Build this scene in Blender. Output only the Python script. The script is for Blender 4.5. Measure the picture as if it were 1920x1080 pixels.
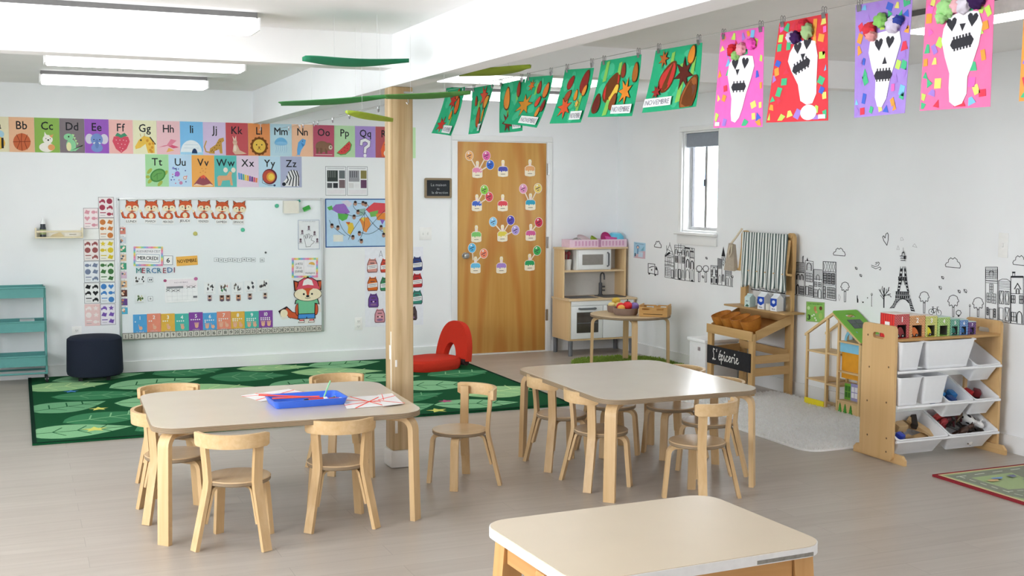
import bpy, bmesh, math, random
from mathutils import Vector, Matrix
random.seed(7)
for o in list(bpy.data.objects): bpy.data.objects.remove(o)
SC = bpy.context.scene
COL = SC.collection
PI = math.pi

# ------------------------------------------------------------------ camera
CX, CY, F = 960.0, 540.0, 2193.886
YAW, PITCH, ROLL, HC = .4003, .0836, .0047, 1.579
D, R, H = 10.398, 5.5425, 2.4276          # back wall, right wall, ceiling
FW = Vector((math.sin(YAW)*math.cos(PITCH), math.cos(YAW)*math.cos(PITCH), -math.sin(PITCH)))
r0 = Vector((math.cos(YAW), -math.sin(YAW), 0)); u0 = r0.cross(FW)
RT = r0*math.cos(ROLL) + u0*math.sin(ROLL)
UP = u0*math.cos(ROLL) - r0*math.sin(ROLL)
EYE = Vector((0, 0, HC))
cam = bpy.data.cameras.new('camera'); cam.sensor_width = 36; cam.lens = F*36/1920
cam.clip_start = .05; cam.clip_end = 1200
camo = bpy.data.objects.new('camera', cam); COL.objects.link(camo)
m = Matrix.Identity(4)
for i in range(3):
    m[i][0] = RT[i]; m[i][1] = UP[i]; m[i][2] = -FW[i]; m[i][3] = EYE[i]
camo.matrix_world = m
SC.camera = camo

# ------------------------------------------------------------------ exposure, sky, daylight
SC.view_settings.view_transform = 'Standard'; SC.view_settings.look = 'None'
SC.view_settings.gamma = 1; SC.view_settings.use_curve_mapping = False
SC.view_settings.exposure = 0.45
SC.cycles.use_denoising = True
SC.cycles.max_bounces = 10; SC.cycles.diffuse_bounces = 6
SC.cycles.sample_clamp_indirect = 6
w = bpy.data.worlds.new('sky'); SC.world = w; w.use_nodes = True
bg = w.node_tree.nodes['Background']
bg.inputs['Color'].default_value = (.93, .97, 1, 1); bg.inputs['Strength'].default_value = 12.0

def area_light(name, loc, rot, sx, sy, power, col=(1, 1, 1)):
    l = bpy.data.lights.new(name, 'AREA'); l.shape = 'RECTANGLE'; l.size = sx; l.size_y = sy
    l.energy = power; l.color = col
    o = bpy.data.objects.new(name, l); COL.objects.link(o); o.location = loc; o.rotation_euler = rot
    return o
# the sky enters by the windows: light portals mark the openings for the sampler
def portal(name, loc, rot, sx, sy):
    o = area_light(name, loc, rot, sx, sy, 1); o.data.cycles.is_portal = True
portal('portal_left_window', (-2.64, 3.3, 1.45), (0, -PI/2, 0), 1.5, 3.4)
portal('portal_far_left_window', (-2.64, 6.8, 1.45), (0, -PI/2, 0), 1.5, .8)
portal('portal_added_rear_window', (4.5, -2.44, 1.45), (PI/2, 0, 0), 1.0, 1.5)
portal('portal_small_window', (R+.1, 8.86, 1.66), (0, PI/2, 0), .89, .57)
LAMP = 6.0                                   # emission of the ceiling fixtures

# ------------------------------------------------------------------ photo pixel -> point on a known plane
def ray(x, y): return FW + RT*((x-CX)/F) - UP*((y-CY)/F)
def at_z(x, y, z): d = ray(x, y); return EYE + d*((z-HC)/d.z)
def at_y(x, y, Y): d = ray(x, y); return EYE + d*(Y/d.y)
def at_x(x, y, X): d = ray(x, y); return EYE + d*(X/d.x)

# ------------------------------------------------------------------ materials
def lin(h):
    if not isinstance(h, str): return tuple(h)
    h = h.lstrip('#'); o = []
    for i in (0, 2, 4):
        c = int(h[i:i+2], 16)/255
        o.append(c/12.92 if c <= .04045 else ((c+.055)/1.055)**2.4)
    return tuple(o)
MATS = {}
def mat(hexc, rough=.6, spec=.35, metal=0, var=.06, scale=30, name=None):
    """plain painted / printed material with a faint procedural mottle"""
    key = (hexc, rough, spec, metal, var, scale)
    if key in MATS: return MATS[key]
    M = bpy.data.materials.new(name or 'paint_'+str(hexc).strip('#')); M.use_nodes = True
    nt = M.node_tree; b = nt.nodes['Principled BSDF']
    c = lin(hexc)
    b.inputs['Roughness'].default_value = rough; b.inputs['Metallic'].default_value = metal
    b.inputs['Specular IOR Level'].default_value = spec
    if var > 0:
        tc = nt.nodes.new('ShaderNodeTexCoord'); nz = nt.nodes.new('ShaderNodeTexNoise')
        nz.inputs['Scale'].default_value = scale; nz.inputs['Detail'].default_value = 3
        rp = nt.nodes.new('ShaderNodeValToRGB')
        rp.color_ramp.elements[0].position = .3; rp.color_ramp.elements[1].position = .7
        rp.color_ramp.elements[0].color = (*[max(0, k*(1-var)) for k in c], 1)
        rp.color_ramp.elements[1].color = (*[min(1, k*(1+var)) for k in c], 1)
        nt.links.new(tc.outputs['Object'], nz.inputs['Vector']); nt.links.new(nz.outputs['Fac'], rp.inputs['Fac'])
        nt.links.new(rp.outputs['Color'], b.inputs['Base Color'])
    else: b.inputs['Base Color'].default_value = (*c, 1)
    MATS[key] = M; return M
def pr(hexc): return mat(hexc, .7, .15, 0, .03)            # printed paper
def gloss(hexc): return mat(hexc, .3, .45, 0, .02)          # plastic
def wood(name, c1, c2, axis='z', rough=.45, scale=1.0, contrast=.5, knots=False, spec=.35):
    key = ('wood', name)
    if key in MATS: return MATS[key]
    M = bpy.data.materials.new(name); M.use_nodes = True; nt = M.node_tree; b = nt.nodes['Principled BSDF']
    tc = nt.nodes.new('ShaderNodeTexCoord'); mp = nt.nodes.new('ShaderNodeMapping')
    s = {'x': (2, 45, 45), 'y': (45, 2, 45), 'z': (45, 45, 2)}[axis]
    mp.inputs['Scale'].default_value = tuple(k*scale for k in s)
    nz = nt.nodes.new('ShaderNodeTexNoise'); nz.inputs['Scale'].default_value = 1; nz.inputs['Detail'].default_value = 5
    nz.inputs['Distortion'].default_value = .6
    n2 = nt.nodes.new('ShaderNodeTexNoise'); n2.inputs['Scale'].default_value = .22; n2.inputs['Detail'].default_value = 2
    mx = nt.nodes.new('ShaderNodeMath'); mx.operation = 'MULTIPLY_ADD'; mx.inputs[1].default_value = .55
    ml = nt.nodes.new('ShaderNodeMath'); ml.operation = 'MULTIPLY'; ml.inputs[1].default_value = .45
    rp = nt.nodes.new('ShaderNodeValToRGB')
    rp.color_ramp.elements[0].position = .5-.22/contrast*.5; rp.color_ramp.elements[1].position = .5+.22/contrast*.5
    rp.color_ramp.elements[0].color = (*lin(c2), 1); rp.color_ramp.elements[1].color = (*lin(c1), 1)
    L = nt.links.new
    L(tc.outputs['Object'], mp.inputs['Vector']); L(mp.outputs['Vector'], nz.inputs['Vector']); L(mp.outputs['Vector'], n2.inputs['Vector'])
    L(n2.outputs['Fac'], ml.inputs[0]); L(nz.outputs['Fac'], mx.inputs[0]); L(ml.outputs[0], mx.inputs[2])
    L(mx.outputs[0], rp.inputs['Fac']); L(rp.outputs['Color'], b.inputs['Base Color'])
    b.inputs['Roughness'].default_value = rough; b.inputs['Specular IOR Level'].default_value = spec
    MATS[key] = M; return M
def emit(name, col, s):
    M = bpy.data.materials.new(name); M.use_nodes = True; b = M.node_tree.nodes['Principled BSDF']
    b.inputs['Base Color'].default_value = (.9, .9, .9, 1)
    b.inputs['Emission Color'].default_value = (*col, 1); b.inputs['Emission Strength'].default_value = s
    return M
def glass(name, tint=(1, 1, 1), rough=.0):
    M = bpy.data.materials.new(name); M.use_nodes = True; nt = M.node_tree
    for n in list(nt.nodes): nt.nodes.remove(n)
    o = nt.nodes.new('ShaderNodeOutputMaterial'); mx = nt.nodes.new('ShaderNodeMixShader')
    t = nt.nodes.new('ShaderNodeBsdfTransparent'); g = nt.nodes.new('ShaderNodeBsdfGlossy'); f = nt.nodes.new('ShaderNodeLayerWeight'); f.inputs['Blend'].default_value = .15
    t.inputs['Color'].default_value = (*tint, 1); g.inputs['Roughness'].default_value = rough
    L = nt.links.new; L(f.outputs['Facing'], mx.inputs[0]); L(t.outputs[0], mx.inputs[1]); L(g.outputs[0], mx.inputs[2]); L(mx.outputs[0], o.inputs[0])
    return M

# ------------------------------------------------------------------ mesh builder
class MB:
    def __init__(s, m=None):
        s.v = []; s.f = []; s.mi = []; s.mats = []; s.cur = 0; s.M = Matrix.Identity(4)
        if m: s.mat(m)
    def mat(s, m):
        if m not in s.mats: s.mats.append(m)
        s.cur = s.mats.index(m); return s
    def add(s, vs, fs):
        n = len(s.v); s.v += [s.M @ Vector(p) for p in vs]
        s.f += [tuple(n+i for i in f) for f in fs]; s.mi += [s.cur]*len(fs); return s
    def box(s, x0, x1, y0, y1, z0, z1, bev=0, seg=2):
        if bev <= 0:
            return s.add([(x0,y0,z0),(x1,y0,z0),(x1,y1,z0),(x0,y1,z0),(x0,y0,z1),(x1,y0,z1),(x1,y1,z1),(x0,y1,z1)],
                         [(0,3,2,1),(4,5,6,7),(0,1,5,4),(1,2,6,5),(2,3,7,6),(3,0,4,7)])
        b = bmesh.new(); bmesh.ops.create_cube(b, size=1)
        for v in b.verts: v.co = ((x0+x1)/2+v.co.x*(x1-x0), (y0+y1)/2+v.co.y*(y1-y0), (z0+z1)/2+v.co.z*(z1-z0))
        bmesh.ops.bevel(b, geom=b.edges[:], offset=bev, segments=seg, affect='EDGES', profile=.5)
        return s.bm(b)
    def bm(s, b):
        b.verts.index_update()
        s.add([v.co[:] for v in b.verts], [tuple(v.index for v in f.verts) for f in b.faces]); b.free(); return s
    def prism(s, pts, z0, z1):
        n = len(pts)
        return s.add([(x, y, z0) for x, y in pts]+[(x, y, z1) for x, y in pts],
                     [tuple(range(n-1, -1, -1)), tuple(range(n, 2*n))]+[(i, (i+1) % n, n+(i+1) % n, n+i) for i in range(n)])
    def ring(s, outer, inner, z0, z1):
        """prism with a hole; outer and inner have the same number of points"""
        n = len(outer); vs = [(*p, z0) for p in outer]+[(*p, z0) for p in inner]+[(*p, z1) for p in outer]+[(*p, z1) for p in inner]
        fs = []
        for i in range(n):
            j = (i+1) % n
            fs += [(i, n+i, n+j, j), (2*n+i, 2*n+j, 3*n+j, 3*n+i), (i, j, 2*n+j, 2*n+i), (n+j, n+i, 3*n+i, 3*n+j)]
        return s.add(vs, fs)
    def lathe(s, prof, seg=24, c=(0, 0, 0), sx=1, sy=1):
        vs = []; fs = []; k = len(prof)
        for i in range(seg):
            a = 2*PI*i/seg
            for r, z in prof: vs.append((c[0]+r*math.cos(a)*sx, c[1]+r*math.sin(a)*sy, c[2]+z))
        for i in range(seg):
            j = (i+1) % seg
            for q in range(k-1): fs.append((i*k+q, j*k+q, j*k+q+1, i*k+q+1))
        if prof[0][0] > 1e-6: fs.append(tuple(i*k for i in range(seg-1, -1, -1)))
        if prof[-1][0] > 1e-6: fs.append(tuple(i*k+k-1 for i in range(seg)))
        return s.add(vs, fs)
    def cyl(s, p0, p1, r, seg=12, r2=None):
        return s.tube([p0, p1], r, seg, rr=[r, r if r2 is None else r2])
    def tube(s, pts, r, seg=8, closed=False, rr=None, flat=1.0):
        P = [Vector(p) for p in pts]; n = len(P); vs = []; fs = []; prev = None
        for i in range(n):
            if closed: t = P[(i+1) % n]-P[i-1]
            else: t = P[min(i+1, n-1)]-P[max(i-1, 0)]
            t.normalize()
            if prev is None:
                a = Vector((0, 0, 1)) if abs(t.z) < .9 else Vector((1, 0, 0)); u = t.cross(a).normalized()
            else: u = (prev-t*prev.dot(t)).normalized()
            prev = u; v = t.cross(u); q = rr[i] if rr else r
            for k in range(seg):
                a = 2*PI*k/seg; vs.append(P[i]+u*(q*math.cos(a))+v*(q*flat*math.sin(a)))
        for i in range(n if closed else n-1):
            j = (i+1) % n
            for k in range(seg):
                l = (k+1) % seg; fs.append((i*seg+k, i*seg+l, j*seg+l, j*seg+k))
        if not closed: fs += [tuple(range(seg-1, -1, -1)), tuple((n-1)*seg+k for k in range(seg))]
        return s.add(vs, fs)
    def strip(s, pts, wv, w, t):
        """flat laminated strip following pts; wv = width direction (constant), w width, t thickness"""
        P = [Vector(p) for p in pts]; wv = Vector(wv).normalized(); n = len(P); vs = []; fs = []
        for i in range(n):
            tg = (P[min(i+1, n-1)]-P[max(i-1, 0)]).normalized(); nn = tg.cross(wv).normalized()
            for a, b in ((-1, -1), (1, -1), (1, 1), (-1, 1)): vs.append(P[i]+wv*(a*w/2)+nn*(b*t/2))
        for i in range(n-1):
            for k in range(4):
                l = (k+1) % 4; fs.append((i*4+k, i*4+l, i*4+4+l, i*4+4+k))
        fs += [(3, 2, 1, 0), tuple((n-1)*4+k for k in range(4))]
        return s.add(vs, fs)
    def ell(s, c, rx, ry, rz, seg=16, rings=8):
        prof = [(math.cos(-PI/2+PI*i/rings), math.sin(-PI/2+PI*i/rings)) for i in range(rings+1)]
        vs = []; fs = []
        for r, z in prof:
            for k in range(seg):
                a = 2*PI*k/seg; vs.append((c[0]+rx*r*math.cos(a), c[1]+ry*r*math.sin(a), c[2]+rz*z))
        for i in range(rings):
            for k in range(seg):
                l = (k+1) % seg; fs.append((i*seg+k, i*seg+l, i*seg+seg+l, i*seg+seg+k))
        return s.add(vs, fs)
    def build(s, name, parent=None, angle=35, base=True):
        vs = s.v
        me = bpy.data.meshes.new(name)
        o = bpy.data.objects.new(name, me); COL.objects.link(o)
        if parent is not None:
            o.parent = parent; inv = wm(parent).inverted()
            vs = [inv @ p for p in vs] if s.world else vs
        elif base and vs:
            lo = Vector([min(p[i] for p in vs) for i in range(3)]); hi = Vector([max(p[i] for p in vs) for i in range(3)])
            c = Vector(((lo.x+hi.x)/2, (lo.y+hi.y)/2, lo.z)); vs = [p-c for p in vs]; o.location = c
        me.from_pydata([tuple(p) for p in vs], [], s.f)
        for k in s.mats: me.materials.append(k)
        me.polygons.foreach_set('material_index', s.mi)
        b = bmesh.new(); b.from_mesh(me); bmesh.ops.remove_doubles(b, verts=b.verts, dist=1e-6) if len(vs) < 20000 else None
        bmesh.ops.recalc_face_normals(b, faces=b.faces); b.to_mesh(me); b.free()
        me.polygons.foreach_set('use_smooth', [True]*len(me.polygons)); me.set_sharp_from_angle(angle=math.radians(angle))
        return o
    world = True
class LB(MB):                         # builder whose coordinates are already local to the parent
    world = False
def wm(o):
    m = o.matrix_basis
    return wm(o.parent) @ m if o.parent else m
def thing(name, label, cat, loc=(0, 0, 0), rz=0, group=None):
    o = bpy.data.objects.new(name, None); o.empty_display_size = .1; COL.objects.link(o)
    o.location = loc; o.rotation_euler = (0, 0, rz); return tag(o, label, cat, group)
def tag(o, label, cat, group=None, kind=None):
    o['label'] = label; o['category'] = cat
    if group: o['group'] = group
    if kind: o['kind'] = kind
    return o
def struct(o, label=None):
    o['kind'] = 'structure'
    if label: o['label'] = label
    return o
def dup(root, loc, rz, label):
    r = root.copy(); COL.objects.link(r); r.location = loc; r.rotation_euler = (0, 0, rz); r['label'] = label
    for ch in list(root.children):
        c = ch.copy(); COL.objects.link(c); c.parent = r
        for g in list(ch.children):
            d = g.copy(); COL.objects.link(d); d.parent = c
    return r
def arc(cx, cy, r, a0, a1, n): return [(cx+r*math.cos(a0+(a1-a0)*i/n), cy+r*math.sin(a0+(a1-a0)*i/n)) for i in range(n+1)]
def rrect(x0, x1, y0, y1, r, n=6):
    return arc(x1-r, y1-r, r, 0, PI/2, n)+arc(x0+r, y1-r, r, PI/2, PI, n)+arc(x0+r, y0+r, r, PI, 1.5*PI, n)+arc(x1-r, y0+r, r, 1.5*PI, 2*PI, n)

# ------------------------------------------------------------------ lettering (outlines of Blender's built-in typeface)
GL = {}
def make_glyphs():
    chars = "ABCDEFGHIJKLMNOPQRSTUVWXYZabcdefghijklmnopqrstuvwxyz0123456789'?éÉ!:.-"
    tmp = []
    for c in chars:
        cu = bpy.data.curves.new('t', 'FONT'); cu.body = c; cu.size = 1; cu.resolution_u = 2
        o = bpy.data.objects.new('t', cu); COL.objects.link(o); tmp.append((c, o, cu))
    bpy.context.view_layer.update(); dg = bpy.context.evaluated_depsgraph_get()
    for c, o, cu in tmp:
        me = bpy.data.meshes.new_from_object(o.evaluated_get(dg))
        vs = [(v.co.x, v.co.y) for v in me.vertices]; fs = [tuple(p.vertices) for p in me.polygons]
        x0 = min(v[0] for v in vs); x1 = max(v[0] for v in vs)
        GL[c] = ([(x-x0, y) for x, y in vs], fs, x1-x0)
        bpy.data.objects.remove(o); bpy.data.curves.remove(cu); bpy.data.meshes.remove(me)
make_glyphs()
def text_width(s): return sum((.28 if c == ' ' else GL[c][2]+.09) for c in s)-.09

# ------------------------------------------------------------------ flat printed things: a sheet with its print in layers
class Card(MB):
    """fn maps drawing coordinates to a 3D point, nrm is the side the print faces"""
    def __init__(s, fn, nrm, step=.00006):
        super().__init__(); s.fn = fn; s.n = Vector(nrm); s.z = 0; s.step = step
    def _p(s, u, v, z): return s.fn(u, v)+s.n*z
    def sheet(s, pts, col, t=.002):
        s.mat(pr(col) if isinstance(col, str) else col); n = len(pts)
        vs = [s._p(u, v, .0006) for u, v in pts]+[s._p(u, v, .0006+t) for u, v in pts]
        s.add(vs, [tuple(range(n)), tuple(range(n, 2*n))]+[(i, (i+1) % n, n+(i+1) % n, n+i) for i in range(n)])
        s.z = .0006+t; return s
    def poly(s, pts, col):
        s.z += s.step; s.mat(pr(col) if isinstance(col, str) else col)
        s.add([s._p(u, v, s.z) for u, v in pts], [tuple(range(len(pts)))]); return s
    def ell(s, cx, cy, rx, ry, col, n=18, a0=0, a1=2*PI, rot=0):
        full = a1-a0 > 6.2; k = n if full else n+1
        P = []
        for i in range(k):
            a = a0+(a1-a0)*i/n; x, y = rx*math.cos(a), ry*math.sin(a)
            P.append((cx+x*math.cos(rot)-y*math.sin(rot), cy+x*math.sin(rot)+y*math.cos(rot)))
        return s.poly(P, col)
    def rect(s, x0, y0, x1, y1, col): return s.poly([(x0, y0), (x1, y0), (x1, y1), (x0, y1)], col)
    def line(s, pts, w, col, asp=1.0, closed=False):
        """polyline of width w in drawing units (asp = v-units per u-unit of equal length)"""
        if closed: pts = list(pts)+[pts[0]]
        s.z += s.step; s.mat(pr(col) if isinstance(col, str) else col)
        for i_, ((x0, y0), (x1, y1)) in enumerate(zip(pts[:-1], pts[1:])):
            zz = s.z+.00003*(i_ % 4)
            dx, dy = x1-x0, (y1-y0)/asp; l = math.hypot(dx, dy) or 1e-9
            ex, ey = dx/l*w*.35, dy/l*w*.35*asp
            px, py = -dy/l*w/2, dx/l*w/2*asp
            s.add([s._p(a, b, zz) for a, b in ((x0-ex+px, y0-ey+py), (x1+ex+px, y1+ey+py), (x1+ex-px, y1+ey-py), (x0-ex-px, y0-ey-py))], [(0, 1, 2, 3)])
        s.z += .00008; return s
    def text(s, t, x, y, h, col, asp=1.0, width=None, rot=0, sx=1.0, bold=0):
        """centred at x, baseline y, h = size in v-units"""
        s.z += s.step; s.mat(pr(col) if isinstance(col, str) else col)
        tw = text_width(t); hu = h/asp*sx
        if width: hu = width/max(tw, .1)
        cx = -tw/2
        for c in t:
            if c == ' ': cx += .28; continue
            vs, fs, w = GL[c]
            for ki, k in enumerate(((0, 0), (bold, 0), (0, bold), (bold, bold)) if bold else ((0, 0),)):
                q = []
                for a, b in vs:
                    X, Y = (cx+a+k[0])*hu, (b+k[1])*h
                    q.append((x+X*math.cos(rot)-Y/asp*math.sin(rot), y+X*asp*math.sin(rot)+Y*math.cos(rot)))
                s.add([s._p(a, b, s.z+.00004*ki) for a, b in q], fs)
            cx += w+.09
        s.z += .00014; return s
def back_px(u, v): p = at_y(u, v, D); return p                 # drawing in photo pixels on the back wall
def right_px(u, v): p = at_x(u, v, R); return p
NB, NR = (0, -1, 0), (-1, 0, 0)
def board_px(off):
    return lambda u, v: at_y(u, v, D-off)
def local_fn(o, ux, vy, w, h):
    o, ux, vy = Vector(o), Vector(ux), Vector(vy)
    return lambda u, v: o+ux*(u*w)+vy*(v*h)
def back_card(x, z, w, h, off=0, rot=0):
    """unit square card, lower left at x,z on the back wall"""
    c, s = math.cos(rot), math.sin(rot)
    return Card(local_fn((x, D-off, z), (c, 0, s), (-s, 0, c), w, h), NB)
# ================================================================== the room
def wall_mat(name, col, var=.015):
    return mat(col, .75, .2, 0, var, 3, name)
WHITE = wall_mat('wall_paint', 'f0f2f4'); CEIL = wall_mat('ceiling_paint', 'f3f2f2')
TRIM = mat('eceded', .45, .35, 0, .01, 5, 'trim_paint')
def floor_mat():
    M = bpy.data.materials.new('vinyl_planks'); M.use_nodes = True; nt = M.node_tree; b = nt.nodes['Principled BSDF']; L = nt.links.new
    tc = nt.nodes.new('ShaderNodeTexCoord')
    br = nt.nodes.new('ShaderNodeTexBrick'); br.offset = .37; br.inputs['Scale'].default_value = 1
    br.inputs['Brick Width'].default_value = 1.22; br.inputs['Row Height'].default_value = .155
    br.inputs['Mortar Size'].default_value = .0012; br.inputs['Mortar Smooth'].default_value = .2
    br.inputs['Color1'].default_value = (0, 0, 0, 1); br.inputs['Color2'].default_value = (1, 1, 1, 1); br.inputs['Mortar'].default_value = (.2, .2, .2, 1)
    mp = nt.nodes.new('ShaderNodeMapping'); mp.inputs['Scale'].default_value = (1.6, 22, 1)
    nz = nt.nodes.new('ShaderNodeTexNoise'); nz.inputs['Scale'].default_value = 1; nz.inputs['Detail'].default_value = 6; nz.inputs['Distortion'].default_value = .8
    n2 = nt.nodes.new('ShaderNodeTexNoise'); n2.inputs['Scale'].default_value = 1.3; n2.inputs['Detail'].default_value = 2
    ad = nt.nodes.new('ShaderNodeVectorMath'); ad.operation = 'ADD'
    L(tc.outputs['Object'], br.inputs['Vector']); L(tc.outputs['Object'], mp.inputs['Vector'])
    L(mp.outputs['Vector'], ad.inputs[0]); sc = nt.nodes.new('ShaderNodeVectorMath'); sc.operation = 'SCALE'; sc.inputs['Scale'].default_value = 7
    L(br.outputs['Color'], sc.inputs[0]); L(sc.outputs[0], ad.inputs[1]); L(ad.outputs[0], nz.inputs['Vector']); L(tc.outputs['Object'], n2.inputs['Vector'])
    a = nt.nodes.new('ShaderNodeMath'); a.operation = 'MULTIPLY_ADD'; a.inputs[1].default_value = .6
    c = nt.nodes.new('ShaderNodeMath'); c.operation = 'MULTIPLY'; c.inputs[1].default_value = .25
    e = nt.nodes.new('ShaderNodeMath'); e.operation = 'MULTIPLY_ADD'; e.inputs[1].default_value = .15
    L(n2.outputs['Fac'], c.inputs[0]); L(nz.outputs['Fac'], a.inputs[0]); L(c.outputs[0], a.inputs[2])
    sp = nt.nodes.new('ShaderNodeSeparateColor'); L(br.outputs['Color'], sp.inputs[0]); L(sp.outputs[0], e.inputs[0]); L(a.outputs[0], e.inputs[2])
    rp = nt.nodes.new('ShaderNodeValToRGB'); rp.color_ramp.elements[0].position = .28; rp.color_ramp.elements[1].position = .75
    rp.color_ramp.elements[0].color = (*lin('a49a90'), 1); rp.color_ramp.elements[1].color = (*lin('b6ada3'), 1)
    L(e.outputs[0], rp.inputs['Fac'])
    mx = nt.nodes.new('ShaderNodeMix'); mx.data_type = 'RGBA'; mx.inputs['B'].default_value = (*lin('7d746a'), 1)
    fm = nt.nodes.new('ShaderNodeMath'); fm.operation = 'MULTIPLY'; fm.inputs[1].default_value = .55
    L(br.outputs['Fac'], fm.inputs[0]); L(fm.outputs[0], mx.inputs['Factor']); L(rp.outputs['Color'], mx.inputs['A']); L(mx.outputs['Result'], b.inputs['Base Color'])
    b.inputs['Roughness'].default_value = .34; b.inputs['Specular IOR Level'].default_value = .4
    return M
XL, YF, T = -2.62, -2.42, .14
struct(MB(floor_mat()).box(XL-T, R+T, YF-T, D+T, -.1, 0).build('floor'))
struct(MB(CEIL).box(XL-T, R+T, YF-T, D+T, H, H+.1).build('ceiling'))
# back wall with the doorway cut out
DL, DR, DT = 3.837, 4.754, 2.03
struct(MB(WHITE).box(XL-T, DL-.03, D, D+T, 0, H).box(DR+.03, R+T, D, D+T, 0, H).box(DL-.03, DR+.03, D, D+T, DT+.03, H).build('wall_back'))
# right wall with the window cut out
WY0, WY1, WZ0, WZ1 = 8.575, 9.15, 1.215, 2.105
struct(MB(WHITE).box(R, R+T, YF, WY0, 0, H).box(R, R+T, WY1, D, 0, H).box(R, R+T, WY0, WY1, 0, WZ0).box(R, R+T, WY0, WY1, WZ1, H).build('wall_right'))
# walls out of view; left windows sized for daylight, rear window added for light
wl = MB(WHITE)
for a, b in ((YF, 1.6), (5.0, 6.4), (7.2, D)): wl.box(XL-T, XL, a, b, 0, H)
for a, b in ((1.6, 5.0), (6.4, 7.2)): wl.box(XL-T, XL, a, b, 0, .7).box(XL-T, XL, a, b, 2.2, H)
struct(wl.build('wall_left'))
wf = MB(WHITE)
for a, b in ((XL, 4.0), (5.0, R)): wf.box(a, b, YF-T, YF, 0, H)
for a, b in ((4.0, 5.0),): wf.box(a, b, YF-T, YF, 0, .7).box(a, b, YF-T, YF, 2.2, H)
struct(wf.build('wall_front'))
for n, (x0, x1, y0, y1) in enumerate(((XL-T, XL, 1.6, 5.0), (XL-T, XL, 6.4, 7.2), (4.0, 5.0, YF-T, YF))):  # frames of the unseen windows, the last one added for light
    f = MB(TRIM); lx = x1-x0 < y1-y0
    for t in (0, .5, 1):
        if lx: yy = y0+t*(y1-y0-.06); f.box(x0+.03, x0+.08, yy, yy+.06, .7, 2.2)
        else: xx = x0+t*(x1-x0-.06); f.box(xx, xx+.06, y0+.03, y0+.08, .7, 2.2)
    if lx: f.box(x0+.03, x0+.08, y0, y1, .7, .76).box(x0+.03, x0+.08, y0, y1, 2.14, 2.2)
    else: f.box(x0, x1, y0+.03, y0+.08, .7, .76).box(x0, x1, y0+.03, y0+.08, 2.14, 2.2)
    struct(f.build('window_%d' % (n+2)))
# beams
BX0, BX1, BZ = 1.93, 2.052, 2.147
struct(MB(WHITE).box(BX0, BX1, YF, D, BZ, H).build('trim_1'), 'white ceiling beam running from the back wall over the post')
struct(MB(CEIL).box(XL, BX0, 6.265, 6.43, 2.245, H).build('trim_2'), 'white cross beam left of the post')
struct(MB(CEIL).box(BX1, R, 6.29, 6.45, 2.25, H).build('trim_3'), 'white cross beam right of the post')
# baseboards
BB = .105
b = MB(TRIM).box(XL, DL-.064, D-.014, D, 0, BB).box(DR+.06, R-.014, D-.014, D, 0, BB); struct(b.build('baseboard_back'))
struct(MB(TRIM).box(R-.014, R, YF, D, 0, BB).build('baseboard_right'))
struct(MB(TRIM).box(XL, XL+.014, YF, D, 0, BB).build('baseboard_left'))

# ------------------------------------------------------------------ wooden post
PW = wood('post_wood', 'd6bd97', 'ad9066', 'z', .5, .7, .8)
post = thing('wooden_post', 'square natural wood post with white wrapped foot carrying the white ceiling beam', 'post', (1.99, 6.345, 0))
MB(PW).box(1.926, 2.054, 6.281, 6.41, .1, BZ, .008).build('post_shaft', post)
MB(mat('e3e0dc', .4, .4, 0, .03)).box(1.915, 2.065, 6.270, 6.421, 0, .1, .012).build('foot_wrap', post)
bk = MB(mat('b9b9bb', .3, .5, 1, .02))
bk.box(1.998, 2.05, 6.27, 6.279, 2.11, 2.12).tube([(2.02, 6.274, 2.11), (2.022, 6.268, 2.06), (2.015, 6.262, 2.05), (2.01, 6.268, 2.06)], .003, 6)
bk.build('hook', post)
wp = MB(mat('f2eee6', .5, .3, 0, .05))
for (x, y, z0, z1, w_) in ((1.95, 6.280, .2, .31, .008), (2.043, 6.280, .14, .25, .012), (1.925, 6.30, .43, .78, .006), (1.925, 6.32, .62, .70, .012), (1.95, 6.280, .58, .62, .006)):
    if y < 6.2805: wp.box(x-w_, x+w_, y-.0015, y+.001, z0, z1, .001)
    else: wp.box(x-.0005, x+.002, y-w_, y+w_, z0, z1, .001)
wp.build('paint_drips', post)

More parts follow.
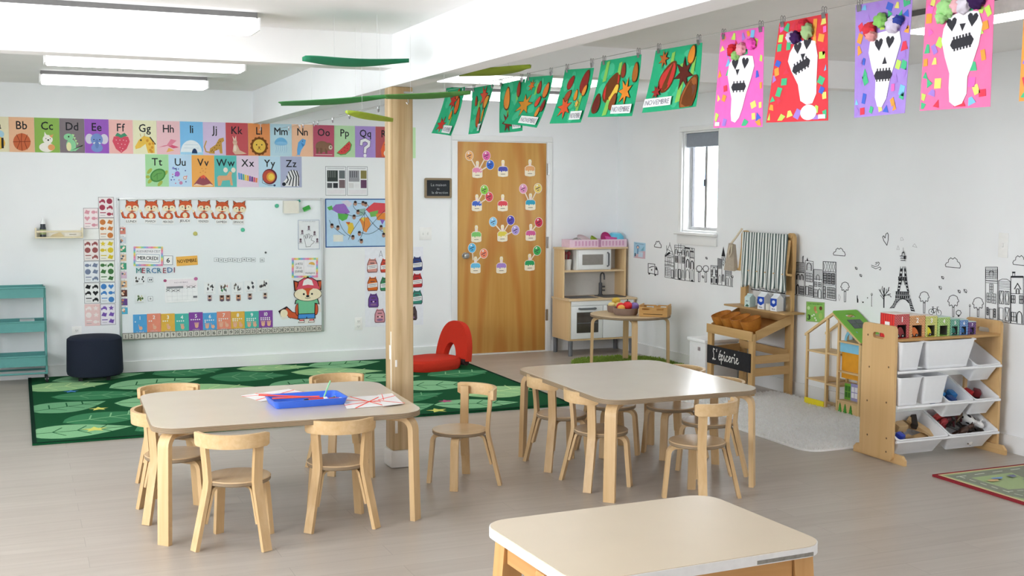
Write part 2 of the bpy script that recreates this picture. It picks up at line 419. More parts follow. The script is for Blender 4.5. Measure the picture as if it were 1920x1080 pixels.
# ------------------------------------------------------------------ door with its frame
dr = thing('door_1', 'flush birch veneer door in a white frame on the back wall', 'door', ((DL+DR)/2, D, 0)); struct(dr)
fr = MB(TRIM)
for x0, x1 in ((DL-.062, DL-.004), (DR+.004, DR+.058)): fr.box(x0, x1, D-.018, D-.0005, 0, DT+.0115, .004)
fr.box(DL-.062, DR+.058, D-.018, D-.0005, DT+.012, DT+.062, .004)
fr.box(DL-.029, DL-.002, D+.001, D+.13, 0, DT+.001).box(DR+.002, DR+.029, D+.001, D+.13, 0, DT+.001).box(DL-.029, DR+.029, D+.001, D+.13, DT+.0015, DT+.029)
fr.build('door_frame', dr)
def door_wood():
    M = wood('door_veneer', 'd0a25a', 'bb8740', 'z', .38, .5, .5); nt = M.node_tree; b = nt.nodes['Principled BSDF']; L = nt.links.new
    tc = nt.nodes.new('ShaderNodeTexCoord'); mp = nt.nodes.new('ShaderNodeMapping'); mp.inputs['Scale'].default_value = (3.4, 1, .42); mp.inputs['Location'].default_value = (.05, 0, .25)
    wv = nt.nodes.new('ShaderNodeTexWave'); wv.wave_type = 'RINGS'; wv.rings_direction = 'Y'; wv.inputs['Scale'].default_value = .62; wv.inputs['Distortion'].default_value = 2.2; wv.inputs['Detail'].default_value = 3; wv.inputs['Detail Scale'].default_value = 1.2
    mx = nt.nodes.new('ShaderNodeMix'); mx.data_type = 'RGBA'; mx.inputs['B'].default_value = (*lin('b5682a'), 1)
    rp = nt.nodes.new('ShaderNodeValToRGB'); rp.color_ramp.elements[0].position = .55; rp.color_ramp.elements[0].color = (0, 0, 0, 1); rp.color_ramp.elements[1].color = (.5, .5, .5, 1)
    src = b.inputs['Base Color'].links[0].from_socket
    L(tc.outputs['Object'], mp.inputs['Vector']); L(mp.outputs['Vector'], wv.inputs['Vector']); L(wv.outputs['Fac'], rp.inputs['Fac'])
    L(rp.outputs['Color'], mx.inputs['Factor']); L(src, mx.inputs['A']); L(mx.outputs['Result'], b.inputs['Base Color'])
    return M
MB(door_wood()).box(DL, DR, D-.002, D+.04, .012, DT, .002).build('door_leaf', dr)
STEEL = mat('b4b4b2', .25, .5, 1, .02)
kn = MB(STEEL); kn.M = Matrix.Translation((DL+.075, D-.0025, .955)) @ Matrix.Rotation(PI/2, 4, 'X')
kn.lathe([(0, 0), (.032, 0), (.032, .008), (.012, .012), (.012, .03), (.026, .036), (.03, .05), (.024, .062), (0, .066)], 20); kn.build('door_knob', dr)
for z in (.36, 1.07, 1.78):
    MB(STEEL).box(DR-.003, DR+.022, D-.021, D-.0185, z-.055, z+.055).cyl((DR+.006, D-.023, z-.055), (DR+.006, D-.023, z+.055), .006, 8).build('hinge', dr)
MB(mat('e6e4e0', .4, .4)).box(DL, DR, D-.016, D+.04, 0, .011).build('threshold', dr)

# ------------------------------------------------------------------ window on the right wall
ALU = mat('b9babb', .4, .4, .3, .02)
wn = thing('window_1', 'small sliding window with grey blind on the right wall', 'window', (R, (WY0+WY1)/2, WZ0)); struct(wn)
tr = MB(TRIM)
tr.box(R-.02, R-.0005, WY1, WY1+.05, WZ0-.003, WZ1-.0005, .004).box(R-.02, R-.0005, WY0-.0, WY1+.05, WZ1, WZ1+.045, .004)
tr.build('window_trim', wn)
MB(TRIM).box(R-.045, R-.0005, WY0-.01, WY1+.085, WZ0-.03, WZ0-.004, .005).build('window_sill', wn)
MB(TRIM).box(R-.016, R-.0005, WY0-.005, WY1+.07, WZ0-.115, WZ0-.032, .004).build('sill_apron', wn)
def frame4(mb, x0, x1, y0, y1, z0, z1, t):
    return mb.box(x0, x1, y0, y0+t, z0, z1).box(x0, x1, y1-t, y1, z0, z1).box(x0, x1, y0+t, y1-t, z0, z0+t).box(x0, x1, y0+t, y1-t, z1-t, z1)
frame4(MB(TRIM), R+.001, R+.10, WY0+.001, WY1-.001, WZ0+.001, WZ1-.001, .014).build('window_frame', wn)
frame4(MB(ALU), R+.065, R+.095, WY0+.015, WY1-.015, WZ0+.015, WZ1-.015, .028).build('outer_sash', wn)
DK = mat('55565a', .5, .3)
MB(ALU).mat(ALU).box(R+.06, R+.09, 8.845, 8.868, WZ0+.043, WZ1-.043).mat(DK).box(R+.059, R+.091, 8.868, 8.882, WZ0+.043, WZ1-.043).box(R+.064, R+.09, WY1-.052, WY1-.0435, WZ0+.043, WZ1-.043).build('meeting_stile', wn)
MB(DK).box(R+.045, R+.06, 8.872, 8.884, 1.62, 1.68, .002).build('window_latch', wn)
MB(glass('window_glass')).box(R+.076, R+.080, WY0+.043, WY1-.052, WZ0+.043, WZ1-.043).build('window_pane', wn)
MB(mat('8f959f', .8, .1, 0, .04)).box(R+.018, R+.05, WY0+.016, WY1-.016, WZ1-.14, WZ1-.016, .006).build('roller_blind', wn)

# ------------------------------------------------------------------ what the window looks out on: snowy ground, a rail, hills
struct(MB(mat('f4f6f8', .8, .1, 0, .01)).box(R+.3, 500, -200, 500, -.4, -.3).build('ground'))
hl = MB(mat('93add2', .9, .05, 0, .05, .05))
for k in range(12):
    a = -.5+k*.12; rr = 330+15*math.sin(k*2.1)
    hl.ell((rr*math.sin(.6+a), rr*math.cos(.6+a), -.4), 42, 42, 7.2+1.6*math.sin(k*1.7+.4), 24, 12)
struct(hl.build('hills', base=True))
rl = thing('railing', 'thin metal railing outside the window', 'railing', (8.5, 14, -.3)); ml = mat('8a8d90', .5, .4, .6)
MB(ml).cyl((7.2, 16, 1.62), (11, 11.5, 1.62), .018, 8).build('top_rail', rl)
for k in range(4): MB(ml).cyl((7.4+k, 15.76-k*1.185, -.3), (7.4+k, 15.76-k*1.185, 1.6), .014, 8).build('rail_post', rl)

# ------------------------------------------------------------------ ceiling fixtures
LENS = emit('lamp_diffuser', (.97, .985, 1), LAMP); LENS2 = emit('lamp_diffuser_side', (.97, .985, 1), 1.0); CHAS = mat('6b6a69', .5, .3)
def lamp(x0, x1, y0, y1, label):
    t = thing('ceiling_light', label, 'ceiling light', ((x0+x1)/2, (y0+y1)/2, H-.09), 0, 'fluorescent ceiling lights')
    MB(CHAS).box(x0+.01, x1-.01, y0+.03, y1-.03, H-.028, H-.0005).build('housing', t)
    MB(LENS2).box(x0+.012, x1-.012, y0, y1, H-.086, H-.028, .012).mat(LENS).prism(rrect(x0+.02, x1-.02, y0+.01, y1-.01, .008, 3), H-.0885, H-.0865).build('diffuser', t)
    MB(mat('f4f4f4', .4, .4)).box(x0, x0+.0115, y0, y1, H-.088, H-.028, .003).build('end_cap', t)
    MB(mat('f4f4f4', .4, .4)).box(x1-.0115, x1, y0, y1, H-.088, H-.028, .003).build('end_cap', t)
lamp(-.11, 1.11, 5.74, 5.97, 'long fluorescent ceiling light in front of the left cross beam')
lamp(.18, 1.40, 7.75, 7.95, 'long fluorescent ceiling light just beyond the left cross beam')
lamp(.18, 1.38, 9.2, 9.42, 'long fluorescent ceiling light nearest the whiteboard wall')
lamp(2.75, 3.97, 7.72, 7.94, 'long fluorescent ceiling light behind the green leaf papers, beyond the right cross beam')
lamp(3.35, 4.57, 9.2, 9.42, 'long fluorescent ceiling light nearest the wooden door')
lamp(3.9, 4.12, 3.3, 4.55, 'fluorescent ceiling light behind the last skull paper')
lamp(3.9, 4.12, .9, 2.15, 'added fluorescent ceiling light above the road map rug, out of the picture')  # extra unseen fixture, added to light the right side
lamp(-.11, 1.11, 2.2, 2.43, 'added fluorescent ceiling light above the viewer, out of the picture')  # second unseen fixture added to brighten the room
# ================================================================== tables and chairs
BIRCH = wood('birch', 'd9bb90', 'c6a272', 'z', .42, 1, .6)
BIRCHX = wood('birch_across', 'd9bb90', 'c6a272', 'x', .42, 1, .6)
SEAT = wood('birch_seat', 'cbb08e', 'bfa17b', 'x', .22, .8, .5)
def ply_mat(c1, c2, n=190):
    M = bpy.data.materials.new('plywood_edge'); M.use_nodes = True; nt = M.node_tree; b = nt.nodes['Principled BSDF']; L = nt.links.new
    tc = nt.nodes.new('ShaderNodeTexCoord'); mp = nt.nodes.new('ShaderNodeMapping'); mp.inputs['Scale'].default_value = (.6, .6, n)
    wv = nt.nodes.new('ShaderNodeTexWave'); wv.bands_direction = 'Z'; wv.inputs['Scale'].default_value = .32; wv.inputs['Distortion'].default_value = 1.5
    rp = nt.nodes.new('ShaderNodeValToRGB'); rp.color_ramp.elements[0].color = (*lin(c1), 1); rp.color_ramp.elements[1].color = (*lin(c2), 1)
    L(tc.outputs['Object'], mp.inputs['Vector']); L(mp.outputs['Vector'], wv.inputs['Vector']); L(wv.outputs['Fac'], rp.inputs['Fac']); L(rp.outputs['Color'], b.inputs['Base Color'])
    b.inputs['Roughness'].default_value = .6; return M
PLY = ply_mat('66584a', 'a8906f')
LAM = mat('d3c5b2', .2, 1.0, 0, .015, 6, 'table_laminate')
def l_leg(mb, foot, top, inward, z_top, w_, t_, rad=.05, run=.10):
    """laminated leg: from the floor up, bent over and running under the top"""
    fx, fy = foot; tx, ty = top; ix, iy = inward
    pts = [(fx, fy, 0)]
    zb = z_top-t_/2
    for k in range(7):
        a = PI/2*k/6; pts.append((tx+ix*rad*(1-math.cos(a)), ty+iy*rad*(1-math.cos(a)), zb-rad+rad*math.sin(a)))
    pts.append((tx+ix*(rad+run), ty+iy*(rad+run), zb))
    return mb.strip(pts, (-iy, ix, 0), w_, t_)
TZ = .53
def school_table(cx, cy, rz, lx, ly, label, lam=LAM):
    t = thing('school_table', label, 'table', (cx, cy, 0), rz, 'bentwood school tables')
    o = rrect(-lx/2, lx/2, -ly/2, ly/2, .13, 8)
    tp = LB(PLY).prism(o, TZ-.026, TZ-.002); tp.mat(lam).prism(rrect(-lx/2+.001, lx/2-.001, -ly/2+.001, ly/2-.001, .13, 8), TZ-.002, TZ)
    tp.build('tabletop', t)
    q = math.sqrt(.5)
    for sx in (-1, 1):
        for sy in (-1, 1):
            px, py = sx*(lx/2-.052), sy*(ly/2-.052)
            l_leg(LB(BIRCH), (px+sx*.008, py+sy*.008), (px, py), (-sx*q, -sy*q), TZ-.026, .06, .026, .055, .14).build('leg', t)
    return t
school_table(1.158, 5.71, -.03, 1.245, .98, 'bentwood school table carrying the blue tray and craft papers')
school_table(3.165, 5.735, 0, .95, 1.20, 'empty bentwood school table right of the wooden post with window glare on its top')

def make_chair(label):
    t = thing('school_chair', label, 'chair', (0, 0, 0), 0, 'bentwood children chairs')
    LB(PLY).lathe([(.142, .279), (.146, .283), (.146, .295)], 32).mat(SEAT).lathe([(0, .2951), (.1455, .2951), (.147, .297), (.144, .301), (0, .301)], 32).build('seat', t)
    q = math.sqrt(.5)
    for sy in (-1, 1):                                        # front legs
        dx, dy = q, sy*q
        l_leg(LB(BIRCH), (dx*.166, dy*.166), (dx*.146, dy*.146), (-dx, -dy), .279, .042, .022, .04, .06).build('front_leg', t)
    for sy in (-1, 1):                                        # rear legs run up to the back rail
        dx, dy = -q, sy*q
        prof = [(.222, 0), (.158, .262), (.153, .30), (.157, .36), (.165, .44), (.168, .505)]
        lg = LB(BIRCH).strip([(dx*r, dy*r, z) for r, z in prof], (-dy, dx, 0), .044, .019)
        lo = lg.build('rear_leg', t)
        st = LB(BIRCH)
        zb = .272; pts = [(.194-.019, .115), (.1425, .235)]+[(.140-.035*(1-math.cos(PI/2*k/5)), .242+.030*math.sin(PI/2*k/5)) for k in range(6)]+[(.06, .272)]
        st.strip([(dx*r, dy*r, z) for r, z in pts], (-dy, dx, 0), .042, .013).build('leg_bracket', lo)
    rail = LB(BIRCHX); n = 28; vs = []; fs = []                # curved back rail, wrapped round the outside of the posts
    for i in range(n+1):
        a = PI+(-1+2*i/n)*math.radians(60)
        e = abs(-1+2*i/n); zt = .522; zb = .460
        if e > .93: zt -= .006*((e-.93)/.07); zb += .008*((e-.93)/.07)
        for r, z in ((.186, zb), (.204, zb), (.206, zt), (.188, zt)): vs.append((r*math.cos(a), r*math.sin(a)*.93, z))
    for i in range(n):
        for k in range(4):
            l = (k+1) % 4; fs.append((i*4+k, i*4+l, i*4+4+l, i*4+4+k))
    fs += [(3, 2, 1, 0), tuple(n*4+k for k in range(4))]
    rail.add(vs, fs).build('back_rail', t)
    return t
CH = [  # x, y, heading, label
    (.68, 5.788, 0, 'bentwood chair at the left end of the table with the blue tray'),
    (.88, 5.224, math.radians(68), 'bentwood chair at the near left corner of the blue tray table, back to the viewer'),
    (1.372, 5.352, math.radians(83), 'bentwood chair under the near side of the table, right in front of the blue tray'),
    (.735, 6.335, math.radians(-86), 'bentwood chair behind the blue tray table, left one, its rail above the top'),
    (1.665, 6.36, math.radians(-84), 'bentwood chair behind the blue tray table, right one, next to the post'),
    (2.160, 5.820, math.radians(194.7), 'bentwood chair standing alone on the open floor between the two tables'),
    (2.862, 6.02, 0, 'bentwood chair pushed under the empty table, on its left side, farther of two'),
    (2.868, 5.54, 0, 'bentwood chair pushed under the empty table, on its left side, nearer of two'),
    (3.195, 5.095, math.radians(112), 'bentwood chair pulled out at the near end of the empty table, glare on its seat'),
    (3.535, 5.53, PI, 'bentwood chair under the right side of the empty table, nearer of two'),
    (3.575, 6.00, PI, 'bentwood chair under the right side of the empty table, farther of two, rail peeking over'),
    (3.27, 6.18, math.radians(-90), 'bentwood chair tucked wholly under the far end of the empty table'),
]
c0 = make_chair(CH[0][3]); c0.location = (CH[0][0], CH[0][1], 0); c0.rotation_euler = (0, 0, CH[0][2])
for x, y, a, lb in CH[1:]: dup(c0, (x, y, 0), a, lb)

# ------------------------------------------------------------------ near table with pine legs
LAM2 = mat('d3c4ac', .3, .45, 0, .02, 5, 'cream_laminate'); PINE = wood('pine', 'd4a56c', 'be8a50', 'z', .45, .6, .6); PINEX = wood('pine_across', 'd4a56c', 'be8a50', 'x', .45, .6, .6)
t = thing('pine_table', 'cream topped table with pine legs and chipped white edge in the foreground', 'table', (1.733, 3.018, 0), math.radians(2.3))
o = rrect(-.421, .421, -.314, .314, .085, 8)
LB(mat('e6e4e2', .5, .35, 0, .04)).prism(o, .521, .55).mat(LAM2).prism(rrect(-.418, .418, -.311, .311, .083, 8), .55, .552).build('tabletop', t)
LB(mat('8c877f', .7, .2, 0, .2, 60)).box(.16, .36, -.3152, -.3135, .524, .535).build('chipped_edge', t)
for sx in (-1, 1):
    for sy in (-1, 1):
        x, y = sx*.345, sy*.255
        LB(PINE).add([(x+sx*.035-.032, y+sy*.02-.032, 0), (x+sx*.035+.032, y+sy*.02-.032, 0), (x+sx*.035+.032, y+sy*.02+.032, 0), (x+sx*.035-.032, y+sy*.02+.032, 0),
                      (x-.034, y-.034, .52), (x+.034, y-.034, .52), (x+.034, y+.034, .52), (x-.034, y+.034, .52)],
                     [(0, 3, 2, 1), (4, 5, 6, 7), (0, 1, 5, 4), (1, 2, 6, 5), (2, 3, 7, 6), (3, 0, 4, 7)]).build('leg', t)
for sy in (-1, 1): LB(PINEX).box(-.31, .31, sy*.27-.012, sy*.27+.012, .44, .5205).build('apron', t)
PINEY = wood('pine_deep', 'd4a56c', 'be8a50', 'y', .45, .6, .6)
for sx in (-1, 1): LB(PINEY).box(sx*.36-.012, sx*.36+.012, -.22, .22, .44, .5205).build('apron', t)
LB(PINE).box(-.405, -.375, -.09, -.03, .40, .505, .012).build('hook_block', t)

# ------------------------------------------------------------------ blue tray with its craft supplies, papers on the table
BL = gloss('3d6ee0')
q = math.atan2(5.50-5.49, 1.45-1.10)
tr = MB(BL); tx, ty, a, b = 1.285, 5.625, .185, .118
tr.M = Matrix.Translation((tx, ty, TZ)) @ Matrix.Rotation(.02, 4, 'Z')
ob = rrect(-a+.016, a-.016, -b+.016, b-.016, .02); ot = rrect(-a, a, -b, b, .03); it = rrect(-a+.008, a-.008, -b+.008, b-.008, .024); ib = rrect(-a+.02, a-.02, -b+.02, b-.02, .018)
n = len(ob)
vs = [(*p, .0008) for p in ob]+[(*p, .036) for p in ot]+[(*p, .036) for p in it]+[(*p, .004) for p in ib]
fs = [tuple(range(n-1, -1, -1)), tuple(3*n+i for i in range(n))]
for k in range(3):
    for i in range(n): fs.append((k*n+i, k*n+(i+1) % n, (k+1)*n+(i+1) % n, (k+1)*n+i))
tag(tr.add(vs, fs).build('craft_tray'), 'shallow royal blue plastic tray of craft supplies on the left table', 'tray')
TM = tr.M
def tray_item(name, build, label, cat, group=None):
    m_ = MB(); m_.M = TM; build(m_); tag(m_.build(name), label, cat, group)
def gluestick(m_):
    m_.mat(gloss('d8413e')).cyl((.0, -.045, .018), (.075, -.035, .018), .0135, 14).mat(gloss('ececec')).cyl((.075, -.035, .018), (.095, -.0325, .018), .0136, 14).mat(gloss('222226')).cyl((.0, -.045, .018), (-.02, -.0475, .018), .012, 14)
tray_item('glue_stick', gluestick, 'red and white glue stick lying in the blue tray', 'glue stick')
def gs2(m_): m_.mat(gloss('c9332f')).cyl((.10, -.05, .017), (.15, -.06, .017), .012, 12).mat(gloss('f1f1f1')).cyl((.15, -.06, .017), (.162, -.0625, .017), .0122, 12)
tray_item('glue_stick', gs2, 'smaller red glue stick at the right of the blue tray', 'glue stick')
for k, (p, q_, c, lb) in enumerate((((-.22, .06, .046), (.02, -.005, .03), 'ef5a50', 'coral paper straw laid across the left rim of the blue tray'),
        ((-.17, -.015, .038), (.06, -.025, .034), 'f0685c', 'second coral paper straw lying along the blue tray'),
        ((.085, -.02, .03), (.165, .16, .075), '9be0b0', 'mint green paper straw sticking up out of the blue tray'))):
    tray_item('paper_straw', lambda m_: m_.mat(pr(c)).cyl(p, q_, .004, 8), lb, 'straw', 'paper straws in the blue tray')
for k, (x, y, r, c, lb) in enumerate(((-.115, -.05, .026, '2a2a33', 'black beaded ring in the blue tray'), (-.065, -.045, .022, 'd8d4cc', 'pale beaded ring in the blue tray'), (-.14, -.03, .018, '7a3b52', 'maroon beaded ring at the left of the blue tray'))):
    def bead(m_):
        m_.mat(gloss(c))
        for i in range(12): m_.ell((x+r*math.cos(i*PI/6), y+r*.8*math.sin(i*PI/6), .010), .0062, .0062, .0058, 8, 5)
    tray_item('bead_ring', bead, lb, 'bead ring')
tray_item('marker', lambda m_: m_.mat(gloss('2c9a86')).cyl((.12, .0, .011), (.155, .05, .011), .006, 10).mat(gloss('e8f0ee')).cyl((.155, .05, .011), (.163, .061, .011), .0064, 10), 'teal marker at the right end of the blue tray', 'marker')
tray_item('pencil', lambda m_: m_.mat(gloss('5a3f9a')).cyl((-.15, -.075, .009), (-.03, -.07, .009), .004, 6).mat(pr('e8c99a')).cyl((-.03, -.07, .009), (-.016, -.0693, .009), .004, 6, .0006), 'purple pencil along the front of the blue tray', 'pencil')
def craft_paper(quad, strips, label, lift=.001):
    P = [at_z(*p, TZ+lift) for p in quad]
    fn = lambda u, v: (P[0]*(1-u)+P[1]*u)*(1-v)+(P[3]*(1-u)+P[2]*u)*v
    c = Card(fn, (0, 0, 1)); c.sheet([(0, 0), (1, 0), (1, 1), (0, 1)], 'efebec', .0012)
    for a_, b_ in strips: c.line([a_, b_], .045, 'ee5848')
    tag(c.build('craft_paper'), label, 'paper', 'papers with red strips')
craft_paper([(489, 753), (592, 740), (541, 730), (452, 742)], [((-.02, .85), (1, .45)), ((.3, 1.0), (.75, -.02)), ((.0, .2), (1.0, .8)), ((.15, -.02), (.35, .4))], 'white paper with glued red strips lying left of the blue tray')
craft_paper([(650, 767), (735, 760), (720, 741), (640, 746)], [((.2, 0), (1, 1.02)), ((.2, 1.02), (.85, -.02)), ((0, .3), (1, .55)), ((.05, .75), (.9, .3))], 'white paper with a red strip cross lying right of the blue tray')
craft_paper([(718, 762), (757, 757), (735, 738), (708, 741)], [((-.1, .5), (1.05, .02)), ((-.1, .55), (1.0, .75)), ((.3, 1.02), (.2, .5))], 'white paper with red strips at the right end of the left table', .006)

# ================================================================== rugs
def rug_mat(name, c, var=.15, scale=260):
    M = mat(c, .95, .05, 0, var, scale, name); return M
def decal_rug(x0, x1, y0, y1, base, label, cat='rug', t=.012):
    fn = lambda u, v: Vector((u, v, 0))
    c = Card(fn, (0, 0, 1)); c.sheet([(x0, y0), (x1, y0), (x1, y1), (x0, y1)], base, t); return c
GR = decal_rug(.05, 3.74, 7.66, 10.37, rug_mat('rug_dark_green', '1a5031'), '')
RC = {k: rug_mat('rug_'+k, v) for k, v in dict(lt='86bb8d', md='6ea67c', dk='3f8058', pale='98c48e', vein='c9e2a4', dv='1f5a38', star='d6d774', pink='c05a86', blue='4e86c4', edge='0f2c20').items()}
def leaf(c, x, y, l, w_, rot, col, vein, tip=1):
    c.z = .0126+.0002*(int(x*7+y*13) % 4)
    P = []; cs, sn = math.cos(rot), math.sin(rot)
    def T_(a, b): return (x+a*cs-b*sn, y+a*sn+b*cs)
    n = 12
    for i in range(n): a = i/n; P.append(T_(-l/2+l*a, w_/2*math.sin(PI*a**(.75 if tip else 1))))
    for i in range(n): a = 1-i/n; P.append(T_(-l/2+l*a, -w_/2*math.sin(PI*a**(.75 if tip else 1))))
    ok = [(min(3.73, max(.06, p[0])), min(10.36, max(7.67, p[1]))) for p in P]
    c.poly(ok, RC[col])
    if vein:
        def lim(p): return (min(3.72, max(.07, p[0])), min(10.35, max(7.68, p[1])))
        c.line([lim(T_(-l*.45, 0)), lim(T_(l*.42, 0))], .014, RC[vein])
        for k in (-.22, 0, .2):
            for s_ in (-1, 1): c.line([lim(T_(l*k, 0)), lim(T_(l*k+l*.1, s_*w_*.3))], .010, RC[vein])
rnd = random.Random(11)
pal = [('lt', 'dv'), ('dk', 'md'), ('pale', 'vein'), ('md', 'dv'), ('lt', 'dv'), ('dk', 'lt'), ('pale', 'vein')]
k = 0; ys = 7.93; row = 0
while ys < 10.25:
    xx = .32+(.27 if row % 2 else 0)
    while xx < 3.7:
        l_ = rnd.uniform(.60, .80); cc = pal[k % 7]; k += 1
        leaf(GR, xx+rnd.uniform(-.04, .04), ys+rnd.uniform(-.06, .06), l_, rnd.uniform(.36, .54), rnd.uniform(-.35, .45), cc[0], cc[1]); xx += l_*.5+.37
    ys += .46; row += 1
def star(c, x, y, r, col):
    c.z = .0142
    c.poly([(x+(r if i % 2 == 0 else r*.45)*math.cos(PI/2+i*PI/5), y+(r if i % 2 == 0 else r*.45)*math.sin(PI/2+i*PI/5)) for i in range(10)], RC[col])
for x, y, r, cl in ((.43, 7.98, .085, 'star'), (.50, 8.72, .07, 'star'), (1.0, 7.80, .07, 'pink'), (2.72, 7.78, .08, 'star'), (.35, 9.55, .06, 'blue'), (3.4, 8.7, .08, 'blue'), (2.9, 8.1, .06, 'pink')): star(GR, x, y, r, cl)
for q in (((.05, 7.66), (3.74, 7.66), (3.74, 7.685), (.05, 7.685)), ((.05, 7.685), (.075, 7.685), (.075, 10.37), (.05, 10.37)), ((3.715, 7.685), (3.74, 7.685), (3.74, 10.37), (3.715, 10.37))): GR.poly(q, RC['edge'])
tag(GR.build('leaf_rug'), 'large dark green rug patterned with pale leaves before the whiteboard', 'rug')

# road map rug
RR = decal_rug(4.655, 5.46, 3.55, 4.985, rug_mat('rug_red', '8a2f35'), '')
def rp(u, v): return (4.655+u, 4.985-v)
def RCm(h): return rug_mat('rug_'+h, h, .08)
RR.poly([rp(.02, .02), rp(.79, .02), rp(.79, 1.41), rp(.02, 1.41)], RCm('d8c39a')).poly([rp(.035, .035), rp(.78, .035), rp(.78, 1.4), rp(.035, 1.4)], RCm('a3b487'))
for pts in ([(.08, .10), (.76, .08)], [(.10, .10), (.09, .5), (.2, .9), (.1, 1.38)], [(.09, .45), (.4, .5), (.76, .42)], [(.4, .5), (.5, .09)], [(.2, .9), (.76, .85)], [(.45, .87), (.55, 1.38)]):
    RR.line([rp(*p) for p in pts], .09, RCm('8b8f80'))
for pts in ([(.08, .10), (.76, .08)], [(.10, .10), (.09, .5), (.2, .9)], [(.09, .45), (.4, .5), (.76, .42)]): 
    for (a0, b0), (a1, b1) in zip(pts[:-1], pts[1:]):
        for i in range(0, 10, 2): RR.line([rp(a0+(a1-a0)*i/10, b0+(b1-b0)*i/10), rp(a0+(a1-a0)*(i+1)/10, b0+(b1-b0)*(i+1)/10)], .008, RCm('d9dccb'))
rnd = random.Random(3)
for i in range(80):
    u, v = rnd.uniform(.15, .72), rnd.uniform(.16, 1.35); cl = rnd.choice(['cfb183', '7b9bd0', '6aa074', 'e0ddcc', 'b5c47c', '7a7d92', 'b4d0de', '4f6a52', 'd9c9a0'])
    RR.poly([rp(u, v), rp(u+rnd.uniform(.03, .09), v+rnd.uniform(-.02, .02)), rp(u+rnd.uniform(.03, .08), v+rnd.uniform(.02, .05)), rp(u, v+rnd.uniform(.02, .05))], RCm(cl))
tag(RR.build('road_map_rug'), 'play rug printed with roads and a dark red border at the right edge', 'rug')

# shaggy rugs: a backing and one mass of pile
def shag(name, cx, cy, sx, sy, rot, col, hgt, n, label, corner=.12, wid=.0042):
    t = thing(name, label, 'rug', (cx, cy, 0), rot)
    LB(rug_mat(name+'_backing', col, .05, 60)).prism(rrect(-sx/2, sx/2, -sy/2, sy/2, corner, 6), .001, .012).build('backing', t)
    pm = rug_mat(name+'_pile', col, .08, 40); nt = pm.node_tree; bs = nt.nodes['Principled BSDF']; tl = nt.nodes.new('ShaderNodeBsdfTranslucent'); mx = nt.nodes.new('ShaderNodeMixShader'); mx.inputs[0].default_value = .5
    nt.links.new(bs.inputs['Base Color'].links[0].from_socket, tl.inputs['Color']); nt.links.new(bs.outputs[0], mx.inputs[1]); nt.links.new(tl.outputs[0], mx.inputs[2]); nt.links.new(mx.outputs[0], nt.nodes['Material Output'].inputs[0])
    r_ = random.Random(5); p = LB(pm); vs = []; fs = []
    for i in range(n):
        x, y = r_.uniform(-sx/2+.01, sx/2-.01), r_.uniform(-sy/2+.01, sy/2-.01)
        ddx = max(0, abs(x)-(sx/2-corner)); ddy = max(0, abs(y)-(sy/2-corner))
        if math.hypot(ddx, ddy) > corner: continue
        a = r_.uniform(0, 2*PI); h_ = hgt*r_.uniform(.6, 1.2); le = r_.uniform(.004, .028); b2 = r_.uniform(0, 2*PI)
        dx, dy = math.cos(a)*wid, math.sin(a)*wid; ex, ey = math.cos(b2)*le, math.sin(b2)*le; k0 = len(vs)
        vs += [(x-dx, y-dy, .010), (x+dx, y+dy, .010), (x+ex*.5+dx*.8, y+ey*.5+dy*.8, .010+h_*.7), (x+ex*.5-dx*.8, y+ey*.5-dy*.8, .010+h_*.7), (x+ex, y+ey, .010+h_)]
        fs += [(k0, k0+1, k0+2, k0+3), (k0+3, k0+2, k0+4)]
    o = p.add(vs, fs).build('pile', t); o['kind'] = 'stuff'
shag('shaggy_rug', 4.90, 6.62, 1.06, 1.80, 0, 'fdfcfa', .024, 42000, 'white shaggy rug under the toy rack and dollhouse')
shag('grass_rug', 5.03, 9.17, .92, 1.12, 0, '9bb557', .026, 12000, 'grass green fluffy rug under the round table', .4)
# ================================================================== alphabet cards on the back wall
K = '2b2b30'
def dots(c, pts, r, col, asp=.75):
    for x, y in pts: c.ell(x, y, r, r*asp, col, 8)
def art_bee(c): c.ell(.6, .5, .22, .12, 'a9cfe0'); c.ell(.5, .25, .35, .2, 'e9b84a'); [c.rect(x, .1, x+.09, .4, K) for x in (.3, .5, .7)]
def art_ball(c):
    c.ell(.5, .29, .34, .25, 'c96a45', 26)
    for p in ([(.16, .29), (.84, .31)], [(.5, .54), (.47, .3), (.5, .04)], [(.3, .5), (.42, .3), (.3, .09)], [(.72, .5), (.6, .3), (.7, .08)]): c.line(p, .022, '7d3a28', .75)
def art_cat(c):
    c.ell(.47, .15, .30, .14, 'f3efe6'); c.ell(.66, .15, .14, .09, 'e0a06a'); c.ell(.52, .38, .2, .13, 'f3efe6'); c.poly([(.38, .44), (.40, .60), (.5, .49)], 'f3efe6'); c.poly([(.58, .49), (.76, .53), (.68, .42)], 'e0a06a')
    c.ell(.54, .36, .035, .025, K); dots(c, [(.45, .4), (.62, .4)], .02, K)
def art_dino(c):
    c.ell(.36, .46, .2, .1, '8fcf9e'); c.ell(.45, .22, .2, .18, '8fcf9e'); c.poly([(.52, .12), (.9, .2), (.93, .24), (.62, .05), (.4, .06)], '8fcf9e'); c.ell(.36, .18, .1, .13, 'e9e3b0'); c.ell(.36, .47, .03, .025, K)
    for i in range(4): c.poly([(.5+.05*i, .55-.08*i), (.6+.05*i, .53-.08*i), (.54+.05*i, .46-.08*i)], 'b9dca0')
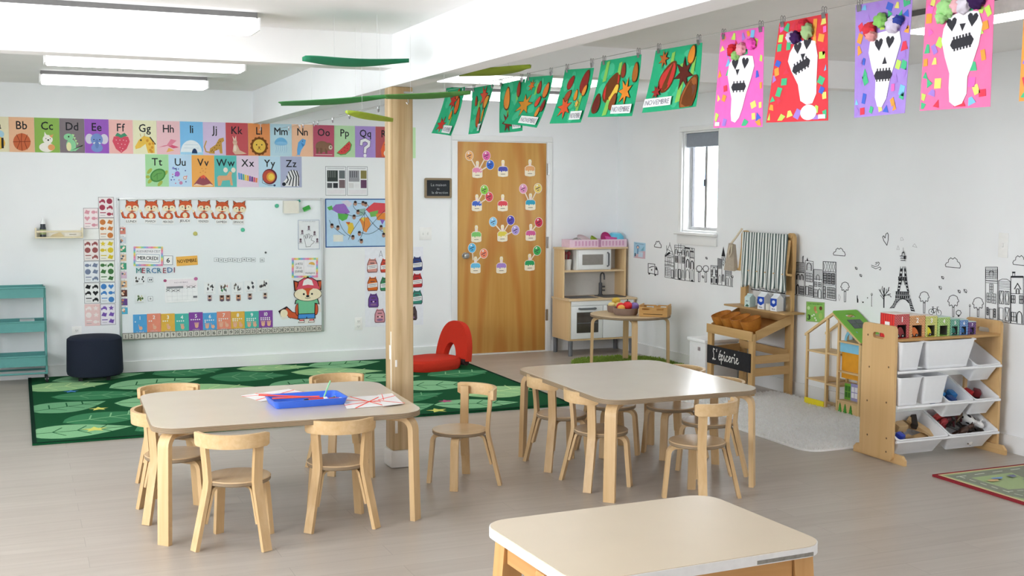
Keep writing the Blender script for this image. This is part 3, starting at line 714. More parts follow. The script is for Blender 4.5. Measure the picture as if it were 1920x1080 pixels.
def art_eleph(c):
    c.ell(.2, .42, .17, .15, 'd9d5e4'); c.ell(.8, .42, .17, .15, 'd9d5e4'); c.ell(.5, .4, .25, .18, '7c95cf'); c.ell(.5, .16, .24, .13, '7c95cf'); c.ell(.5, .28, .08, .14, '6b84bf')
    dots(c, [(.38, .4), (.62, .4)], .025, K); c.poly([(.33, .3), (.44, .33), (.4, .27)], 'f4f2ee'); c.poly([(.67, .3), (.56, .33), (.6, .27)], 'f4f2ee')
def art_straw(c):
    c.poly([(.5, .02), (.72, .14), (.86, .36), (.8, .5), (.5, .54), (.2, .5), (.14, .36), (.28, .14)], 'd9566a'); c.poly([(.25, .52), (.35, .62), (.5, .56), (.65, .62), (.77, .53), (.6, .5), (.5, .46), (.4, .5)], '4d9a78')
    dots(c, [(.3, .4), (.45, .4), (.6, .4), (.72, .38), (.37, .3), (.52, .28), (.66, .27), (.45, .18), (.56, .15), (.5, .08)], .018, 'f7dadd')
def art_giraffe(c):
    c.poly([(.62, .03), (.9, .03), (.9, .32), (.7, .5), (.45, .54), (.25, .42), (.08, .22), (.1, .14), (.3, .18), (.52, .3)], 'edc257'); c.line([(.72, .5), (.93, .3)], .05, '4a4038', .75); c.ell(.33, .41, .035, .03, K)
    dots(c, [(.7, .3), (.8, .2), (.72, .12), (.84, .32), (.6, .4), (.78, .07)], .06, 'd99a3f'); c.line([(.33, .52), (.3, .6)], .02, 'c98f3f', .75); c.line([(.48, .53), (.48, .61)], .02, 'c98f3f', .75)
def art_heron(c):
    c.poly([(.05, .2), (.45, .26), (.7, .18), (.95, .22), (.6, .3), (.3, .26)], 'd9607c'); c.poly([(.4, .25), (.6, .46), (.85, .42), (.6, .26)], 'e58aa0'); c.poly([(.4, .06), (.5, .2), (.75, .12)], 'edb66a')
def art_igloo(c):
    c.rect(0, .0, 1, .1, 'a9d9f4'); c.ell(.48, .08, .46, .36, 'e9f1f7', 20, 0, PI); c.ell(.62, .04, .12, .15, '2b3f66', 14, 0, PI)
    for y in (.2, .3): c.line([(.1+y*.3, y), (.86-y*.3, y)], .012, 'b4c9dc', .75)
def art_cat2(c, col='c79a4e', sp='6b4a2a'):
    c.poly([(.25, .05), (.3, .2), (.55, .32), (.7, .5), (.9, .54), (.93, .44), (.82, .38), (.85, .05), (.74, .05), (.7, .18), (.5, .12), (.5, .04)], col); c.line([(.3, .08), (.12, .1), (.05, .25), (.14, .42)], .05, col, .75)
    dots(c, [(.4, .15), (.5, .22), (.6, .3), (.66, .38), (.58, .18), (.72, .3), (.75, .42), (.35, .12), (.46, .1)], .022, sp)
def art_kanga(c):
    c.poly([(.36, .4), (.3, .6), (.4, .5), (.46, .62), (.48, .42)], 'e8d2c2'); c.ell(.41, .4, .1, .08, 'dcb8a0'); c.poly([(.35, .36), (.3, .12), (.4, .03), (.72, .04), (.93, .06), (.62, .16), (.5, .34)], 'dcb8a0'); c.ell(.41, .22, .07, .1, 'efdccb'); dots(c, [(.37, .42), (.45, .42)], .015, K)
def art_lion(c):
    c.poly([(.5+.42*(1 if i % 2 else .88)*math.cos(i*PI/14), .3+.3*(1 if i % 2 else .88)*math.sin(i*PI/14)) for i in range(28)], '7a4a26'); c.ell(.5, .3, .29, .21, 'edc45a', 22); dots(c, [(.38, .34), (.62, .34)], .03, K); c.poly([(.44, .28), (.56, .28), (.5, .23)], '8a4a30')
    c.line([(.5, .23), (.42, .19)], .015, K, .75); c.line([(.5, .23), (.58, .19)], .015, K, .75)
def art_jelly(c):
    c.ell(.5, .38, .3, .2, '76b8e6', 20, 0, PI); c.ell(.5, .39, .3, .06, '8ec7ee')
    for i in range(6): x = .26+i*.095; c.line([(x, .37), (x+.03, .24), (x-.01, .1+.02*(i % 2))], .014, '8fbede', .75)
def art_narwhal(c): c.poly([(.25, .05), (.36, .04), (.44, .2), (.62, .38), (.66, .52), (.5, .56), (.3, .44), (.24, .2)], '6aaee6'); c.poly([(.42, .44), (.6, .36), (.5, .3)], '4b87c9'); c.poly([(.18, .02), (.3, .1), (.4, .02), (.3, .05)], '6aaee6'); c.ell(.5, .48, .02, .015, K)
def art_bear(c): c.ell(.42, .32, .32, .18, '8d6a55'); [c.rect(x, .1, x+.11, .28, '7d5c49') for x in (.14, .32, .56)]; c.ell(.74, .32, .17, .13, '8d6a55'); c.ell(.82, .30, .09, .07, 'd9cbb8'); c.ell(.83, .31, .03, .025, K); c.rect(.1, .06, .9, .08, 'd0b5a8')
def art_melon(c):
    c.poly([(.1, .12), (.3, .06), (.55, .08), (.78, .22), (.85, .4), (.72, .52)], '5aa05a'); c.poly([(.14, .14), (.32, .09), (.53, .11), (.74, .24), (.8, .4), (.72, .5)], 'd8504f')
    dots(c, [(.35, .17), (.5, .2), (.62, .28), (.68, .4), (.5, .3), (.6, .36)], .018, K)
def art_q(c):
    for w_, cl in ((.17, '6a5a86'), (.12, 'f5f3f7')): c.line([(.3, .42), (.32, .52), (.5, .56), (.68, .5), (.66, .38), (.5, .3), (.48, .17)], w_, cl, .75)
    c.ell(.48, .06, .075, .055, 'f5f3f7')
def art_fox(c): c.poly([(.3, .03), (.7, .03), (.74, .25), (.6, .5), (.5, .55), (.4, .5), (.26, .25)], 'e2683f'); c.ell(.5, .14, .1, .09, 'f2e6d4'); dots(c, [(.44, .42), (.56, .42)], .02, K)
def art_snake(c): c.line([(.2, .1), (.5, .16), (.7, .28), (.4, .38), (.5, .5)], .1, '5aa55a', .75); c.ell(.52, .52, .08, .06, '5aa55a')
def art_turtle(c):
    for x, y in ((.18, .48), (.2, .18), (.85, .42), (.62, .1)): c.ell(x, y, .13, .06, 'a9b956', 12, rot=.6)
    c.ell(.1, .3, .09, .05, 'a9b956'); c.ell(.53, .35, .34, .2, '4d8a4b', 20, rot=.25); c.ell(.53, .35, .28, .155, '6ba55c', 20, rot=.25)
    for p in ([(.35, .3), (.5, .4), (.7, .42)], [(.5, .4), (.5, .22)]): c.line(p, .015, '3f6f3f', .75)
def art_univ(c):
    r_ = random.Random(4)
    for i in range(16): c.ell(r_.uniform(.1, .9), r_.uniform(.05, .6), .03, .022, r_.choice(['6b7fd0', 'a070c8', '4a5a9a', 'd98aa8']), 8)
    c.ell(.37, .40, .11, .085, 'a86cc9'); c.ell(.7, .28, .08, .06, 'e0a58a'); c.ell(.7, .28, .04, .03, 'e9eef6'); c.ell(.52, .12, .075, .055, 'c98ab0'); c.ell(.2, .58, .05, .04, '8a8fd0')
def art_volc(c):
    c.poly([(.06, .05), (.36, .32), (.62, .32), (.95, .05)], '9c5560'); c.poly([(.36, .32), (.44, .25), (.5, .3), (.56, .24), (.62, .32), (.52, .38)], 'e2604a'); c.poly([(.06, .05), (.2, .1), (.5, .04), (.8, .1), (.95, .05), (.9, .03), (.1, .03)], 'f0d0b0')
    dots(c, [(.38, .45), (.5, .5), (.6, .46), (.45, .58), (.62, .57)], .02, 'c9763a')
def art_moose(c): c.poly([(.15, .03), (.12, .3), (.2, .36), (.55, .36), (.68, .5), (.8, .46), (.76, .36), (.82, .05), (.72, .05), (.68, .22), (.35, .2), (.28, .04)], 'e0ad84'); c.ell(.5, .54, .1, .08, 'f1e6d8'); c.ell(.85, .54, .1, .08, 'f1e6d8')
def art_xylo(c):
    for i, cl in enumerate(['5aa5d8', '4f8fc9', '6bb79a', 'e6d25a', 'edb04a', '8a5fb5', '6a4a8a', 'd8607c', 'e88a5a']): c.poly([(.06+i*.1, .46-i*.02), (.14+i*.1, .45-i*.02), (.16+i*.095, .24-i*.012), (.08+i*.095, .25-i*.012)], cl)
def art_yoyo(c): c.ell(.5, .34, .34, .25, '6a3440', 24); c.ell(.47, .34, .29, .21, 'c2584a', 24); c.ell(.55, .33, .2, .15, 'e8a24a', 20); c.ell(.57, .33, .14, .1, 'f2d25e'); c.line([(.18, .3), (.16, .14), (.45, .06), (.68, .06)], .018, '3c4a6a', .75); c.ell(.72, .06, .05, .035, '3c4a6a')
def art_zebra(c):
    c.poly([(.18, .03), (.1, .1), (.12, .16), (.3, .3), (.36, .5), (.55, .56), (.82, .52), (.9, .3), (.86, .03)], 'f0f0f2')
    for p in ([(.38, .5), (.5, .3), (.4, .08)], [(.5, .55), (.62, .34), (.56, .04)], [(.62, .55), (.74, .36), (.72, .04)], [(.76, .53), (.85, .34), (.84, .06)], [(.3, .36), (.36, .24), (.28, .14)]): c.line(p, .05, '2f323c', .75)
    c.ell(.16, .1, .09, .06, '2f323c')
AZ0, AZ1 = 1.868, 2.150
XB = at_y(16.7, 255, D).x; XQ = at_y(704, 265, D).x; AW = (XQ-XB)/16
R1 = [('a', 'e5ddba', art_bee, 'bee'), ('Bb', 'e8b892', art_ball, 'basketball'), ('Cc', '8ab44c', art_cat, 'white cat'), ('Dd', '7d7177', art_dino, 'green dinosaur'), ('Ee', '9a55c2', art_eleph, 'blue elephant'), ('Ff', 'f3bcb6', art_straw, 'strawberry'),
      ('Gg', 'efecc8', art_giraffe, 'giraffe'), ('Hh', 'efc3ca', art_heron, 'pink bird'), ('Ii', '7ec1f0', art_igloo, 'igloo'), ('Jj', 'd7c4e6', art_cat2, 'jaguar'), ('Kk', 'c2464e', art_kanga, 'kangaroo'), ('Ll', 'e6904e', art_lion, 'lion'),
      ('Mm', 'badbea', art_jelly, 'jellyfish'), ('Nn', 'f0bd98', art_narwhal, 'narwhal'), ('Oo', 'b63f5e', art_bear, 'bear'), ('Pp', 'b3d8a8', art_melon, 'watermelon slice'), ('Qq', 'a589cf', art_q, 'question mark'), ('Rr', 'ae484e', art_fox, 'fox'), ('Ss', 'c4e7b6', art_snake, 'snake')]
CNAME = dict(zip('a Bb Cc Dd Ee Ff Gg Hh Ii Jj Kk Ll Mm Nn Oo Pp Qq Rr Ss'.split(), 'cream peach green taupe purple pink yellow rose blue lilac red orange pale-blue apricot crimson mint violet maroon lime'.split()))
def alphabet(t, x, z0, z1, w_, bg_, art, desc, cname):
    c = Card(local_fn((x, D, z0), (1, 0, 0), (0, 0, 1), w_, z1-z0), NB)
    sh = mat(bg_, .28, .45, 0, .015)
    c.sheet([(0.004, 0), (.996, 0), (.996, 1), (0.004, 1)], sh, .0015); c.text(t, .5 if len(t) > 1 else .62, .655, .33, K, .75, bold=.02); art(c)
    tag(c.build('alphabet_card'), 'laminated %s alphabet card printed %s with a %s' % (cname, t, desc), 'card', 'alphabet cards on the back wall')
for i, (t, b_, a, d) in enumerate(R1): alphabet(t, XB+(i-1)*AW, AZ0, AZ1, AW, b_, a, d, CNAME[t])
X2 = at_y(272.5, 320, D).x; X3 = at_y(565.8, 322, D).x; AW2 = (X3-X2)/7; z20 = at_y(420, 350.5, D).z; z21 = at_y(420, 291.5, D).z
for i, (t, b_, a, d, cn) in enumerate([('Tt', 'a8dba4', art_turtle, 'turtle', 'light green'), ('Uu', 'bfdcf4', art_univ, 'starry universe', 'pale blue'), ('Vv', 'efa94c', art_volc, 'volcano', 'orange'), ('Ww', '4eb8b2', art_moose, 'moose', 'teal'), ('Xx', 'e3cfe3', art_xylo, 'xylophone', 'pale pink'), ('Yy', 'bbdbee', art_yoyo, 'yoyo', 'pale blue'), ('Zz', 'a9afce', art_zebra, 'zebra', 'grey lilac')]):
    alphabet(t, X2+i*AW2, z20, z21, AW2, b_, a, d, cn)

# ================================================================== whiteboard
wx0, wx1, wz0, wz1 = .779, 2.5387, .292, 1.500
BD = .022                                                   # board stands off the wall
wb = thing('whiteboard', 'large magnetic whiteboard with an aluminium frame on the back wall', 'whiteboard', ((wx0+wx1)/2, D, wz0))
MB(mat('eaeff3', .2, .5, 0, .01, 4)).box(wx0+.012, wx1-.012, D-BD, D-.001, wz0+.012, wz1-.012).build('board_surface', wb)
AF = mat('c9cccf', .3, .5, .5, .02)
for x0, x1, z0, z1 in ((wx0, wx0+.02, wz0, wz1), (wx1-.02, wx1, wz0, wz1), (wx0+.0205, wx1-.0205, wz1-.02, wz1)):
    MB(AF if z0 < 1 else mat('e3e5e6', .3, .5, .3, .02)).box(x0, x1, D-.032, D-.0225 if z0 > 1 else D-.001, z0, z1, .003).build('frame_rail', wb)
c = Card(board_px(BD+.001), NB)                             # number line along the bottom
zt0 = wz0+.058
c2 = Card(local_fn((wx0+.021, D-BD-.0015, wz0+.001), (1, 0, 0), (0, 0, 1), wx1-wx0-.042, .058), NB)
c2.sheet([(0, 0), (1, 0), (1, 1), (0, 1)], '8d8880', .003)
for i in range(35):
    u = (i+.5)/35; c2.z = .0037; c2.rect(u-.0125, .12, u+.0125, .9, 'd8d4cc'); c2.text(str(i+1), u, .25, .7, '4a4844', (wx1-wx0-.042)/.058, bold=.03, sx=.9)
c2.build('number_line', wb)
OB = BD+.0012
def wb_card(cx, cy, wpx, hpx, rot=0, off=OB):
    """unit card centred on photo pixel cx,cy lying on the board, size in pixels"""
    p = at_y(cx, cy, D-off); a = at_y(cx-wpx/2, cy, D-off); b_ = at_y(cx+wpx/2, cy, D-off); u_ = at_y(cx, cy-hpx/2, D-off); l_ = at_y(cx, cy+hpx/2, D-off)
    W, Hh = b_.x-a.x, u_.z-l_.z; q = Card(None, NB); cs, sn = math.cos(rot), math.sin(rot)
    q.fn = lambda u, v: p+Vector((((u-.5)*W)*cs-((v-.5)*Hh)*sn, 0, ((u-.5)*W)*sn+((v-.5)*Hh)*cs)); q.W, q.H = W, Hh; q.asp = W/Hh
    return q
UNIT = [(0, 0), (1, 0), (1, 1), (0, 1)]
def fox(c, asp):
    O, CR, BK = 'd2603c', 'f0e3c4', '4a2f28'
    c.line([(.36, .12), (.16, .2), (.10, .40)], .12, BK, asp); c.line([(.36, .13), (.17, .21), (.11, .38)], .095, O, asp); c.ell(.07, .46, .06, .07, CR)
    c.ell(.6, .22, .25, .19, BK); c.ell(.6, .22, .235, .178, O); c.ell(.6, .24, .12, .12, CR); c.rect(.42, .02, .55, .1, O); c.rect(.65, .02, .78, .1, O)
    c.poly([(.34, .7), (.31, .99), (.55, .86)], BK); c.poly([(.92, .7), (.95, .99), (.71, .86)], BK); c.poly([(.37, .74), (.34, .95), (.52, .85)], O); c.poly([(.89, .74), (.92, .95), (.74, .85)], O)
    c.ell(.63, .66, .35, .25, BK, 22); c.ell(.63, .66, .335, .236, O, 22); c.ell(.48, .58, .18, .13, CR); c.ell(.78, .58, .18, .13, CR); c.poly([(.63, .88), (.58, .6), (.68, .6)], O)
    c.ell(.63, .56, .045, .035, K); dots(c, [(.47, .62), (.79, .62)], .028, K, asp)
for x, y, t, fy in ((243, 394, 'LUNDI', 411), (279, 394, 'MARDI', 411), (312, 394, 'MERCREDI', 412), (343, 393, 'JEUDI', 410), (378, 394, 'VENDREDI', 411), (412, 395, 'SAMEDI', 412), (444, 396, 'DIMANCHE', 412.5)):
    c = wb_card(x, y, 36, 41)
    c.sheet([(.03, .3), (.2, .1), (.36, .06), (.4, .0), (.8, .0), (.84, .3), (1, .55), (.97, 1), (.7, .9), (.55, .9), (.3, 1), (.27, .6), (.18, .28), (.12, .52), (.02, .5)], 'eae6e2', .002); fox(c, c.asp)
    tag(c.build('fox_cutout'), 'orange fox cutout above the day card %s on the whiteboard' % t, 'cutout', 'fox cutouts along the top of the whiteboard')
    c = wb_card(x+3, fy+3.5, 22, 9.5, -.02, OB+.003); c.sheet(UNIT, 'f1f1f1', .0025); c.text(t, .5, .24, .62, '4b4b4f', c.asp, width=.84, bold=.02)
    tag(c.build('day_card'), 'white day card reading %s below a fox cutout' % t, 'card', 'day cards on the whiteboard')
def simple_card(name, x, y, w_, h_, col, label, cat, draw=None, rot=0, off=OB, group=None, t=.002):
    c = wb_card(x, y, w_, h_, rot, off); c.sheet(UNIT, col, t)
    if draw: draw(c)
    tag(c.build(name), label, cat, group); return c
# magnets, eraser box
for x, y, r, cl, lb in ((519, 386, .018, '4bbf98', 'teal round magnet left of the eraser holder'), (455, 431, .018, '4bbf98', 'teal round magnet below the last fox'), (366, 438, .018, 'c2bd6a', 'olive round magnet above the orange month card'), (498, 473.5, .009, '33363c', 'tiny black magnet above the row of number tiles'), (222, 374.5, .008, '33363c', 'tiny black magnet at the top left corner of the whiteboard')):
    p = at_y(x, y, D-OB); b = MB(gloss(cl)); b.M = Matrix.Translation(p) @ Matrix.Rotation(PI/2, 4, 'X'); tag(b.lathe([(0, 0), (r, 0), (r, .006), (r*.8, .009), (0, .009)], 18).build('magnet'), lb, 'magnet')
p = at_y(530.5, 400, D-OB); q_ = at_y(558, 376.5, D-OB)
t = thing('eraser_holder', 'cream magnetic box for markers at the top right of the whiteboard', 'holder', ((p.x+q_.x)/2, D-OB, p.z))
hb = MB(gloss('ece7da')); y1 = D-OB
hb.box(p.x, q_.x, y1-.05, y1, p.z, p.z+.006).box(p.x, q_.x, y1-.05, y1-.046, p.z+.006, q_.z).box(p.x, p.x+.004, y1-.046, y1, p.z+.006, q_.z).box(q_.x-.004, q_.x, y1-.046, y1, p.z+.006, q_.z).box(p.x+.004, q_.x-.004, y1-.004, y1, p.z+.006, q_.z)
hb.build('box', t)
a, b_ = at_y(552, 381, D-.04), at_y(563, 376, D-.05)
tag(MB(gloss('2f9c8a')).cyl(a, b_, .011, 10).mat(gloss('d8eee8')).cyl(at_y(548, 383, D-.04), a, .009, 10).build('marker'), 'teal marker leaning out of the magnetic box on the whiteboard', 'marker')
p = at_y(575, 391, D-OB-.012); b = MB(mat('49a84f', .8, .1)); b.M = Matrix.Translation(p) @ Matrix.Rotation(.42, 4, 'Y').inverted(); b.box(-.033, .033, -.012, .012, -.02, .02, .006); b.mat(gloss('6fc678')).box(-.03, .03, -.0125, .0125, -.0185, -.0105, .001)
tag(b.build('board_eraser'), 'green board eraser stuck near the top right of the whiteboard', 'eraser')
# hands poster
def d_hand(c):
    A = c.asp; c.line([(.02, .015), (.98, .015), (.98, .985), (.02, .985)], .018, '7f93b5', A, True); c.text('LES RESPONSABLES', .5, .93, .035, '56667f', A, width=.6)
    c.line([(.36, .12), (.3, .34), (.26, .46), (.31, .47), (.37, .36), (.36, .5), (.42, .51), (.44, .38), (.47, .53), (.53, .52), (.53, .37), (.6, .48), (.65, .45), (.6, .32), (.75, .27), (.72, .23), (.6, .16), (.56, .1), (.36, .09)], .016, '3e3e44', A, True)
    for x, y in ((.5, .76), (.2, .62), (.76, .58), (.12, .34), (.88, .34)):
        c.ell(x, y, .05, .04, '6a5560', 10); c.rect(x-.05, y-.1, x+.05, y-.04, '8a7a86'); c.line([(x-.09, y-.12), (x+.09, y-.12)], .012, '55555a', A)
simple_card('hand_poster', 579, 440, 41, 56, 'edeff3', 'white poster with an outlined hand and small figures on the whiteboard', 'poster', d_hand)
def rainbow_border(c, w_=.1):
    A = c.asp; cl = ['e88aa4', 'f0b478', 'e8d878', '8fcf9e', '7fb8dc', 'b59ad4', 'e89ac0']
    n = 12
    for i in range(n):
        a0, a1 = i/n, (i+1)/n
        c.rect(a0, 1-w_, a1, 1, cl[i % 7]); c.rect(a0, 0, a1, w_, cl[(i+3) % 7])
        c.rect(0, a0, w_/A, a1, cl[(i+2) % 7]); c.rect(1-w_/A, a0, 1, a1, cl[(i+5) % 7])
def d_meteo(c):
    rainbow_border(c, .1); A = c.asp; c.rect(.08, .11, .93, .89, 'f2eff2'); c.line([(.46, .13), (.46, .87)], .008, 'c8c4cc', A)
    for t, y in (('LA MÉTÉO', .64), ('DE LA', .45), ('JOURNÉE', .26)): c.text(t.replace('É', 'É'), .27, y, .17, '4b4b52', A, width=.3 if t != 'DE LA' else .2)
    c.ell(.76, .68, .12, .11, 'e3b560', 14); c.ell(.68, .6, .1, .08, 'e6e6ec'); c.ell(.78, .58, .09, .07, 'e6e6ec'); c.text('nuages', .7, .2, .13, '3f3f46', A, width=.36)
simple_card('weather_card', 571.5, 502, 49, 37, 'f2eff2', 'pastel weather card reading LA MÉTÉO DE LA JOURNÉE above the big fox', 'card', d_meteo, -.01)
# big fox
c = wb_card(565.5, 563, 81, 88)
O, CR, BK = 'cf5b38', 'f1e4c6', '33262a'; A = c.asp
c.sheet([(.0, .16), (.05, .1), (.3, .14), (.42, .08), (.42, .0), (.8, .0), (.82, .2), (.95, .24), (.92, .5), (1, .68), (.99, .95), (.7, 1), (.55, .98), (.34, .96), (.34, .68), (.42, .48), (.4, .2), (.12, .32), (.0, .26)], 'e9e5e0', .002)
c.line([(.42, .16), (.25, .2), (.14, .3), (.04, .25)], .15, BK, A); c.line([(.42, .16), (.25, .2), (.15, .28)], .125, O, A); c.ell(.09, .235, .085, .085, CR)
for x0, x1 in ((.43, .56), (.66, .79)): c.poly([(x0-.02, .02), (x1, .02), (x1, .09), (x0+.02, .09)], BK); c.poly([(x0, .03), (x1-.01, .03), (x1-.01, .06), (x0, .06)], 'e9e6e4'); c.rect(x0+.02, .06, x1-.02, .09, 'd85a60')
for x in (.40, .83): c.ell(x, .30, .055, .13, BK); c.ell(x, .30, .042, .115, O)
c.poly([(.40, .1), (.82, .1), (.81, .24), (.41, .24)], BK); c.poly([(.42, .115), (.6, .115), (.61, .16), (.63, .115), (.8, .115), (.79, .235), (.43, .235)], '4b93dc')
c.poly([(.41, .2), (.81, .2), (.82, .42), (.92, .4), (.88, .52), (.36, .52), (.33, .42), (.41, .44)], BK); c.poly([(.43, .215), (.79, .215), (.8, .44), (.89, .42), (.86, .51), (.38, .51), (.36, .44), (.42, .45)], '79c49a')
c.poly([(.33, .7), (.31, .93), (.44, .9), (.52, .74)], BK); c.poly([(.96, .7), (1, .92), (.86, .92), (.76, .74)], BK); c.poly([(.36, .72), (.34, .9), (.43, .87), (.5, .74)], O); c.poly([(.93, .72), (.97, .9), (.87, .89), (.78, .74)], O)
c.ell(.645, .63, .33, .155, BK, 24); c.ell(.645, .63, .315, .145, CR, 24); c.poly([(.645, .78), (.5, .76), (.6, .7), (.625, .6), (.665, .6), (.69, .7), (.79, .76)], O)
c.ell(.64, .585, .04, .026, K); dots(c, [(.55, .63), (.74, .63)], .025, K, A); c.line([(.58, .55), (.64, .535), (.7, .55)], .012, K, A)
c.poly([(.38, .74), (.42, .9), (.56, .98), (.74, .98), (.88, .9), (.92, .74), (.65, .79)], BK); c.poly([(.4, .76), (.44, .89), (.56, .965), (.74, .965), (.86, .89), (.9, .76), (.65, .81)], 'd9566a'); c.poly([(.52, .81), (.55, .92), (.645, .965), (.74, .92), (.78, .81), (.65, .83)], 'f1edee'); c.poly([(.38, .73), (.4, .79), (.65, .83), (.9, .79), (.92, .73), (.65, .76)], 'd9566a'); c.ell(.645, .985, .03, .02, BK)
tag(c.build('fox_cutout'), 'large fox cutout in cap, green shirt and blue shorts on the whiteboard', 'cutout')
# date block
def d_today(c): rainbow_border(c, .09); c.rect(.07, .1, .93, .9, 'efeef1'); c.text("AUJOURD'HUI C'EST", .5, .7, .16, '66616c', c.asp, width=.82)
simple_card('date_sign', 278, 480.5, 55, 36.5, 'efeef1', "pastel bordered sign reading AUJOURD'HUI C'EST on the whiteboard", 'sign', d_today, -.02)
def d_txt(t, col=K, h=.5, w_=.8, border=None, bold=.03):
    def f(c):
        if border: c.line([(.04/c.asp, .06), (1-.04/c.asp, .06), (1-.04/c.asp, .94), (.04/c.asp, .94)], .05/c.asp, border, c.asp, True)
        c.text(t, .5, .5-h*.36, h, col, c.asp, width=w_, bold=bold)
    return f
simple_card('day_sign', 277, 484, 45, 16, 'f6f6f6', 'white card reading MERCREDI on the pastel date sign', 'card', d_txt('MERCREDI', K, .58, .84, '7f93b5'), -.05, OB+.004)
simple_card('date_number_card', 315, 488, 18.5, 19, 'f3f3f3', 'white card with the number 6 beside the date sign', 'card', d_txt('6', K, .62, .32, '8f95a5'), -.03)
simple_card('month_card', 350.5, 489, 40, 17.5, 'eeb65c', 'orange card reading NOVEMBRE right of the number 6', 'card', d_txt('NOVEMBRE', '5a4022', .5, .9), .05)
for i, (ch, cl) in enumerate(zip('MERCREDI', ['2a8c8a', '9c2f48', '2d7f9c', '2a6ea8', '2d7f9c', '9c2f48', '2a6ea8', '8a2f55'])):
    x = 259+i*9.9-(1.5 if i > 6 else 0)+(1 if i < 1 else 0); c = wb_card(x, 506.5+(-1 if i > 5 else 0), 9, 11, .04*(-1)**i)
    v, f_, w0 = GL[ch]; zz = []
    m_ = mat(cl, .35, .45, 0, .02); sc_ = .95/.73
    c.mat(m_); n = len(v); P0 = [c._p(.5+(a-w0/2)*sc_*c.H/c.W*1.0, b*sc_, .0002) for a, b in v]; P1 = [p+Vector((0, -.006, 0)) for p in P0]
    edges = {}
    for f in f_:
        for a, b in zip(f, f[1:]+f[:1]): edges[(a, b)] = 1
    rim = [(a, b) for a, b in edges if (b, a) not in edges]
    c.add(P0+P1, [tuple(f) for f in f_]+[tuple(n+k for k in f) for f in f_]+[(a, b, n+b, n+a) for a, b in rim])
    ordn = ['first letter', 'second letter', 'third letter', 'fourth letter', 'fifth letter', 'sixth letter', 'seventh letter', 'last letter'][i]
    tag(c.build('magnet_letter'), 'coloured magnetic letter %s, %s of the word MERCREDI' % (ch, ordn), 'magnet', 'magnetic letters on the whiteboard')
for i, n_ in enumerate([2, 3, 4, 5, 6, 7, 8, 9, 10]):
    simple_card('number_tile', 405.5+i*8.7, 487+(i % 3)*.5-(i > 5)*.6, 8.2, 8, 'eef1f4', 'small number tile %d in the row on the whiteboard' % n_, 'card', d_txt(str(n_), '5a5f68', .5, .32 if n_ < 10 else .5, '5a6470'), 0, OB, 'number tiles')
simple_card('number_tile', 491.5, 487.5, 8.2, 8, 'eef1f4', 'small number tile 12 set apart right of the row', 'card', d_txt('12', '5a5f68', .5, .5, '5a6470'), 0, OB, 'number tiles')
def d_cal(c):
    A = c.asp; c.rect(.03, .6, .98, .95, 'f3e9ef'); c.text('NOVEMBRE', .5, .8, .07, 'a090a0', A, width=.4); c.ell(.02, .92, .05, .06, 'b05a80'); c.ell(.95, .95, .06, .07, 'c070a0'); c.rect(.06, .58, .56, .67, '8a8a90')
    for i in range(6): c.line([(.06+i*.155, .08), (.06+i*.155, .58)], .004, 'c9cad0', A)
    for j in range(4): c.line([(.06, .1+j*.16), (.95, .1+j*.16)], .004, 'c9cad0', A)
    for x, y in ((.72, .62), (.87, .62), (.1, .52), (.26, .5), (.4, .5)): c.line([(x-.06, y-.05), (x+.06, y+.05)], .012, '4a4a50', A); c.line([(x-.06, y+.05), (x+.05, y-.04)], .012, '4a4a50', A)
    c.rect(.85, .16, .97, .24, '7a7a80')
simple_card('calendar', 340, 544, 62, 45, 'f4f4f6', 'white monthly calendar sheet hanging on the whiteboard', 'calendar', d_cal, .015)
def scrib(seed, cols, n=7):
    def f(c):
        r_ = random.Random(seed)
        for i in range(n): x, y = r_.uniform(.2, .8), r_.uniform(.35, .8); c.poly([(x-r_.uniform(.03, .12), y), (x, y+r_.uniform(.1, .2)), (x+r_.uniform(.03, .12), y+r_.uniform(-.05, .05)), (x+r_.uniform(-.04, .04), y-r_.uniform(.1, .2))], r_.choice(cols))
        c.line([(.2, .1), (.8, .1)], .02, '9a9aa2', c.asp)
    return f
BKS = ['33333a', '4a4a52', '6a625f']
for i, (x, y, cols, d) in enumerate(((393, 540, BKS, 'figures lining up'), (420, 541, ['4a8a5a', '6a5a4a', 'c98a8a', '5a5a60'], 'a green classroom door'), (445, 540, BKS, 'a child raising both arms'), (468.5, 537, BKS+['7a4a40'], 'a child at a table'), (493, 535, BKS, 'a striped mat'))):
    simple_card('picture_card', x, y, 21.5, 22, 'eef0f2', 'white routine picture card showing %s' % d, 'card', scrib(i+20, cols, 9), .03 if i > 3 else 0, OB, 'routine picture cards')
for i, (x, y) in enumerate(((393, 558.5), (416, 559), (427.5, 558.5), (447, 558), (468.5, 555.5), (497, 554))):
    def face(c): c.rect(.02, .02, .98, .98, ['b8a8b0', '8a6a5a', 'a08070', 'c08a6a', 'b8a8a4', 'd0c8c2'][i]); c.ell(.5, .55, .26, .28, 'd8a58a'); c.ell(.5, .74, .28, .18, '3a2a28'); c.ell(.5, .12, .36, .2, '6a5a6a')
    simple_card('photo_tile', x, y, 8.5, 11, 'cfc8c6', 'small portrait photo of a child, %s under the routine cards' % ['first from left', 'second from left', 'third from left', 'fourth from left', 'fifth from left', 'last one'][i], 'photo', face, 0, OB, 'small portrait photos')
simple_card('word_card', 262, 525, 23, 18, 'e9ecef', 'small white card with black scribbled figures under the magnetic word', 'card', scrib(31, BKS, 9))
simple_card('number_tile', 282, 524.5, 9.5, 9.5, 'eff1f4', 'small framed number tile right of the scribbled figures card', 'card', d_txt('11', '5a5f68', .5, .5, '4a5460'))
simple_card('photo_card', 263, 560, 21, 17, 'e4e8ea', 'small photo card of a green and yellow playground on the whiteboard', 'card', scrib(8, ['4a6a3a', '2f4a2a', 'b8b04a', '7a8a4a'], 14))
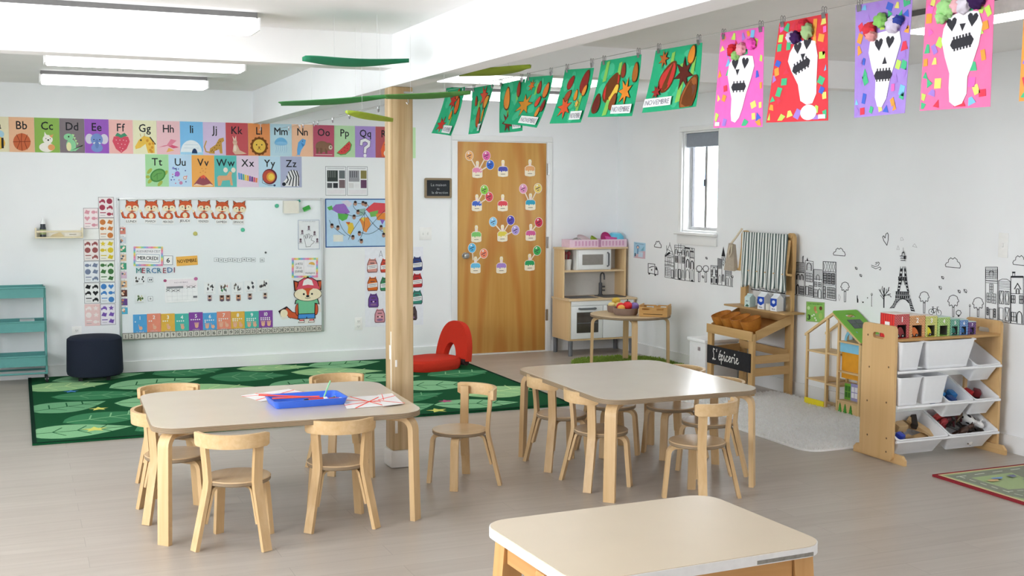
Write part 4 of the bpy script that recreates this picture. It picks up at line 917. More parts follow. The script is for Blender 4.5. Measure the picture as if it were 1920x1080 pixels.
simple_card('number_tile', 282, 560, 9.5, 9.5, 'eff1f4', 'small framed number tile right of the playground photo card', 'card', d_txt('8', '5a5f68', .5, .3, '4a5460'))
STR = [(431, 'd8857a', 'pink and red'), (449, 'cfd6de', 'grey animal'), (465, '4aa07f', 'green, upper'), (481.5, 'e0c0a0', 'beige, upper'), (497.5, '4aa07f', 'green, lower'), (514, 'd9bcd2', 'pale violet'), (531, 'e0b98e', 'beige, lower'), (548, '5a3a34', 'brown'), (564.5, '6a4a8a', 'dark purple'), (581, '5ab0d0', 'sky blue')]
for i, (y, cl, d) in enumerate(STR):
    def dj(c):
        r_ = random.Random(i); c.rect(0, .78, 1, 1, 'eeeeee'); c.text('JOB', .5, .82, .13, '6a6a70', c.asp, width=.5)
        for k in range(4): c.ell(r_.uniform(.25, .75), r_.uniform(.2, .6), .16, .12, r_.choice(['f0d8c0', 'c98a6a', 'efe8e0', '5a6a7a']), 10)
    simple_card('job_card', 228.5+i*.45, y, 13.5, 16, cl, 'small %s picture card in the column along the left edge of the whiteboard' % d, 'card', dj, 0, OB, 'job cards column')
for i in range(10):
    bgc = ['5aa5dc', 'e8917a', 'e3b450', '54b8ac', '8a4fa5'][i % 5]; nm = ['blue', 'coral', 'yellow', 'teal', 'purple'][i % 5]
    def dn(c):
        A = c.asp; c.text(str(i+1), .5, .72, .26, 'f4f4f4', A, bold=.03)
        for k in range(i+1): c.ell(.16+(k % 5)*.15, .62-(k//5)*.09, .05, .05*A, 'f4f4f4', 8)
        for hx in ((.55,) if i < 5 else (.3, .72)):
            c.ell(hx, .28, .13, .10, 'e8b49a', 12)
            for k in range(min(5, i+1 if hx < .6 else i-4)): c.line([(hx-.1+k*.05, .3), (hx-.14+k*.07, .46)], .045, 'e8b49a', A)
        c.text(['UN', 'DEUX', 'TROIS', 'QUATRE', 'CINQ', 'SIX', 'SEPT', 'HUIT', 'NEUF', 'DIX'][i], .5, .06, .1, 'cfc6d2', A, width=.5)
    xs = 262.5+i*26.2; simple_card('number_card', xs, [607.5, 606, 606, 606, 603.5, 604.5, 602, 602, 601.5, 600][i], 25.8, 36, bgc, '%s number card showing %d with counting hands at the bottom of the whiteboard' % (nm, i+1), 'card', dn, 0, OB, 'number cards 1 to 10')
# ================================================================== other things on the back wall
def wall_card(cx, cy, wpx, hpx, rot=0, off=0.0):
    return wb_card(cx, cy, wpx, hpx, rot, off)
def wcard(name, x, y, w_, h_, col, label, cat, draw=None, rot=0, off=0.0, group=None, t=.0015):
    c = wall_card(x, y, w_, h_, rot, off); c.sheet(UNIT, col, t)
    if draw: draw(c)
    return tag(c.build(name), label, cat, group)
def icon(c, kind, x, y, r, col, A):
    R2 = r*A
    if kind == 0: c.ell(x, y, r, R2, col, 14)
    elif kind == 1: c.poly([(x+(r if i % 2 == 0 else r*.45)*math.cos(PI/2+i*PI/5), y+(R2 if i % 2 == 0 else R2*.45)*math.sin(PI/2+i*PI/5)) for i in range(10)], col)
    elif kind == 2: c.poly([(x, y-R2), (x-r, y+R2*.2), (x-r*.6, y+R2*.8), (x, y+R2*.4), (x+r*.6, y+R2*.8), (x+r, y+R2*.2)], col)
    elif kind == 3: c.ell(x-.2*r, y, r*.8, R2*.6, col, 12); c.poly([(x+r*.5, y), (x+r*1.1, y+R2*.6), (x+r*1.1, y-R2*.6)], col)
    elif kind == 4: c.poly([(x-r, y-R2*.7), (x-r, y+R2*.1), (x-r*.5, y+R2*.2), (x-r*.2, y+R2*.7), (x+r*.5, y+R2*.7), (x+r, y+R2*.1), (x+r, y-R2*.7), (x+r*.6, y-R2*.7), (x+r*.5, y-R2*.3), (x-r*.5, y-R2*.3), (x-r*.6, y-R2*.7)], col)
    else: c.poly([(x-r, y-R2*.4), (x-r*.3, y+R2*.9), (x+r*.4, y+R2*.5), (x+r, y+R2*.6), (x+r*.6, y-R2*.8)], col)
CP = [(170.5, 409.5, 28, 39, 'f3e6e8', 'd99aa8', 'pink', [5, 3, 2, 3, 3]), (171.5, 469, 29, 40, 'efe6e4', '9c5a5a', 'brown', [4, 4, 0, 0, 4]), (172, 509.5, 29, 40, 'e8ebf0', '7a85a0', 'grey blue', [3, 5, 0, 5, 4]), (172.5, 549.5, 29, 39, 'eeeeee', '2b2b2d', 'black', [5, 4, 4, 2, 4]), (173.5, 590.5, 29, 41, 'ebcbc9', 'f3e9e6', 'pale rose with white icons', [4, 1, 0, 1, 3]),
      (199, 389, 29, 39, 'f2e9ea', 'a8455a', 'red', [4, 0, 0, 4, 3]), (200, 428.5, 29, 40, 'f3ece3', 'd0834a', 'orange', [0, 5, 3, 5, 0]), (200.5, 469, 29, 40, 'f3f0e3', 'dcc33a', 'yellow', [1, 5, 3, 0, 5]), (201, 509, 29, 39.5, 'edf2ea', '4a7a4a', 'green', [3, 4, 5, 0, 5]), (202, 549, 29, 39.5, 'eaf0f5', '4a86c8', 'blue', [0, 2, 4, 3, 0]), (202.5, 589.5, 28.5, 39.5, 'eeeaf3', '7a5ab0', 'purple', [4, 1, 5, 5, 5])]
def colposter(i, x, y, w_, h_, bg_, col, nm, ic):
    def d(c):
        A = c.asp; c.line([(.01, .01), (.99, .01), (.99, .99), (.01, .99)], .025, '77757a' if nm != 'pale rose with white icons' else bg_, A, True)
        for k, (ix, iy) in enumerate(((.25, .8), (.72, .8), (.25, .5), (.73, .5), (.72, .18))): icon(c, ic[k], ix, iy, .19, col, A)
        c.line([(.12, .25), (.45, .25)], .06, col, A); c.line([(.12, .12), (.42, .12)], .03, 'a8a6aa', A)
    wcard('colour_poster', x, y, w_, h_, bg_, 'colour chart poster of %s objects left of the whiteboard' % nm, 'poster', d, 0, 0, 'colour chart posters')
for i, a in enumerate(CP): colposter(i, *a)
wcard('colour_poster', 173, 439.3, 27, 19.5, 'f1f1ef', 'blank white chart poster half behind the small wooden wall shelf', 'poster', None, 0, 0, 'colour chart posters')
# shelf with bottle
SW = wood('shelf_pale', 'eadfc2', 'dccfae', 'x', .45, .8, .5)
sx0, sx1, sz, sd = .135, .505, 1.165, .085
sh = thing('wall_shelf', 'small pale wooden ledge shelf left of the colour charts', 'shelf', ((sx0+sx1)/2, D, sz))
MB(SW).box(sx0, sx1, D-sd, D-.0005, sz, sz+.012, .002).build('shelf_board', sh)
for x in (sx0, sx1-.012): MB(SW).box(x, x+.012, D-sd, D-.0005, sz+.012, sz+.085, .003).build('side_panel', sh)
MB(SW).box(sx0+.012, sx1-.012, D-sd+.001, D-sd+.009, sz+.048, sz+.064, .002).build('front_rail', sh)
MB(mat('f2efe6', .6)).box(sx0+.012, sx1-.012, D-.012, D-.001, sz+.0125, sz+.062).mat(pr('6a665e')).box(.40, .455, D-.0135, D-.0122, sz+.026, sz+.03).build('back_panel', sh)
px_ = .197
bt = thing('glue_bottle', 'dark bottle with white pump cap standing on the wall shelf', 'bottle', (px_, D-.045, sz+.0125))
LB(mat('2b3138', .25, .5)).lathe([(0, 0), (.024, 0), (.024, .07), (.02, .085), (.02, .105), (0, .105)], 18).build('bottle_body', bt)
LB(mat('a8b480', .5)).lathe([(.0245, .02), (.0248, .02), (.0248, .06), (.0245, .06)], 18).build('bottle_label', bt)
LB(gloss('eceeee')).lathe([(0, .1055), (.019, .1055), (.017, .125), (.007, .145), (.003, .16), (0, .16)], 16).build('bottle_cap', bt)
tag(MB(mat('d8c8a0', .7)).add([(.25, D-.04, sz+.0125), (.36, D-.04, sz+.0125), (.33, D-.04, sz+.05), (.27, D-.04, sz+.03), (.25, D-.03, sz+.0125), (.36, D-.03, sz+.0125), (.33, D-.03, sz+.05), (.27, D-.03, sz+.03)], [(0, 1, 2, 3), (7, 6, 5, 4), (0, 4, 5, 1), (1, 5, 6, 2), (2, 6, 7, 3), (3, 7, 4, 0)]).build('wooden_scraper'), 'tan wooden piece lying on the wall shelf beside the bottle', 'tool')
# outlets, switch
def plate(name, x, z, w_, h_, label, cat, n=2, sw=False, wall='b', off=0):
    t = thing(name, label, cat, (x, D, z) if wall == 'b' else (R, x, z))
    PL = gloss('f2f2f0'); DKG = mat('77777a', .5)
    def bx(mb, a0, a1, d0, d1, z0, z1, bev=0):
        return mb.box(x+a0, x+a1, D-d1, D-d0, z0, z1, bev) if wall == 'b' else mb.box(R-d1, R-d0, x+a0, x+a1, z0, z1, bev)
    bx(MB(PL), -w_/2, w_/2, .0005, .006, z-h_/2, z+h_/2, .002).build('cover_plate', t)
    if sw:
        for k in range(n): xx = (k-(n-1)/2)*.046; bx(MB(PL), xx-.006, xx+.006, .0062, .016, z-.012, z+.012, .002).build('toggle', t); 
    else:
        for dz in (-.024, .024):
            m_ = bx(MB(PL), -.017, .017, .0062, .0085, z+dz-.016, z+dz+.016, .004); m_.mat(DKG)
            bx(m_, -.008, -.005, .0086, .0092, z+dz-.004, z+dz+.007); bx(m_, .005, .008, .0086, .0092, z+dz-.004, z+dz+.007); bx(m_, -.002, .002, .0086, .0092, z+dz-.012, z+dz-.008); m_.build('socket', t)
plate('wall_outlet', 2.867, .347, .072, .115, 'white wall outlet below the map, right of the whiteboard', 'outlet')
plate('wall_outlet', .438, .364, .078, .118, 'white wall outlet just above the navy pouf', 'outlet')
plate('light_switch', 3.519, 1.169, .118, .118, 'white double light switch left of the wooden door', 'switch', 2, True)
plate('light_switch', 5.404, 1.257, .075, .15, 'white light switch on the right wall above the bare tower mural', 'switch', 1, True, 'r')
# two black and white photo posters
def d_photo(cols):
    def f(c):
        A = c.asp; c.line([(.01, .01), (.99, .01), (.99, .99), (.01, .99)], .02, '8a8a94', A, True); c.line([(.1, .93), (.9, .93)], .025, 'b0b0b8', A)
        for k, (x0, y0, x1, y1) in enumerate(((.08, .48, .6, .86), (.66, .58, .95, .86), (.66, .26, .95, .54), (.08, .26, .32, .43), (.37, .26, .6, .43))): c.rect(x0, y0, x1, y1, cols[k])
        for k in range(4): c.rect(.14+.1*k, .62, .18+.1*k, .84, cols[5])
        c.rect(.08, .06, .92, .2, 'e9e6ea')
    return f
wcard('photo_poster', 629.5, 339.3, 38.5, 55, 'eceef0', 'poster of dark forest photographs above the map, left of a pair', 'poster', d_photo(['3f4644', '6a7074', '7a6a6e', '5a5c60', '33363a', '7a807c']))
wcard('photo_poster', 670, 339.5, 38.5, 55, 'eceef0', 'poster of grey and purple photographs above the map, right of a pair', 'poster', d_photo(['9a9aa0', '8a8250', '6a4a66', 'dcdcdc', 'e8e8ea', '5a5a62']))
# world map
def d_map(c):
    A = c.asp; c.rect(.012, .018, .988, .982, 'b9d6ee'); c.line([(.008, .012), (.992, .012), (.992, .988), (.008, .988)], .016, '2f5a9a', A, True)
    P = lambda pts, cl: c.poly(pts, cl)
    P([(.09, .78), (.16, .88), (.3, .9), (.34, .8), (.38, .72), (.3, .66), (.22, .68)], '9a6fc0'); P([(.03, .82), (.1, .86), (.12, .78), (.06, .76)], '5fb255'); P([(.19, .7), (.36, .68), (.33, .58), (.26, .54), (.2, .6)], '5fb255'); P([(.24, .94), (.34, .97), (.42, .9), (.36, .82)], 'd8d4e4')
    P([(.31, .52), (.42, .5), (.44, .4), (.38, .26), (.34, .3), (.35, .42)], 'e2c24a'); P([(.31, .52), (.38, .52), (.36, .46)], 'c9603f'); P([(.52, .58), (.66, .62), (.7, .48), (.63, .3), (.58, .34), (.56, .46)], 'e0904a'); P([(.54, .6), (.62, .62), (.6, .52)], 'e6cf5a')
    P([(.5, .78), (.62, .8), (.6, .66), (.52, .66)], '8fb2a8'); P([(.62, .78), (.75, .92), (.98, .9), (.98, .74), (.82, .68), (.68, .7)], 'd8505a'); P([(.68, .72), (.82, .76), (.8, .64), (.7, .62)], '76b25a'); P([(.78, .68), (.96, .72), (.92, .54), (.8, .56)], 'e08a3f'); P([(.84, .58), (.92, .56), (.88, .46)], '8a6ac0'); P([(.88, .4), (.98, .42), (.97, .28), (.9, .28)], 'd8c88a')
    c.rect(.12, .12, .27, .26, 'e8e8e0')
    for a, m_, e in (((.62, .72), (.4, .35), (.35, .16)), ((.6, .74), (.78, .9), (.5, .9)), ((.58, .7), (.36, .8), (.46, .96)), ((.6, .7), (.62, .3), (.5, .12)), ((.2, .6), (.24, .3), (.42, .2)), ((.06, .56), (.1, .4), (.3, .24)), ((.6, .72), (.76, .4), (.9, .3)), ((.55, .3), (.7, .2), (.86, .42)), ((.64, .36), (.8, .6), (.95, .8)), ((.56, .66), (.44, .6), (.3, .7))):
        c.line([tuple((1-t)**2*a[k]+2*t*(1-t)*m_[k]+t*t*e[k] for k in (0, 1)) for t in (0, .2, .4, .6, .8, 1)], .006, '3a4656', A)
    for x, y in ((.1, .44), (.19, .4), (.42, .2), (.52, .28), (.55, .12), (.86, .4), (.9, .24), (.46, .9), (.58, .9), (.5, .72), (.44, .62), (.62, .88)): c.ell(x, y, .028, .05, 'b08a78', 8); c.ell(x, y+.03, .024, .025, '3a3030', 8)
wcard('world_map', 671, 418, 121, 91, 'e6eef4', 'world map poster covered with drawn lines, half behind the wooden post', 'map', d_map)
# backpack poster with paper backpacks
wcard('white_poster_sheet', 739.5, 537.5, 109, 147, 'eceef6', 'large white sheet with rows of backpack cutouts behind the wooden post', 'poster', lambda c: (c.line([(.27, .96), (.24, .88)], .008, '8a8a98', c.asp), c.line([(.27, .96), (.30, .88)], .008, '8a8a98', c.asp), c.line([(.245, .9), (.295, .9)], .006, '8a8a98', c.asp)))
for x, y, cl, lb, st in ((698, 497.5, 'd99a90', 'salmon', 1), (698.5, 532, 'd8702f', 'orange', 1), (700, 563, '6d4a96', 'violet', 0), (712, 591.5, 'd99aa4', 'rose', 0), (723, 497.5, 'd0503f', 'red, behind the post edge', 1), (722.5, 532, '3f8a5f', 'green, behind the post edge', 1), (782, 494, '37477f', 'navy blue', 1), (782, 525.5, 'c03436', 'bright red', 1), (782, 557, '3f8a7a', 'teal', 1), (772, 587, '55484a', 'brown, half behind the post', 0)):
    c = wall_card(x, y, 20, 27, 0, .0025); A = c.asp
    c.sheet([(.08, .0), (.92, .0), (1, .12), (.98, .6), (.85, .86), (.8, 1), (.66, .92), (.36, .92), (.24, 1), (.16, .86), (.02, .6), (0, .12)], cl, .0015)
    c.line([(.1, .03), (.9, .03), (.96, .14), (.94, .6), (.8, .86), (.2, .86), (.06, .6), (.04, .14), (.1, .03)], .05, '4a3a44', A); c.rect(.3, .62, .7, .68, '5a4650')
    if st: c.poly([(.06, .22), (.94, .28), (.94, .58), (.06, .5)], 'efefef'); c.line([(.16, .42), (.84, .47)], .05, '77707a', A); c.line([(.2, .32), (.78, .36)], .04, '77707a', A)
    else: dots(c, [(.32, .42), (.7, .42)], .07, '33282e', A); c.ell(.5, .4, .07, .07*A, 'f0dce4', 10); c.ell(.5, .2, .3, .08, '00000' and '8a6a90', 12)
    tag(c.build('backpack_cutout'), '%s paper backpack cutout with cat ears on the white poster sheet' % lb, 'cutout', 'backpack cutouts')
# slate
p0, p1 = at_y(795.5, 371.5, D), at_y(846, 334, D)
sl = thing('chalk_slate', 'small framed chalk slate left of the door', 'slate', ((p0.x+p1.x)/2, D, p0.z))
WF = wood('slate_frame', '9c8a70', '857359', 'x', .5)
fm = MB(WF); a0, a1, z0, z1 = p0.x, p1.x, p0.z, p1.z; t_ = .02
o = rrect(a0, a1, z0, z1, .015, 4); i_ = rrect(a0+t_, a1-t_, z0+t_, z1-t_, .004, 4); fm.M = Matrix(((1, 0, 0, 0), (0, 0, -1, D), (0, 1, 0, 0), (0, 0, 0, 1)))
fm.ring(o, i_, .0005, .016); fm.build('slate_frame', sl)
c = Card(local_fn((a0+t_, D, z0+t_), (1, 0, 0), (0, 0, 1), a1-a0-2*t_, z1-z0-2*t_), NB); c.sheet([(-.01, -.01), (1.01, -.01), (1.01, 1.01), (-.01, 1.01)], mat('2f3236', .7, .2, 0, .1), .008)
A = (a1-a0)/(z1-z0); c.text('La maison', .52, .62, .26, 'a8aaac', A, width=.66); c.text('du', .5, .4, .18, 'a8aaac', A, width=.1); c.text('la direction', .58, .14, .24, 'a8aaac', A, width=.7); c.build('slate_board', sl)

# ------------------------------------------------------------------ birthday cakes and balloons on the door
DO = .0025
def cake(x, y, col, name, ln):
    c = wb_card(x, y, 19, 32, 0, DO); A = c.asp
    c.sheet([(.06, .04), (.5, 0), (.94, .04), (1, .1), (1, .52), (.84, .62), (.62, .66), (.66, .9), (.6, 1), (.4, 1), (.34, .9), (.38, .66), (.16, .62), (0, .52), (0, .1)], 'f2eada', .0012)
    c.poly([(.04, .12), (.2, .07), (.8, .07), (.96, .12), (.96, .38), (.04, .38)], 'f4ead2'); c.poly([(.04, .5), (.2, .6), (.5, .62), (.8, .6), (.96, .5), (.96, .34), (.84, .36), (.8, .3), (.68, .37), (.58, .33), (.46, .37), (.36, .26), (.27, .36), (.16, .33), (.04, .36)], col)
    c.ell(.5, .55, .42, .06, col); c.rect(.44, .6, .56, .8, 'f3d9dc'); c.poly([(.5, .98), (.42, .86), (.5, .79), (.58, .86)], 'f6e6a8')
    c.line([(.3, .17), (.7, .17)], .05, '6a6460', A)
    tag(c.build('cake_cutout'), '%s frosted paper cake cutout, %s on the wooden door' % (name, ln), 'cutout', 'birthday cakes on the door')
    return x, y
def balloon(x, y, cx_, cy_, col, label):
    c = wb_card(x, y, 15.5, 19, 0, DO+.0016); A = c.asp
    P0 = at_y(x, y, D-DO); p1_ = at_y(cx_, cy_, D-DO)
    e = ((p1_.x-P0.x)/c.W+.5, (p1_.z-P0.z)/c.H+.5)
    d = math.atan2((e[1]-.5)/A, e[0]-.5)
    c.z = .0006; c.line([(.5, .5), e], .14, 'efe0cc', A); c.z = .0007
    rr = d-(-PI/2)
    c.z = .0001; c.sheet([(.5+.5*math.cos(k*PI/10), .5+.5*math.sin(k*PI/10)) for k in range(20)], 'f2e8e4', .0012); c.ell(.5, .5, .45, .45, col, 20); c.ell(.4, .76, .12, .08, 'f4eef2', 10, rot=.4)
    c.line([(.25, .42), (.7, .6)], .09, '4a3a52', A); c.line([(.45, .28), (.6, .33)], .08, '4a3a52', A)
    tag(c.build('balloon_cutout'), label, 'cutout', 'paper balloons on the door')
CK = [(895, 318, 'e58fb4', 'pink', 'top row left'), (943, 316, '5558ad', 'indigo', 'top row middle'), (993.5, 315, 'e6ab77', 'peach', 'top row right'), (894, 380.5, '4f6fc9', 'royal blue', 'second row left'), (942.5, 380.5, 'e05560', 'coral red', 'second row middle'), (994.5, 378.5, '43a6c4', 'turquoise', 'second row right'),
      (893, 438.5, '83c873', 'light green', 'third row left'), (942, 437.5, 'e0cf58', 'yellow', 'third row middle'), (995, 436, 'd4669b', 'raspberry', 'third row right'), (891.5, 497, '6fbfe4', 'sky blue', 'bottom row left'), (940, 497, 'a988cf', 'lavender', 'bottom row middle'), (993, 492, '37a368', 'emerald', 'bottom row right')]
for a in CK: cake(*a)
for x, y, cx_, cy_, cl, lb in ((880, 292, 892, 314, 'edb374', 'orange paper balloon tied to the pink cake on the door'), (912, 292, 899, 316, 'e06aa8', 'pink paper balloon tied to the pink cake on the door'), (919, 309, 901, 320, '3f6cc9', 'blue paper balloon right of the pink cake on the door'),
        (908, 356, 896, 378, '8ccc52', 'lime paper balloon above the royal blue cake'), (917, 369, 900, 381, 'dd5563', 'red paper balloon right of the royal blue cake'), (981, 354, 990, 374, 'e49ac0', 'pink paper balloon left above the turquoise cake'), (1008.5, 353, 998, 374, 'ead275', 'yellow paper balloon right above the turquoise cake'),
        (924.5, 416, 938, 432, '8fcbee', 'pale blue paper balloon left above the yellow cake'), (957.5, 413, 946, 432, '5a50b8', 'violet paper balloon above the yellow cake'), (966.5, 431.5, 948, 441, 'b3a0dc', 'lilac paper balloon right of the yellow cake'), (1010, 417, 998, 432, 'cf3f55', 'crimson paper balloon above the raspberry cake'),
        (885, 465, 887, 487, '62b8e0', 'blue paper balloon beside the door knob'), (907, 475.5, 894, 489, 'ee8a68', 'coral paper balloon above the sky blue cake'), (1007, 470, 996, 486, '43b05a', 'green paper balloon above the emerald cake')): balloon(x, y, cx_, cy_, cl, lb)

# ================================================================== floor things along the back wall
# teal trolley
TE = mat('5f9f9c', .4, .4, 0, .03)
ct = thing('rolling_cart', 'teal metal three tier trolley at the left edge', 'cart', (-.03, 10.2, 0))
cx0, cx1, cy0, cy1 = -.25, .185, 10.09, 10.365
for z0 in (.145, .425, .70):
    m_ = MB(TE); g = .004
    m_.box(cx0, cx1, cy0, cy1, z0, z0+g).box(cx0, cx1, cy0, cy0+g, z0+g, z0+.078).box(cx0, cx1, cy1-g, cy1, z0+g, z0+.078).box(cx0, cx0+g, cy0+g, cy1-g, z0+g, z0+.078).box(cx1-g, cx1, cy0+g, cy1-g, z0+g, z0+.078)
    m_.tube([(cx0, cy0, z0+.08), (cx1, cy0, z0+.08), (cx1, cy1, z0+.08), (cx0, cy1, z0+.08)], .006, 8, True); m_.build('tray', ct)
for x in (cx0, cx1):
    for y in (cy0+.03, cy1-.03): MB(TE).tube([(x+(.006 if x > 0 else -.006), y, .075), (x+(.006 if x > 0 else -.006), y, .775)], .009, 8).build('upright', ct)
for y in (cy0+.02, cy1-.02): MB(TE).cyl((cx0-.01, y, .085), (cx1+.012, y, .085), .008, 8).build('base_rail', ct)
for x in (cx0+.01, cx1+.005):
    for y in (cy0+.02, cy1-.02):
        wv = MB(mat('26272a', .5)); wv.M = Matrix.Translation((x, y, .033)) @ Matrix.Rotation(PI/2, 4, 'Y'); wv.lathe([(0, -.01), (.028, -.01), (.032, -.006), (.032, .006), (.028, .01), (0, .01)], 18).mat(STEEL).lathe([(0, -.0135), (.014, -.0135), (.014, .0135), (0, .0135)], 12); wv.build('caster', ct)
tag(MB(pr('d8dde0')).box(.0, .11, 10.12, 10.3, .51, .513).build('paper_sheet'), 'white paper lying in the middle tray of the teal trolley', 'paper')
# navy pouf
NV = mat('262b3a', .85, .15, 0, .12, 300)
pf = thing('pouf', 'round navy fabric pouf on the corner of the green leaf rug', 'pouf', (.562, 10.145, .013))
r_ = .222
LB(NV).lathe([(0, .035), (r_-.02, .035), (r_-.006, .045), (r_, .07), (r_-.006, .31), (r_-.008, .335), (r_-.03, .352), (.1, .358), (0, .359)], 48).build('cushion', pf)
for a in (.6, 2.2, 3.8, 5.4): LB(mat('15161a', .5)).box(.15*math.cos(a)-.016, .15*math.cos(a)+.016, .15*math.sin(a)-.016, .15*math.sin(a)+.016, 0, .0345).build('foot', pf)
# red floor chair
RD = mat('c7321f', .8, .2, 0, .06, 120)
fc = thing('floor_chair', 'red padded floor chair with an arched hole in its back on the green rug', 'chair', (3.39, 9.70, .0135), math.radians(200))
# built facing +x, back at -x
st = LB(RD); n = 26
def cushion(mb, out, y0, y1, puff):
    k = len(out); cxm = sum(p[0] for p in out)/k; cym = sum(p[1] for p in out)/k; vs = []; fs = []
    L_ = [(1-.05, y0), (1, y0+puff*.45), (1, y1-puff*.45), (.94, y1-puff*.1), (.8, y1)]
    for s_, z in L_: vs += [(cxm+(p[0]-cxm)*s_, cym+(p[1]-cym)*s_, z) for p in out]
    for q in range(len(L_)-1):
        for i in range(k): fs.append((q*k+i, q*k+(i+1) % k, q*k+k+(i+1) % k, q*k+k+i))
    fs += [tuple(range(k-1, -1, -1)), tuple((len(L_)-1)*k+i for i in range(k))]
    return mb.add(vs, fs)
seat_o = [(.27*math.copysign(abs(math.cos(a))**.75, math.cos(a))+.08, .215*math.copysign(abs(math.sin(a))**.75, math.sin(a))) for a in [2*PI*i/36 for i in range(36)]]
cushion(st, seat_o, 0, .10, .06).build('seat_cushion', fc)
bk_ = LB(RD); tilt = math.radians(-9)
bk_.M = Matrix.Translation((-.185, 0, .055)) @ Matrix.Rotation(tilt, 4, 'Y') @ Matrix(((0, 0, 1, 0), (1, 0, 0, 0), (0, 1, 0, 0), (0, 0, 0, 1)))
N = 28
oo = [(.215*math.cos(a)*(1 if math.sin(a) > 0 else 1), .34*math.sin(a) if math.sin(a) > 0 else 0) for a in [PI*i/N for i in range(N+1)]]
oo = [(.215*math.copysign(abs(math.cos(PI*i/N))**.8, math.cos(PI*i/N)), .345*math.sin(PI*i/N)**.9) for i in range(N+1)]
ii = [(.085*math.cos(PI*i/N)-.02, .145*math.sin(PI*i/N)) for i in range(N+1)]
vs = []; fs = []
for z, s_ in ((-.03, .97), (-.018, 1), (.018, 1), (.032, .965)):
    for k in range(N+1):
        o_, q_ = oo[k], ii[k]; mx_, my_ = (o_[0]+q_[0])/2, (o_[1]+q_[1])/2
        vs.append((mx_+(o_[0]-mx_)*s_, my_+(o_[1]-my_)*s_, z)); vs.append((mx_+(q_[0]-mx_)*s_, my_+(q_[1]-my_)*s_, z))
w2 = 2*(N+1)
for k in range(N):
    for l in range(3):
        fs.append((l*w2+2*k, l*w2+2*k+2, (l+1)*w2+2*k+2, (l+1)*w2+2*k)); fs.append((l*w2+2*k+3, l*w2+2*k+1, (l+1)*w2+2*k+1, (l+1)*w2+2*k+3))
    fs.append((2*k, 2*k+1, 2*k+3, 2*k+2)); fs.append((3*w2+2*k, 3*w2+2*k+2, 3*w2+2*k+3, 3*w2+2*k+1))
for k in (0, N):
    for l in range(3): fs.append((l*w2+2*k, (l+1)*w2+2*k, (l+1)*w2+2*k+1, l*w2+2*k+1))
bk_.add(vs, fs).build('back_cushion', fc)
LB(mat('3a1c1a', .7)).M and None
m_ = LB(mat('35201f', .7)); m_.cyl((-.17, -.2, .05), (-.17, .2, .05), .03, 12).build('hinge', fc)

# ------------------------------------------------------------------ play kitchen
KW = wood('kitchen_birch', 'e3c79c', 'd8b887', 'z', .45, .8, .5); KX = wood('kitchen_birch_x', 'e0c8a4', 'd3b78e', 'x', .45, .8, .5)
KWH = mat('eef0f0', .35, .45, 0, .01); KG = mat('55565a', .45, .4, 0, .04); KLG = mat('6b6d71', .5, .3)
kx0, kx1, kb, kf, kz0, kz1 = 4.805, 5.515, 10.34, 9.955, .148, .545
kt = thing('play_kitchen', 'birch and white toy kitchen with faucet and microwave beside the door', 'toy kitchen', ((kx0+kx1)/2, (kb+kf)/2, 0))
for x in (kx0+.025, kx1-.025):
    for y in (kf+.025, kb-.025): MB(KLG).lathe([(0, 0), (.02, 0), (.023, .145), (0, .145)], 14, (x, y, 0)).build('leg', kt)
for x0, x1 in ((kx0, kx0+.018), (kx1-.018, kx1)): MB(KW).box(x0, x1, kf+.004, kb, kz0, kz1-.018, .002).build('side_panel', kt)
MB(KW).box(kx0+.0185, kx1-.0185, kf+.004, kb, kz0, kz0+.016).build('base_panel', kt)
MB(KX).box(kx0-.012, kx1+.012, kf-.012, kb, kz1-.0175, kz1, .003).build('counter', kt)
dw = (kx1-kx0)/2-.02
od = MB(KWH); xm = (kx0+kx1)/2
od.box(kx0+.0195, xm-.003, kf-.006, kf+.010, kz0+.018, kz1-.065, .002); od_ = od.build('oven_door', kt)
MB(mat('4b453f', .15, .6)).box(kx0+.075, xm-.05, kf-.0085, kf-.0062, kz0+.075, kz1-.125, .001).build('oven_window', od_)
MB(KLG).box(kx0+.082, xm-.057, kf-.0095, kf-.0087, kz0+.165, kz0+.172).build('oven_rack', od_)
def bar_handle(a, b, off, r_, parent):
    a, b = Vector(a), Vector(b); d = Vector((0, -off, 0)); MB(KLG).tube([a, a+d*.8, a+d+(b-a)*.06, b+d-(b-a)*.06, b+d*.8, b], r_, 8).build('handle', parent)
bar_handle((kx0+.10, kf-.0065, kz1-.09), (xm-.09, kf-.0065, kz1-.09), .03, .010, od_)
cd = MB(KWH).box(xm+.003, kx1-.0195, kf-.006, kf+.010, kz0+.018, kz1-.065, .002).build('cupboard_door', kt)
bar_handle((xm+.11, kf-.0065, kz1-.09), (kx1-.10, kf-.0065, kz1-.09), .03, .010, cd)
MB(KWH).box(kx0+.0195, kx1-.0195, kf-.004, kf+.010, kz1-.062, kz1-.0185, .002).build('fascia', kt)
MB(KG).box(kx0+.05, kx0+.35, kf+.08, kb-.08, kz1+.0002, kz1+.003).build('hob', kt)
sk = MB(KG); sk.ring(rrect(kx1-.30, kx1-.05, kf+.07, kb-.07, .03), rrect(kx1-.28, kx1-.07, kf+.09, kb-.09, .02), kz1+.0002, kz1+.005).mat(mat('3f4044', .4)).prism(rrect(kx1-.28, kx1-.07, kf+.09, kb-.09, .02), kz1+.0002, kz1+.0015); sk.build('sink', kt)
fx, fy = kx1-.215, kb-.06
fa = MB(KG).lathe([(0, kz1+.0055), (.024, kz1+.0055), (.024, kz1+.012), (.018, kz1+.014), (.018, kz1+.12), (.010, kz1+.13), (0, kz1+.13)], 14, (fx, fy, 0))
